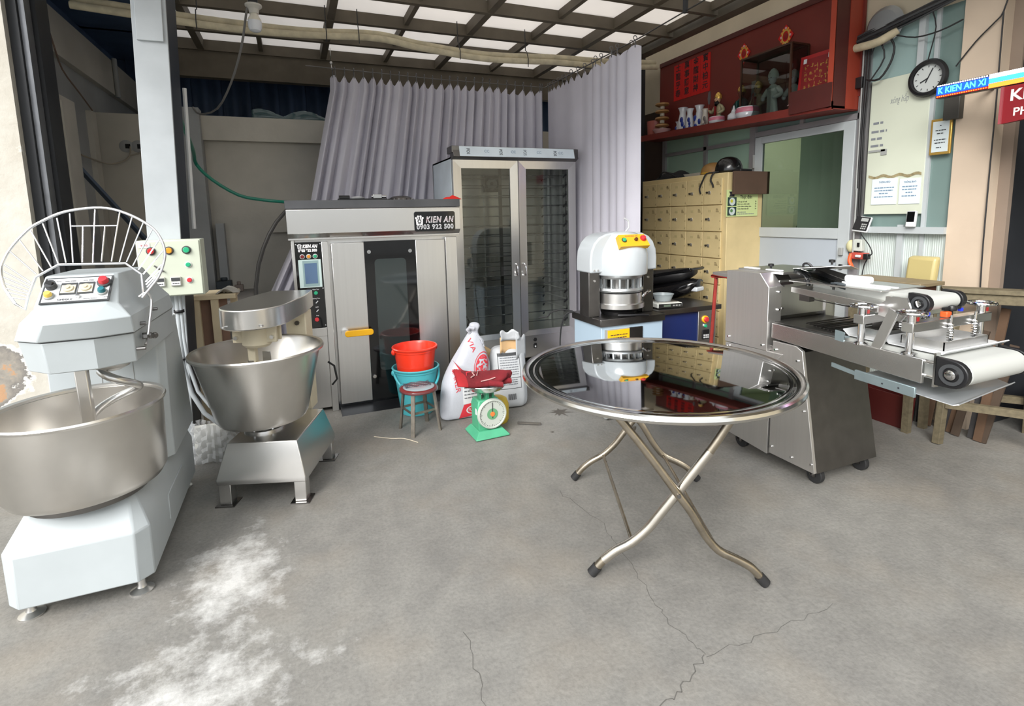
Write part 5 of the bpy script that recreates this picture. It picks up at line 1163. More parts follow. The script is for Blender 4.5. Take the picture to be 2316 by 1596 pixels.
# top covers, hopper chute, knobs
MB().box(2.49,2.86,2.12,2.44,1.095,1.11).build('top_cover', steel, mo, bev=0.002)
for y in (2.38, 2.22): MB().box(2.50,2.53,y-.07,y+.03,1.11,1.118).build('white_strip', whitep, mo, bev=0.003)
clear = glass('clear_acrylic', (200, 206, 210), clear=0.72, rough=0.05)
hp = MB().prism([(2.10,1.105),(1.80,1.045),(1.80,1.075),(2.06,1.13),(2.10,1.13)], YZ, 2.545, 2.551).build('chute_side', clear, mo)
MB().prism([(2.10,1.105),(1.80,1.045),(1.80,1.075),(2.06,1.13),(2.10,1.13)], YZ, 2.72, 2.726).build('chute_side', steeld, mo)
MB().loft([[(2.56,2.10,1.115),(2.72,2.10,1.115)],[(2.58,1.86,1.055),(2.70,1.86,1.055)]], False, False, closed=False).build('chute_floor', blackg, mo, solid=0.003, smooth=0)
MB().loft([[(2.54,2.10,1.13),(2.76,2.10,1.13)],[(2.72,1.90,1.15),(2.86,1.95,1.12)]], False, False, closed=False).build('chute_flap', steel, mo, solid=0.003, smooth=0)
MB().grid(lambda u, v: (2.52+.03*u, 2.08-.09*math.sin(v*math.pi/2), 1.045+.075*math.cos(v*math.pi/2)), 1, 10).build('curved_guard', clear, mo, solid=0.003)
MB().tube(smooth_path([(2.60,2.08,1.11),(2.60,2.085,1.15),(2.61,2.06,1.155),(2.62,2.04,1.13)]),.006,8).build('chute_handle', black, mo)
MB().prism(rrect(1.76,1.90,1.068,1.105,.014), YZ, 2.68, 2.70).build('white_guide', whitep, mo)
for x, y, z in ((2.53,2.0,1.05),(2.545,1.86,1.04),(2.74,2.02,1.145),(2.60,2.30,1.11)):
    MB().lathe([(0,0),(.006,0),(.006,.012),(.016,.014),(.016,.028),(0,.03)], (x,y,z), 12).build('black_knob', black, mo)
MB().box(2.50,2.54,1.96,2.02,.965,1.0).tube([(2.52,2.0,.98),(2.515,1.75,.97)],.003,6).build('cable_clip', steeld, mo)
for x, y in ((2.49,1.86),(2.84,1.86),(2.49,2.36),(2.84,2.36)):
    c_ = MB().cyl((x-.015,y,.045),(x+.015,y,.045),.045,20).build('caster', rubber, mo, bev=0.004)
    MB().cyl((x-.02,y,.045),(x+.02,y,.045),.012,12).bar((x-.02,y,.045),(x-.02,y+.02,.085),.04,.003).bar((x+.02,y,.045),(x+.02,y+.02,.085),.04,.003).box(x-.03,x+.03,y-.02,y+.05,.082,.092).build('caster_fork', steeld, c_)

# ============================================================ staff lockers and what lies on them
lkm = mat('beige_locker', (206, 186, 138), 0.5, var=0.12, scale=5)
lkd = mat('locker_shadow_slot', (120, 104, 72), 0.7)
lk = thing('locker_cabinet', 'tall beige steel locker cabinet with many small doors against the partition', 'locker', (3.77, 4.27, 0))
MB().box(3.57,3.985,3.65,4.89,.04,1.795).build('carcass', lkm, lk, bev=0.004)
lock0 = None
dm_ = {}
for r_ in range(7):
    for c_ in range(5):
        y0 = 3.70 + c_*.231; z0 = 1.755 - (r_+1)*.2425
        if (0,) not in dm_:
            d0 = MB().box(3.553,3.57,0.004,.227,.004,.238).build('locker_door', lkm, lk, local=True, bev=0.003)
            d0.data.transform(Matrix.Translation((-3.77,-4.27,0))); dm_[(0,)] = d0
            l0 = MB().box(3.545,3.553,.135,.165,.10,.128).build('lock_plate', mat('lock_steel',(190,184,170),0.35,0.8), d0, local=True, bev=0.002); l0.data.transform(Matrix.Translation((-3.77,-4.27,0)))
            p0 = MB().cyl((3.552,.178,.115),(3.538,.178,.115),.009,10).build('pull_knob', steeld, d0, local=True); p0.data.transform(Matrix.Translation((-3.77,-4.27,0)))
            b = MB()
            for k in range(5): b.box(3.5515,3.5535,.03+k*.004,.068,.178+k*.007,.181+k*.007)
            for k in range(3): b.box(3.5515,3.5535,.013,.017,.02+.07*k,.035+.07*k)
            v0 = b.build('vent_slot', lkd, d0, local=True, smooth=0); v0.data.transform(Matrix.Translation((-3.77,-4.27,0)))
            n0 = MB().box(3.5512,3.5532,.125,.165,.178,.2).build('label_holder', mat('label_tan',(186,170,124),0.6), d0, local=True); n0.data.transform(Matrix.Translation((-3.77,-4.27,0)))
            d0.location = (0, y0, z0); parts = (l0, p0, v0, n0)
        else:
            d = dup(d0, lk, loc=(0, y0, z0))
            for p in parts: dup(p, d)
for y in (3.72, 4.82): MB().box(3.6,3.9,y-.03,y+.03,0,.05).build('foot', lkm, lk)
mn = thing('menu_poster', 'pale green lunch menu poster with two food photos on the locker side', 'poster', (3.73,3.645,1.52))
MB().box(3.555,3.92,3.642,3.648,1.405,1.64).build('sheet', mat('menu_green',(200,214,150),0.6), mn)
for z, m in ((1.50,'salad'),(1.415,'plate')):
    g = MB().box(3.565,3.665,3.639,3.642,z,z+.075).build('photo', mat('photo_dark_green',(40,62,56),0.5), mn)
    MB().lathe([(0,0),(.034,0),(.034,.001),(0,.001)], (3.615,3.6385,z+.037), 20, fq).build('photo_plate', mat('photo_plate',(196,206,204),0.5), g)
    MB().lathe([(0,.0012),(.016,.0012),(0,.0018)], (3.608,3.6385,z+.042), 10, fq).build('photo_food', mat('food_'+m, (190,190,60) if m == 'salad' else (90,130,80), 0.6), g)
MB().prism([(0,0),(.06,0),(.06,.045),(0,.045),(.012,.022)], lambda u,v,w:(3.58+u,w,1.58+v), 3.6395, 3.642).build('ribbon', inkm, mn)
text('lettering', 'Thực đơn', inkm, (3.78,3.6415,1.575), FRONT, .042, mn, .14, bold=.0004)
for k, (s_, p_) in enumerate((('Cơm gà xối mỡ','25'),('Bánh xèo chiên tươi','30'),('Cơm chiên dương châu','35'),('Cơm chiên hải sản','30'))):
    text('lettering', s_, inkm, (3.68,3.6415,1.535-.021*k), FRONT, .017, mn, None, 'LEFT'); text('lettering', p_, inkm, (3.895,3.6415,1.535-.021*k), FRONT, .017, mn)
lines('small_print', greyink, (3.78,3.6415,1.43), FRONT, [(-.10,.0,.012),(-.10,.10,-.004)], mn, .007)
tag(MB().box(3.595,4.01,3.60,3.625,1.60,1.80).build('brown_board', mat('brown_fibreboard',(86,66,52),0.85,var=0.15,scale=5), bev=0.002), 'dark brown fibreboard hanging over the top corner of the locker side', 'board')
hm = thing('motorcycle_helmet', 'round black half helmet lying upside on the lockers, straps hanging down', 'helmet', (3.76,3.80,1.796))
MB().lathe([(.115,.0),(.118,.02),(.114,.06),(.098,.10),(.07,.128),(.03,.142),(0,.145)], (3.72,3.80,1.80), 32).build('shell', mat('helmet_black',(14,14,15),0.25,coat=0.3), hm, solid=0.004)
MB().box(3.66,3.80,3.60,3.70,1.80,1.822).build('visor', black, hm, bev=0.006)
MB().tube(smooth_path([(3.62,3.86,1.81),(3.555,3.90,1.80),(3.54,3.93,1.74),(3.54,3.97,1.67),(3.545,3.96,1.62)]),.008,6).tube(smooth_path([(3.62,3.80,1.81),(3.555,3.81,1.80),(3.54,3.83,1.74),(3.545,3.81,1.70),(3.545,3.80,1.67)]),.008,6).build('chin_strap', rubber, hm)
hm = thing('motorcycle_helmet', 'mustard yellow cap helmet behind the black helmet on the lockers', 'helmet', (3.80,4.05,1.796))
MB().lathe([(.118,.0),(.12,.03),(.11,.07),(.085,.10),(.04,.118),(0,.12)], (3.80,4.07,1.80), 28).build('shell', mat('helmet_mustard',(150,112,60),0.5,var=0.1,scale=8), hm, solid=0.004)
MB().lathe([(.121,.012),(.124,.02),(.121,.03)], (3.80,4.07,1.80), 28).build('band', mat('band_yellow',(190,150,50),0.5), hm)
bg = thing('shoulder_bag', 'flat black bag dropped on the far end of the lockers', 'bag', (3.75,4.55,1.796))
MB().grid(lambda u, v: (3.62+.25*u, 4.36+.42*v, 1.80+.085*math.sin(math.pi*u)*math.sin(math.pi*v)**.6*(1+.25*math.sin(9*v))), 10, 14).build('bag_body', mat('black_cloth',(26,27,29),0.85,bump=0.3,scale=20), bg, solid=0.004)
MB().tube(smooth_path([(3.62,4.4,1.81),(3.6,4.5,1.86),(3.62,4.62,1.87),(3.64,4.7,1.81)]),.008,6).build('bag_strap', rubber, bg)
tag(MB().box(3.70,3.90,4.16,4.42,1.80,1.835).build('newspaper', mat('dull_paper',(150,146,136),0.8), bev=0.003), 'folded grey newspaper between the bag and the yellow helmet', 'newspaper')
cst = thing('bench_stool', 'red iron bench frame standing between the lockers and the moulder', 'stool', (3.3,3.2,0))
redfr = mat('rusty_red_paint', (146, 48, 40), 0.5, var=0.2, scale=9)
MB().box(3.02,3.50,2.92,3.22,.955,.985).build('seat', mat('grey_seat_board',(120,116,112),0.6), cst, bev=0.004)
MB().tube([(3.02,2.92,.95),(3.02,3.22,.95),(3.50,3.22,.95),(3.50,2.92,.95)],.014,8,closed=True).build('seat_frame', redfr, cst)
for x, y in ((3.04,2.94),(3.04,3.2),(3.48,2.94),(3.48,3.2)):
    MB().tube([(x,y,.95),(x+(-.06 if x < 3.2 else .06),y,.0)],.014,8).build('leg', redfr, cst)

# ============================================================ shrine shelf
shm = mat('shrine_red_wood', (118, 42, 34), 0.5, var=0.12, scale=4)
shd = mat('shrine_dark_wood', (78, 30, 26), 0.5, var=0.15, scale=4)
zs = lambda y: 2.245 + (y-3.14)*.036
al = thing('shrine_shelf', 'long red wooden shrine shelf with red backboard mounted high on the partition', 'shelf', (3.85, 3.95, 2.25))
def slab(x0, x1, y0, y1, f0, f1): return MB().loft([[(x0,y0,f0(y0)),(x1,y0,f0(y0)),(x1,y0,f1(y0)),(x0,y0,f1(y0))],[(x0,y1,f0(y1)),(x1,y1,f0(y1)),(x1,y1,f1(y1)),(x0,y1,f1(y1))]])
slab(3.70,3.98,2.80,5.12, lambda y: zs(y)-.055, lambda y: zs(y)-.03).build('shelf_board', shm, al, smooth=0)
slab(3.695,3.715,2.80,5.12, lambda y: zs(y)-.062, lambda y: zs(y)).build('front_lip', shm, al, smooth=0)
MB().box(3.965,3.985,2.78,5.12,2.28,3.10).build('backboard', mat('shrine_backboard',(118,44,36),0.55,var=0.08,scale=3), al, smooth=0)
MB().box(3.955,3.985,2.78,5.12,3.07,3.115).build('top_moulding', shd, al, smooth=0)
MB().box(3.84,3.985,2.795,2.845,2.185,3.25).build('end_panel', mat('orange_red_board',(150,58,40),0.5,var=0.08,scale=4), al, smooth=0)
MB().box(3.70,3.84,2.80,2.845,2.185,3.25).build('end_post', shd, al, smooth=0)
MB().box(3.695,3.705,2.80,2.84,2.19,3.25).build('end_strip', mat('orange_red_edge',(170,66,44),0.5), al, smooth=0)
MB().box(3.68,3.695,2.80,3.15,2.195,2.365).build('corner_board', shd, al, smooth=0)
def atsh(y, x=3.85): return (x, y, zs(y)-.029)
def vase(y, h, r, label, m, band, gr=None, x=3.85):
    o = thing('vase', label, 'vase', atsh(y,x), group=gr)
    z = atsh(y)[2]
    MB().lathe([(0,0),(r*.85,0),(r*.95,h*.12),(r,h*.3),(r*.85,h*.55),(r*.62,h*.78),(r*.7,h*.92),(r,h),(r*.9,h),(r*.55,h*.8),(0,h*.3)], (x,y,z), 24).build('body', m, o, fix=False)
    if band:
        rnd = random.Random(int(y*100))
        for k in range(3):
            a = math.pi + rnd.uniform(-.9,1.2); zz = h*(.2+.16*k)
            MB().ball((x+r*.9*math.cos(a), y+r*.9*math.sin(a), z+zz), r*.6, 8, (.35,.8,1)).build('painted_flower', band, o)
    return o
porc = mat('white_porcelain', (222, 226, 232), 0.15, coat=0.4); cob = mat('cobalt_glaze', (34, 56, 150), 0.15, coat=0.4)
vase(4.59,.265,.052,'tallest blue and white porcelain vase, left of the group on the shrine shelf',porc,cob)
vase(4.46,.235,.042,'smallest blue and white vase, standing in the middle of the porcelain group',porc,cob,x=3.83)
vase(4.365,.255,.05,'right-hand blue and white vase, next to the pale cup-shaped vase',porc,cob,x=3.87)
vase(4.69,.14,.035,'short blue and white cup half hidden behind the tallest vase',porc,cob,x=3.88)
vase(4.24,.20,.04,'plain off-white waisted vase before the bearded figurine',mat('ivory_porcelain',(206,200,188),0.2,coat=0.3),mat('faint_grey_flower',(120,112,110),0.5),x=3.83)
tw = thing('dish_tower', 'tiered tower of small brown dishes standing on a pink bowl', 'ornament', atsh(4.93))
z = atsh(4.93)[2]
MB().lathe([(0,0),(.05,0),(.06,.03),(.10,.085),(.095,.088),(.05,.04),(0,.035)], (3.85,4.93,z), 28).build('bowl', mat('pink_porcelain',(226,190,190),0.25,coat=0.3), tw)
for k in range(4):
    MB().lathe([(0,.11+.075*k),(.05,.108+.075*k),(.078,.122+.075*k),(.07,.14+.075*k),(0,.142+.075*k)], (3.85,4.93,z), 24).build('dish', mat('brown_dish',(168,128,80),0.4,var=0.2,scale=14), tw)
    MB().cyl((3.85,4.93,z+.08+.075*k),(3.85,4.93,z+.11+.075*k),.026,14).build('spacer', mat('cream_spacer',(222,214,196),0.4), tw)
tag(MB().lathe([(0,0),(.075,0),(.085,.19),(.082,.19),(.073,.006),(0,.006)], (3.85,5.06,atsh(5.06)[2]), 28).build('plastic_tub', mat('pinkish_tub',(190,110,100),0.3,alpha=0.75)), 'translucent pink plastic tub at the far end of the shrine shelf', 'tub')
def incense(y, h, r, label, x=3.82, sticks=0):
    o = thing('incense_bowl', label, 'bowl', atsh(y,x)); z = atsh(y)[2]
    MB().lathe([(0,0),(r*.6,0),(r*.65,h*.12),(r*.95,h*.5),(r,h*.75),(r*.92,h),(r*.84,h),(r*.8,h*.8),(0,h*.7)], (x,y,z), 28).build('body', porc, o)
    MB().lathe([(r*1.0,h*.62),(r*1.01,h*.7),(r*1.01,h*.8),(r*.95,h*.95)], (x,y,z), 28).build('pink_band', mat('pink_glaze',(206,120,140),0.25,coat=0.3), o)
    rnd = random.Random(int(y*10))
    for k in range(sticks):
        a = rnd.uniform(0,6.28); MB().tube([(x+.02*math.cos(a),y+.02*math.sin(a),z+h*.6),(x+.05*math.cos(a),y+.05*math.sin(a),z+h+.12)],.002,5).build('incense_stick', redfr, o)
incense(4.05,.095,.075,'small pink and white incense bowl below the bearded figurine',3.80)
incense(3.68,.125,.10,'large pink and white incense bowl with sticks before the glass case',3.80,5)
jr = thing('wine_jar', 'little white porcelain jar with pointed stopper beside the large incense bowl', 'jar', atsh(3.84,3.80))
z = atsh(3.84)[2]
MB().lathe([(0,0),(.03,0),(.035,.02),(.055,.05),(.052,.085),(.028,.105),(.018,.11)], (3.80,3.84,z), 20).build('body', porc, jr); MB().lathe([(.022,.11),(.022,.118),(.012,.135),(.006,.165),(0,.17)], (3.80,3.84,z), 16).build('stopper', porc, jr)
def figure(y, h, label, robe, trim, face, beard, hat, x=3.86, spear=False, arms=True, lean=0.0):
    """small standing deity figure: robe, arms, head, headdress and beard"""
    o = thing('figurine', label, 'figurine', atsh(y,x)); z = atsh(y)[2]
    secs = [(.0,.115,.10),(.06,.12,.10),(.2,.10,.085),(.36,.085,.07),(.48,.10,.07),(.58,.12,.065),(.64,.09,.055),(.68,.045,.04)]
    body = [[(x+.62*h*d*math.cos(a*math.pi/8), y+1.0*h*w*math.sin(a*math.pi/8)+lean*s_*h, z+s_*h) for a in range(16)] for s_, w, d in [(s0, w0*1.15, d0*1.5) for s0, w0, d0 in secs]]
    MB().loft(body).build('robe', robe, o, smooth=70)
    hy = y+lean*.78*h
    hd = MB().ball((x-.01,hy,z+.775*h), .085*h, 14, (1,.9,1.15)).ball((x-.01-.09*h,hy,z+.77*h),.02*h,8).build('head', face, o)
    for s_ in (-1,1): MB().ball((x-.01-.078*h,hy+s_*.032*h,z+.795*h),.010*h,6).build('eye', inkm, hd)
    MB().bar((x-.015-.083*h,hy-.02*h,z+.735*h),(x-.015-.083*h,hy+.02*h,z+.735*h),.01*h,.008*h).build('mouth', redfr, hd)
    if hat: MB().lathe([(.095*h,.80*h),(.105*h,.86*h),(.085*h,.92*h),(.05*h,.97*h),(0,1.0*h)], (x,hy,z), 14).ball((x-.09*h,hy,z+.885*h),.02*h,8).build('headdress', hat, o)
    if beard: MB().loft([[(x-.085*h+.0*t, hy+.075*h*(1-.55*t)*math.cos(a*math.pi/5), z+(.745-.15*t)*h+.04*h*math.sin(a*math.pi/5)*.5) for a in range(10)] for t in (0,1)]).ball((x-.06*h,hy,z+.69*h),.075*h,10,(.7,1,.8)).build('beard', beard, o)
    MB().prism([(-.02*h,.08*h),(.02*h,.08*h),(.018*h,.6*h),(-.018*h,.6*h)], lambda u,v,w:(w,y+u+lean*v,z+v), x-.135*h, x-.08*h).build('front_sash', trim, o)
    for s_ in (-1,1):
        sh_ = Vector((x,y+s_*.11*h+lean*.6*h,z+.60*h)); el = Vector((x-.02*h,y+s_*.22*h+lean*.45*h,z+.46*h)); hn = Vector((x-.12*h,y+s_*.13*h+lean*.4*h,z+.40*h)) if not (spear and s_ > 0) else Vector((x-.08*h,y+.27*h,z+.52*h))
        ar = MB().tube(smooth_path([sh_,el,hn]), [.05*h]*3+[.045*h]*3+[.035*h], 8).build('arm', robe, o, smooth=70)
        MB().ball(hn, .032*h, 8).build('hand', face, ar)
    if spear:
        MB().tube([(x-.09*h,y+.28*h,z+.05*h),(x-.09*h,y+.27*h,z+.72*h)],.012*h,6).build('spear_pole', redfr, o)
        MB().prism([(-.03*h,.70*h),(.02*h,.70*h),(.05*h,.86*h),(.03*h,1.03*h),(-.045*h,1.06*h),(-.06*h,.86*h)], lambda u,v,w:(w,y+.27*h+u,z+v), x-.10*h, x-.085*h).build('blade', mat('blade_grey',(120,116,118),0.4,0.6), o)
    return o
gold = mat('gilt', (226, 184, 96), 0.25, 0.7)
armr = mat('antique_armour', (168, 160, 128), 0.4, 0.3, var=0.3, scale=30)
skin = mat('painted_skin', (196, 158, 126), 0.5)
figure(4.10,.34,'armoured figurine with gilt helmet, black beard and tall blade', armr, mat('deep_red_cloth',(140,28,34),0.6), skin, mat('black_beard',(14,14,15),0.7), gold, spear=True)
figure(3.885,.36,'dark green robed figurine with gilt headdress leaning behind the wine jar', mat('dark_green_robe',(20,44,42),0.4), mat('teal_sash',(44,96,90),0.5), mat('dark_red_face',(110,52,40),0.5), None, gold, x=3.90, lean=-.12)
figure(3.66,.36,'beige figurine with red sash and gilt headdress left inside the glass case', mat('beige_robe',(176,156,124),0.5,var=0.2,scale=20), mat('red_sash',(150,60,60),0.6), skin, None, gold, x=3.90)
figure(3.47,.42,'tall white porcelain hooded lady figurine inside the glass case', mat('white_figure',(236,236,228),0.25,coat=0.3), mat('pale_grey_sash',(180,180,172),0.4), porc, None, mat('white_hood',(238,238,230),0.3), x=3.86)
figure(3.30,.38,'dark robed grey-white figurine in the right half of the glass case', mat('grey_white_robe',(200,204,200),0.3), mat('black_sash',(20,24,24),0.4), porc, None, mat('white_hood2',(196,198,194),0.3), x=3.90)
gc = thing('display_case', 'dark framed glass case on the shrine shelf that holds three figurines', 'display case', (3.85,3.48,2.24))
y0, y1, x0, x1 = 3.22, 3.73, 3.765, 3.955; z0 = zs(3.45)-.029; z1 = 2.77
b = MB()
for p, q in (((x0,y0,z0),(x0,y0,z1)),((x0,y1,z0),(x0,y1,z1)),((x1,y0,z0),(x1,y0,z1)),((x1,y1,z0),(x1,y1,z1)),((x0,y0,z1),(x0,y1,z1)),((x0,y0,z1),(x1,y0,z1)),((x0,y1,z1),(x1,y1,z1)),((x1,y0,z1),(x1,y1,z1))): b.bar(p,q,.014,.014)
b.build('case_frame', mat('case_brown',(70,44,30),0.4), gc, smooth=0)
cg = glass('case_glass', (215, 222, 220), clear=0.88)
MB().box(x0-.002,x0+.002,y0,y1,z0,z1).build('glass_pane', cg, gc, smooth=0); MB().box(x0,x1,y0-.002,y0+.002,z0,z1).build('glass_pane', cg, gc, smooth=0)
MB().box(x0,x1,y0,y1,z1+.004,z1+.008).build('case_top', cg, gc, smooth=0)
fr_ = thing('framed_tablet', 'red framed tablet with gold characters at the near end of the shrine', 'picture', (3.85,3.05,2.24))
T = frame((3.84,3.05,2.535), (0,-1,0), (.10,0,1))
MB().box(-.15,.15,-.20,.12,-.01,.0,T).build('tablet_frame', mat('tablet_red',(170,34,36),0.5), fr_); MB().box(-.125,.125,-.18,.09,0,.003,T).build('tablet_face', mat('tablet_dark_red',(132,26,30),0.5), fr_)
b = MB(); rnd = random.Random(4)
for i in range(5):
    for j in range(4):
        x, y = -.09+.045*i, .03-.05*j
        for k in range(4): 
            u, v = rnd.uniform(-.012,.012), rnd.uniform(-.014,.014); b.box(x+u-.007,x+u+.007,y+v-.0018,y+v+.0018,.003,.0042,T) if k % 2 else b.box(x+u-.0018,x+u+.0018,y+v-.009,y+v+.009,.003,.0042,T)
b.build('gold_characters', gold, fr_, smooth=0, kind='stuff')
for x in (-.105,.105): MB().box(x-.014,x+.014,.06,.095,.003,.005,T).build('paper_corner', paper, fr_)
tag(MB().grid(lambda u, v: (3.74+.05*u, 3.12+.10*v, 2.30+.02*math.sin(5*v)+.03*u), 6, 6).build('tissue', mat('pinkish_tissue',(200,160,160),0.8), solid=0.003), 'crumpled pink tissue beside the framed tablet on the shelf', 'tissue')
# couplet paper and two diamonds on the backboard
rpm = mat('bright_red_paper', (206, 26, 20), 0.7)
cpz = thing('couplet_paper', 'bright red paper with four columns of black characters on the shrine backboard', 'poster', (3.96,4.6,2.85))
for k in range(4):
    MB().box(3.961,3.964,4.33+.137*k+.001,4.33+.137*(k+1)-.001,2.66,3.03).build('paper_strip', rpm, cpz, smooth=0)
for k in range(4):
    body = [['寶','中','柏','元'],['金','龍','財','神'],['萬','事','勝','意'],['土','龍','乎','春']][k]
    for j, ch in enumerate(body):
        text('character', ch, inkm, (3.9600,4.33+.137*k+.068,2.99-.088*j), LEFTW, .08, cpz, bold=.001)
for k, (y, z, nm) in enumerate(((3.90,2.89,'diamond red paper charm with gold border, left of the two'),(3.45,2.905,'diamond red paper charm with gold border, right of the two'))):
    o = thing('paper_charm', nm, 'ornament', (3.96,y,z))
    T = frame((3.960,y,z), *LEFTW)
    MB().prism([(0,-.095),(.078,0),(0,.095),(-.078,0)], lambda u,v,w: T @ Vector((u,v,w)), 0, .002).build('paper', rpm, o, smooth=0)
    MB().lathe([(.037,.002),(.052,.002),(.052,.004),(.037,.004)], T.translation, 22, T.to_3x3() @ Matrix.Diagonal((.8,1.15,1))).build('gold_ring', gold, o)
    rnd = random.Random(k); b = MB(); b2 = MB()
    for j in range(12):
        a = j*math.pi/6; (b if j % 3 else b2).ball(T @ Vector((.05*math.cos(a)*.9,.066*math.sin(a),.003)), .011, 6, (.3,1,1))
    b.build('gold_flower', mat('orange_gold',(232,150,60),0.4), o); b2.build('pink_flower', mat('pale_pink',(226,170,180),0.5), o)
    MB().ball(T @ Vector((0,0,.002)), .022, 8, (.15,1,1.3)).build('centre_mark', mat('charm_centre',(150,24,20),0.6), o)

# ============================================================ right wall fittings
wbd = thing('notice_board', 'cream painted notice board with peeling lower edge beside the door', 'board', (3.98,2.49,1.88))
MB().box(3.975,3.995,2.305,2.70,1.405,2.36).build('panel', mat('cream_board',(198,203,186),0.6,var=0.06,scale=2), wbd, bev=0.003)
MB().grid(lambda u, v: (3.973, 2.32+.36*u, 1.665+.02*v+.008*math.sin(u*20)), 20, 1).build('torn_strip', mat('torn_brown',(150,138,104),0.8,var=0.4,scale=40), wbd, smooth=0)
hw_ = text('handwriting', 'xông hấp', greyink, (3.9745,2.50,2.20), LEFTW, .07, wbd, .12, shear=.3, bold=-.001)
lines('handwriting', greyink, (3.9745,2.62,1.98), LEFTW, [(-.05,.02,.08),(-.06,.05,.02),(-.06,.02,-.03),(-.06,.03,-.08)], wbd, .016)['kind'] = 'stuff'
MB().box(3.968,3.975,2.57,2.69,1.855,1.87).box(3.968,3.975,2.56,2.60,1.83,1.87).build('dry_eraser_rail', greyp, wbd)
for (y0_, y1_, z0_, z1_), lab in (((2.47,2.648,1.475,1.66),'white printed notice sheet, left of the pair on the cream board'),((2.318,2.455,1.475,1.65),'white printed notice sheet, right of the pair on the cream board')):
    o = thing('notice_sheet', lab, 'notice', (3.972,(y0_+y1_)/2,1.56))
    MB().box(3.970,3.973,y0_,y1_,z0_,z1_).build('sheet', mat('bluish_paper',(214,228,234),0.7), o)
    cy_ = (y0_+y1_)/2; w_ = (y1_-y0_)/2-.02
    text('heading', 'THÔNG BÁO', mat('blue_ink',(70,96,130),0.7), (3.9695,cy_,z1_-.025), LEFTW, .018, o, .08)
    lines('print', mat('blue_ink2',(110,136,160),0.7), (3.9695,cy_,1.56), LEFTW, [(-w_,w_,.035),(-w_,w_*.9,.015),(-w_*.5,w_*.4,-.006),(-w_,w_*.9,-.03)], o, .007)
ck = thing('wall_clock', 'round black-rimmed wall clock on the glazed partition', 'clock', (3.98,2.31,2.295))
q = Vector((-1,0,0)).to_track_quat('Z','Y').to_matrix(); cc = (3.965,2.315,2.295)
MB().lathe([(.088,0),(.118,0),(.122,.012),(.112,.03),(.095,.034),(.088,.02)], cc, 48, q).build('rim', black, ck)
MB().lathe([(0,.002),(.09,.002),(.09,.008),(0,.008)], cc, 40, q).build('face', mat('clock_face',(190,194,192),0.4), ck)
b = MB()
for k in range(12):
    a = k*math.pi/6; b.bar((3.956,cc[1]-.080*math.sin(a),cc[2]+.080*math.cos(a)),(3.956,cc[1]-.068*math.sin(a),cc[2]+.068*math.cos(a)),.004,.002,(1,0,0))
b.build('hour_marks', inkm, ck, smooth=0)
for a, l, w_ in ((R(25),.065,.006),(R(205),.03,.006),(R(-115),.05,.007)): MB().bar((3.953,cc[1],cc[2]),(3.953,cc[1]-l*math.sin(a),cc[2]+l*math.cos(a)),w_,.002,(1,0,0)).build('hand', inkm, ck)
cf = thing('framed_certificate', 'gold framed certificate leaning on the grey-green pane by the column', 'picture', (3.97,2.215,1.9))
T = frame((3.965,2.215,1.905), (0,-1,0), (0,.16,1))
MB().box(-.062,.062,-.115,.115,-.008,.006,T).build('gold_frame', gold, cf, bev=0.004); MB().box(-.048,.048,-.098,.098,.006,.008,T).build('certificate', mat('cert_paper',(200,210,212),0.5), cf)
lines('print', inkm, T @ Vector((0,0,.0085)), ((0,-1,0),(0,.16,1)), [(-.005,.005,.07),(-.03,.03,.04),(-.02,.02,.02),(-.035,.035,-.02),(-.03,.03,-.04),(-.02,.01,-.07)], cf, .006)
tmn = thing('desk_terminal', 'black and white time-clock terminal hanging below the notice board', 'terminal', (3.96,2.67,1.32))
T = frame((3.93,2.68,1.335), (.1,-1,-.12), (.35,0,1))
MB().box(-.055,.055,-.06,.06,-.02,.0,T).build('case', whitep, tmn, bev=0.006); MB().box(-.05,.05,-.05,.055,.0,.004,T).build('front', black, tmn)
MB().box(-.01,.04,.02,.045,.004,.006,T).build('display', greyp, tmn)
b = MB()
for i in range(3):
    for j in range(3): b.box(.005+.013*i,.014+.013*i,-.04+.016*j,-.03+.016*j,.004,.007,T)
b.build('keys', greyp, tmn)
cr = thing('card_reader', 'small white card reader with black face on the sill', 'terminal', (3.95,2.34,1.35))
T = frame((3.93,2.335,1.37), (0,-1,0), (.1,.08,1))
MB().box(-.03,.03,-.055,.055,-.012,.012,T).build('case', whitep, cr, bev=0.005); MB().box(-.024,.024,-.02,.05,.012,.014,T).build('screen', blackg, cr)
sk = thing('socket_cluster', 'cluster of cream sockets and orange extension block hanging by the door post', 'socket', (3.95,2.74,1.15))
MB().ball((3.955,2.765,1.165),.05,14,(.5,.8,1.0)).build('round_junction_box', mat('aged_cream_plastic',(206,202,160),0.5), sk)
MB().box(3.93,3.97,2.67,2.735,1.13,1.22).build('breaker_box', mat('pale_box',(190,194,186),0.5), sk, bev=0.006)
MB().box(3.922,3.93,2.685,2.70,1.165,1.195).build('breaker_toggle', black, sk)
MB().box(3.92,3.97,2.63,2.745,1.07,1.12).build('extension_block', mat('brick_red_plastic',(176,74,62),0.5), sk, bev=0.006)
MB().box(3.905,3.92,2.66,2.70,1.085,1.105).build('plug', whitep, sk, bev=0.004)
MB().box(3.90,3.935,2.60,2.635,1.075,1.115).build('black_plug', black, sk, bev=0.004)
MB().tube(smooth_path([(3.93,2.745,1.11),(3.92,2.75,1.06),(3.925,2.735,1.02),(3.93,2.73,1.0)]),.014,8).build('orange_plug', mat('orange_plastic',(232,90,40),0.4), sk)
cbk = mat('cable_black', (32,32,34), 0.6)
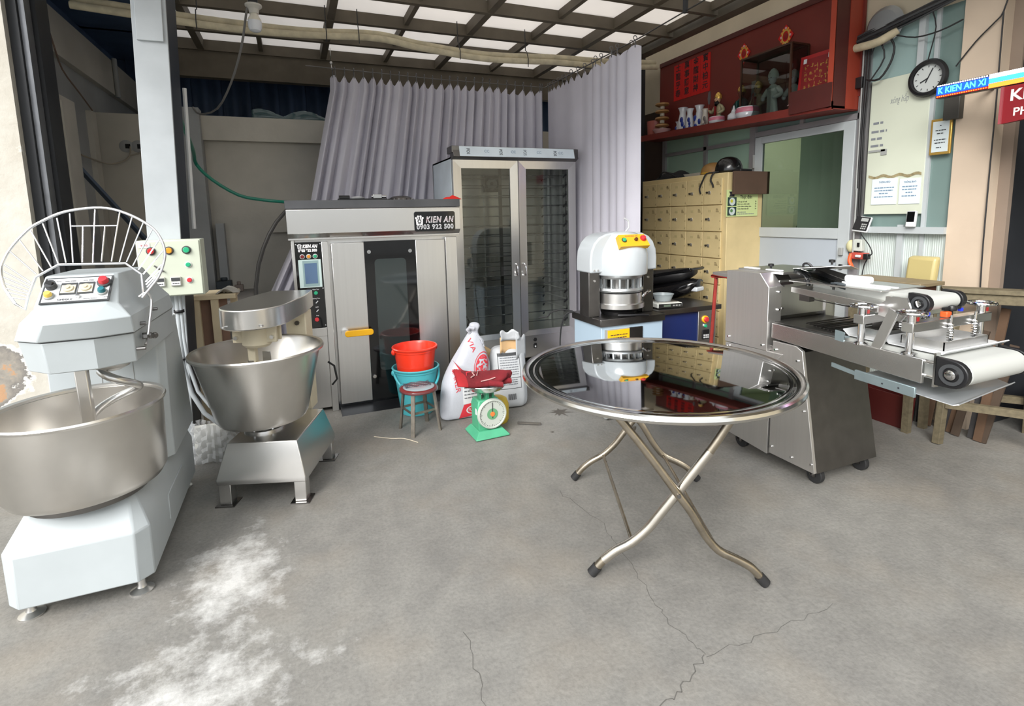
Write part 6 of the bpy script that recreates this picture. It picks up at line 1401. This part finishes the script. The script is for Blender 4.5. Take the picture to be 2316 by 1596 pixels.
MB().tube(smooth_path([(3.93,2.69,1.30),(3.915,2.66,1.25),(3.91,2.60,1.18),(3.91,2.575,1.12),(3.92,2.615,1.095)]),.004,6).tube(smooth_path([(3.935,2.62,1.08),(3.94,2.65,1.02),(3.95,2.67,.9)]),.004,6).build('lead', cbk, sk)
rsr = thing('cable_riser', 'bundle of black cables running down the door post from the ceiling corner', 'cable', (3.95,2.74,2.0))
for k, (dy, z1_) in enumerate(((0,2.72),(-.018,2.7),(.016,2.68),(-.035,2.66))):
    MB().tube(smooth_path([(3.95,2.742+dy,z1_),(3.945,2.738+dy,2.4),(3.948,2.742+dy*.7,2.0),(3.945,2.735+dy*.9,1.6),(3.948,2.725+dy*.5,1.28)]),.006,6).build('cable', cbk if k != 2 else greyp, rsr)
MB().box(3.93,3.97,2.745,2.80,2.33,2.41).build('junction_box', black, rsr, bev=0.004)
MB().tube(smooth_path([(3.945,2.72,2.38),(3.93,2.62,2.36),(3.93,2.55,2.45),(3.93,2.53,2.55),(3.94,2.58,2.63),(3.95,2.68,2.66)]),.007,6).build('cable_loop', cbk, rsr)
MB().tube(smooth_path([(3.945,2.70,2.55),(3.93,2.64,2.62),(3.94,2.6,2.5),(3.945,2.70,2.36)]),.005,6).build('cable_loop', cbk, rsr)
MB().tube([(3.93,2.733,1.6),(3.93,2.735,1.08)],.006,6).build('grey_conduit', greyp, rsr)
cbm = thing('cable_bundle', 'thick sagging bundle of dark cables slung under the concrete beam', 'cable', (3.95,2.4,2.7))
for k in range(7):
    rnd = random.Random(k); d_ = rnd.uniform(-.02,.02)
    MB().tube(smooth_path([(3.93+d_,2.95,2.60+.02*k*.6),(3.92,2.7,2.64+.012*k),(3.915+d_,2.45,2.68+.010*k),(3.93,2.2,2.73+.009*k),(3.94,1.9,2.79+.008*k),(3.95,1.5,2.86+.01*k)]),.009 if k < 4 else .006,6).build('cable', cbk if k % 3 else dgrey, cbm)
MB().tube(smooth_path([(3.94,2.92,2.63),(3.90,2.75,2.61),(3.90,2.62,2.61),(3.94,2.52,2.66)]),.028,10).build('wrapped_pipe', mat('wrap_beige',(190,178,150),0.8,var=0.2,scale=20,bump=0.2), cbm)
MB().tube(smooth_path([(3.94,2.55,2.64),(3.93,2.4,2.575),(3.93,2.25,2.57),(3.94,2.13,2.60)]),.005,6).tube(smooth_path([(3.94,2.32,2.74),(3.92,2.27,2.6),(3.93,2.30,2.45),(3.93,2.31,2.40)]),.004,6).build('hanging_lead', cbk, cbm)
fnp = MB().lathe([(.0,0),(.12,0),(.13,.02),(.10,.05),(0,.06)], (3.97,2.62,2.72), 24, q)
tag(fnp.build('ceiling_lamp_shade', mat('shade_grey',(140,144,146),0.4,0.4)), 'round grey lamp shade tucked under the beam behind the cables', 'lamp')
wc = thing('pillar_wire', 'thin dark wire running across the pinkish column', 'cable', (3.9,2.0,2.3))
MB().tube(smooth_path([(3.96,2.16,2.33),(3.955,2.06,2.45),(3.95,1.97,2.53),(3.95,1.93,2.58),(3.96,1.90,2.75)]),.004,6).tube(smooth_path([(3.95,1.93,2.58),(3.95,1.925,2.1),(3.96,1.93,1.7),(3.955,1.925,1.2),(3.96,1.92,.9)]),.004,6).build('wire', cbk, wc)
led = thing('led_sign', 'scrolling LED sign with blue, white and red lights sticking out from the column', 'sign', (3.70,1.7,2.2))
LX = 3.70
MB().box(LX,LX+.05,1.30,2.115,2.105,2.184).build('led_case', black, led, bev=0.003)
MB().box(LX-.002,LX,1.305,2.11,2.122,2.17).build('led_field', mat('led_blue',(14,60,235),0.5,emit=2.2), led)
MB().box(LX-.002,LX,1.305,2.11,2.108,2.12).build('led_red_line', mat('led_dark_red',(150,20,20),0.5,emit=0.8), led)
lc = mat('led_cyan', (60,220,255), 0.5, emit=4.0); lw = mat('led_white', (240,240,255), 0.5, emit=5.0); lo_ = mat('led_orange', (255,96,30), 0.5, emit=3.5)
text('led_lettering', 'K KIEN AN XI', lc, (LX-.0025,1.98,2.146), LEFTW, .05, led, .24, bold=.0006)
for k in range(22):
    y = 2.104 - .0118*k
    MB().box(LX-.004,LX-.001,y-.0028,y+.0028,2.174,2.180).build('led_dot', lw, led); MB().box(LX-.004,LX-.001,y-.0028,y+.0028,2.111,2.117).build('led_dot', lo_, led)
MB().box(LX-.0035,LX-.001,1.305,1.845,2.160,2.182).build('led_bar', lw, led); MB().box(LX-.0035,LX-.001,1.305,1.845,2.134,2.159).build('led_bar', mat('led_sky',(40,150,255),0.5,emit=3.5), led)
MB().box(LX-.0035,LX-.001,1.305,1.845,2.107,2.132).build('led_bar', lo_, led)
MB().box(LX+.05,3.98,1.95,1.965,2.14,2.16).build('bracket', black, led)
sgn = thing('shop_sign', 'dark red hanging sign with large cream letters at the right edge', 'sign', (3.72,1.4,2.05))
MB().prism([(1.775,1.90),(1.775,2.10),(1.0,2.10),(1.0,1.98)], YZ, 3.705, 3.735).build('sign_plate', mat('sign_red',(126,20,30),0.4,coat=0.2), sgn)
MB().bar((3.70,1.778,1.90),(3.70,1.778,2.10),.012,.012).build('sign_edge', mat('sign_edge',(150,70,76),0.4), sgn)
crm = mat('sign_cream', (226,214,210), 0.5)
text('lettering', 'KIEN AN', crm, (3.7035,1.745,2.045), LEFTW, .085, sgn, None, 'LEFT', bold=.002)
text('lettering', 'PHAT', crm, (3.7035,1.725,1.955), LEFTW, .06, sgn, None, 'LEFT', bold=.001)
MB().tube([(3.72,1.7,2.10),(3.72,1.7,3.30)],.006,6).tube([(3.72,1.1,2.10),(3.72,1.1,3.30)],.006,6).build('hanger', black, sgn)
tag(MB().box(3.92,3.97,2.10,2.19,2.0,2.20).build('power_box', mat('dark_box',(58,56,52),0.5), bev=0.004), 'dark grey power supply box fixed to the edge of the column', 'box')

# ============================================================ table, trestle and goods behind the moulder
woodd = mat('weathered_wood', (104, 95, 74), 0.8, var=0.25, scale=6, stretch=(1,8,8), bump=0.15)
woodt = mat('table_wood', (128, 114, 88), 0.55, var=0.15, scale=5, stretch=(1,6,6))
ot = thing('wooden_table', 'brown wooden table standing against the glazed partition beside the column', 'table', (3.68,2.27,0))
MB().box(3.55,3.80,2.03,2.52,.955,.98).build('tabletop', woodt, ot, bev=0.004)
MB().box(3.58,3.77,2.06,2.48,.89,.955).build('apron', mat('dark_red_wood',(84,50,36),0.7,var=0.3,scale=8), ot)
for x, y in ((3.59,2.07),(3.59,2.47),(3.76,2.07),(3.76,2.47)): MB().box(x-.02,x+.02,y-.02,y+.02,0,.89).build('leg', woodd, ot)
chb = thing('chair', 'yellowish upholstered chair back showing above the wooden table', 'chair', (3.9,2.22,0))
MB().loft([[(3.86,2.15,.75),(3.92,2.15,.75),(3.92,2.33,.75),(3.86,2.33,.75)],[(3.89,2.14,1.115),(3.95,2.14,1.125),(3.95,2.32,1.125),(3.89,2.32,1.115)]]).build('backrest', mat('yellow_leather',(178,164,112),0.35,coat=0.15), chb, bev=0.02, seg=3)
MB().box(3.82,3.96,2.14,2.33,.42,.50).build('seat', mat('yellow_leather2',(170,156,108),0.4), chb, bev=0.015)
for x in (3.84,3.94):
    for y in (2.16,2.31): MB().cyl((x,y,0),(x,y,.42),.012,8).build('leg', steeld, chb)
sh_ = thing('trestle', 'weathered wooden trestle with splayed legs beside the column, right of the moulder', 'trestle', (3.88,1.8,0))
TP, TQ = Vector((3.74,1.96,0)), Vector((3.98,1.60,0)); td = (TQ-TP).normalized(); tn = Vector((-td.y, td.x, 0))
def tz(p, z): return Vector((p.x, p.y, z))
MB().bar(tz(TP-td*.05,.94), tz(TQ+td*.05,.94), .12, .028).build('top_plank', woodd, sh_, bev=0.003)
MB().bar(tz(TP+tn*-.03,.895), tz(TQ+tn*-.03,.895), .03, .06).build('top_rail', woodd, sh_, bev=0.003)
for p, q in ((TP+td*.03-tn*.03,(3.585,1.885,0)),(TP+td*.03+tn*.03,(3.90,2.13,0)),(TQ-td*.03-tn*.03,(3.86,1.42,0)),(TQ-td*.03+tn*.03,(4.25,1.74,0))): MB().bar(tz(p,.925), q, .05, .04).build('leg', woodd, sh_, bev=0.003)
MB().bar((3.62,1.88,.25),(3.90,1.47,.25),.035,.045).build('stretcher', woodd, sh_)
MB().bar((3.92,2.08,.22),(4.22,1.73,.22),.035,.045).build('stretcher', woodd, sh_)
tag(MB().cyl((3.92,1.68,.954),(3.92,1.68,1.05),.009,10).build('steel_rod', chrome), 'short bright steel rod standing upright on the trestle top', 'rod')
bx_ = thing('cardboard_box', 'brown cardboard box on the floor behind the moulder', 'box', (3.4,2.6,0))
MB().box(3.22,3.52,2.30,2.62,.0,.36).build('carton', mat('cardboard',(150,120,86),0.8,var=0.1,scale=6), bx_, bev=0.004)
MB().box(3.21,3.40,2.285,2.30,.30,.38).build('flap', mat('cardboard2',(170,138,100),0.8), bx_)
cr1 = thing('crate', 'dark blue plastic crate in the recess behind the trestle', 'crate', (4.45,1.6,0))
MB().loft([rect(4.28,4.62,1.48,1.76,0.0), rect(4.26,4.64,1.46,1.78,.28)], True, False).build('crate_shell', mat('crate_blue',(20,40,78),0.5), cr1, solid=0.006, smooth=0)
MB().box(4.25,4.65,1.45,1.46,.25,.285).build('crate_rim', mat('crate_blue2',(24,46,86),0.5), cr1)
cr2 = thing('crate', 'dull red plastic crate in the shadow under the wooden table', 'crate', (3.68,2.3,0))
MB().loft([rect(3.62,3.73,2.12,2.40,0.0), rect(3.615,3.735,2.11,2.41,.22)], True, False).build('crate_shell', mat('crate_red',(78,26,24),0.5), cr2, solid=0.006, smooth=0)
bgk = thing('board_stack', 'dark offcut boards leaning against the foot of the column behind the trestle', 'boards', (3.9,1.95,0))
for k in range(9):
    rnd = random.Random(k+40); y = 1.76+.046*k
    MB().bar((3.83+rnd.uniform(-.03,.03),y+rnd.uniform(-.02,.02),.005),(3.945,y+rnd.uniform(-.05,.05),.52+rnd.uniform(0,.34)),.044,.012,(1,0,0)).build('offcut_board', mat('offcut_%d' % (k % 3), ((70,56,44),(88,66,48),(52,50,50))[k % 3], 0.8, var=0.2, scale=7), bgk)
tag(MB().loft([rect(4.34,4.58,1.08,1.32,.76), rect(4.30,4.6,1.04,1.36,.82), rect(4.34,4.56,1.1,1.3,.88)]).build('plastic_bag', mat('bag_clear',(176,184,190),0.15,coat=0.4,alpha=0.8), bev=0.02), 'shiny plastic bag piled at the right edge beside the trestle', 'bag')
tag(MB().box(4.25,4.65,1.02,1.40,.0,.76).build('side_cupboard', mat('cupboard_dark',(50,50,52),0.6), bev=0.004), 'low dark cupboard under the plastic bag at the right edge', 'cupboard')

# ============================================================ hanging lamp, pipes, hose, back room goods
lb = thing('light_bulb', 'white LED bulb in a ceramic holder hanging below the ceiling bars', 'lamp', (-.15,4.3,2.9))
MB().lathe([(0,.0),(.055,.0),(.055,-.012),(.035,-.03),(.03,-.06),(0,-.06)], (-.15,4.3,2.96), 20).build('holder', mat('ceramic',(206,204,196),0.4), lb)
MB().lathe([(0,-.05),(.022,-.052),(.03,-.075),(.044,-.10),(.045,-.108),(0,-.108)], (-.15,4.3,2.96), 24).build('bulb_base', mat('bulb_cream',(224,220,206),0.4), lb)
MB().lathe([(.044,-.108),(.046,-.125),(.044,-.155),(.036,-.172),(.02,-.18),(0,-.182)], (-.15,4.3,2.96), 24).build('bulb_dome', mat('bulb_dome',(226,230,236),0.25,coat=0.3), lb)
MB().box(-.18,-.12,4.27,4.33,2.96,3.155).build('hanger_block', darkst, lb)
wr_ = thing('lamp_cord', 'grey cord sagging from the bulb holder to the back column', 'cable', (-.3,4.6,2.5))
MB().tube(smooth_path([(-.17,4.29,3.0),(-.20,4.31,2.90),(-.26,4.45,2.70),(-.37,4.75,2.52),(-.52,5.15,2.40),(-.70,5.55,2.42),(-.76,5.62,2.49)]),.008,8).build('cord', mat('cord_grey',(120,118,116),0.6), wr_)
pp_ = thing('wrapped_pipes', 'pair of cream wrapped refrigerant pipes slung under the ceiling bars', 'pipe', (1.2,4.7,2.92))
wrapm = mat('pipe_wrap', (206, 196, 168), 0.8, var=0.22, scale=14, bump=0.25, bscale=30)
MB().tube(smooth_path([(-1.3,4.7,3.0),(-.709,4.7,2.962),(-.216,4.7,2.945),(.227,4.7,2.945),(.747,4.7,2.975),(1.116,4.7,2.932),(1.720,4.7,2.90),(2.4,4.7,2.935),(3.0,4.72,2.955),(3.6,4.75,3.0)],5),.032,12).build('pipe', wrapm, pp_)
MB().tube(smooth_path([(-1.3,4.66,2.95),(-.709,4.66,2.915),(-.216,4.66,2.898),(.227,4.66,2.908),(.747,4.66,2.935),(1.116,4.66,2.893),(1.72,4.66,2.855),(2.4,4.66,2.885),(3.0,4.68,2.90),(3.6,4.7,2.95)],5),.026,12).build('pipe', wrapm, pp_)
for x, z in ((-.55,2.93),(.35,2.93),(.60,2.94),(1.45,2.89),(2.1,2.88)):
    MB().tube([(x,4.625,z-.07),(x,4.62,z),(x,4.655,z+.075),(x+.004,4.69,z+.09),(x+.004,4.70,3.16)],.004,5).build('wire_tie', darkst, pp_)
tag(MB().tube(smooth_path([(-.62,4.0,2.12),(-.69,4.9,2.03),(-.72,5.2,1.95),(-.612,5.2,1.82),(-.421,5.2,1.69),(-.25,5.2,1.65),(-.10,5.15,1.63),(.02,5.0,1.615)]),.014,8).build('hose', mat('green_hose',(30,120,100),0.35)), 'green hose sagging from the steel post to the oven roof', 'hose')
tag(MB().tube(smooth_path([(-1.30,5.78,2.15),(-1.31,5.76,2.07),(-1.36,5.75,2.02),(-1.44,5.72,1.99),(-1.5,5.65,2.0),(-1.53,5.3,2.02)]),.007,6).tube(smooth_path([(-1.2,5.78,2.15),(-1.22,5.76,2.10),(-1.30,5.75,2.07)]),.006,6).build('socket_wire', mat('wire_cream',(150,142,128),0.7)), 'loose pale wire looping out of the broken wall sockets', 'cable')
tag(MB().tube(smooth_path([(-1.49,4.75,2.95),(-1.48,4.85,2.75),(-1.49,5.0,2.6),(-1.49,5.3,2.5),(-1.5,5.6,2.42)]),.006,6).build('beam_wire', mat('wire_brown',(110,92,80),0.7)), 'thin brown wire trailing down the upper left beam', 'cable')
tag(MB().bar((-1.47,5.0,1.9),(-1.02,5.5,1.05),.05,.02).build('steel_flat', mat('blue_grey_steel',(84,96,112),0.5,0.4)), 'blue-grey flat steel bar leaning in the back room corner', 'bar')
ptab = thing('back_workbench', 'grey work table with clutter in the dim back room', 'table', (-.75,5.2,0))
MB().box(-1.15,-.36,4.75,5.55,.80,.83).build('tabletop', mat('grey_bench_top',(120,116,112),0.7,var=0.2,scale=5), ptab, bev=0.003)
for x, y in ((-1.1,4.8),(-1.1,5.5),(-.41,4.8),(-.41,5.5)): MB().box(x-.02,x+.02,y-.02,y+.02,0,.80).build('leg', woodd, ptab)
rnd = random.Random(8)
for k, (x, y, w, h, c_, nm) in enumerate(((-.80,5.35,.10,.12,(44,46,50),'dark grey tool case on the back workbench'),(-.62,5.42,.12,.10,(36,44,50),'black motor part on the back workbench'),(-.50,5.38,.07,.06,(112,100,92),'small brown carton on the back workbench'),(-.92,5.2,.09,.16,(92,84,80),'tall brown tin on the back workbench'))):
    tag(MB().box(x-w/2,x+w/2,y-w/2,y+w/2,.832,.832+h).cyl((x,y,.832+h),(x,y,.832+h+.03),w*.25,10).build(('tool_case','motor_part','carton','tin')[k], mat('clutter_%d' % k, c_, 0.6), bev=0.006), nm, 'container')
btl = thing('plastic_bottle', 'dark plastic bottle with white label standing on the ledge behind the guard', 'bottle', (-1.20,4.95,.83))
MB().lathe([(0,0),(.045,0),(.048,.02),(.048,.17),(.03,.22),(.016,.25),(.016,.27),(0,.27)], (-1.09,5.3,.832), 18).build('body', mat('bottle_dark',(44,56,58),0.2,coat=0.3), btl)
MB().lathe([(.0495,.06),(.0495,.14)], (-1.09,5.3,.832), 18).build('bottle_label', paper, btl); MB().lathe([(0,.27),(.018,.27),(.018,.295),(0,.295)], (-1.09,5.3,.832), 12).build('cap', darkst, btl)
wdt = thing('wooden_stand', 'bare wooden side table beside the mixer under the control box', 'table', (-.45,4.1,0))
MB().box(-.68,-.40,4.0,4.32,.945,.975).build('tabletop', mat('pale_pine',(206,190,158),0.7,var=0.1,scale=6), wdt, bev=0.003)
for x, y in ((-.53,4.03),(-.44,4.29),(-.64,4.03)): MB().box(x-.022,x+.022,y-.022,y+.022,0,.945).build('leg', mat('pale_pine',(206,190,158)), wdt)
MB().box(-.66,-.46,4.06,4.08,.35,.94).build('back_board', mat('brown_ply',(128,100,84),0.8,var=0.15,scale=5), wdt)
tag(MB().grid(lambda u, v: (-.52+.14*u, 4.03+.16*v, .977+.035*abs(math.sin(4*u+6*v))*math.sin(math.pi*u)), 12, 10).build('work_gloves', mat('dirty_white_cloth',(170,166,158),0.85,bump=0.2,scale=30), solid=0.004), 'crumpled dirty white cloth on the pine side table', 'cloth')
tag(MB().tube(smooth_path([(-.36,5.05,.02),(-.34,5.05,.9),(-.20,5.05,1.35),(-.02,5.1,1.58)]),.016,8).build('bent_pipe', mat('dark_bent_pipe',(70,68,66),0.5)), 'dark bent pipe rising beside the oven to the curtain', 'pipe')
tag(MB().cyl((-.32,4.55,0),(-.32,4.55,.42),.035,14).lathe([(.035,.42),(.03,.47),(.014,.52),(.014,.56),(0,.56)], (-.32,4.55,0), 14).build('green_bottle', mat('green_glass',(60,96,50),0.15,coat=0.4)), 'green glass bottle on the floor between the pine table and batter mixer', 'bottle')
pls = MB().grid(lambda u, v: (-.3+.9*u, 5.86+.06*v, 2.445+.10*abs(math.sin(7*u+2*v))*math.sin(math.pi*v)+.01), 40, 8)
tag(pls.build('plastic_sheet', mat('shiny_sheet',(70,92,96),0.1,coat=0.5), solid=0.003), 'crumpled shiny plastic sheeting on top of the low back wall', 'sheet')
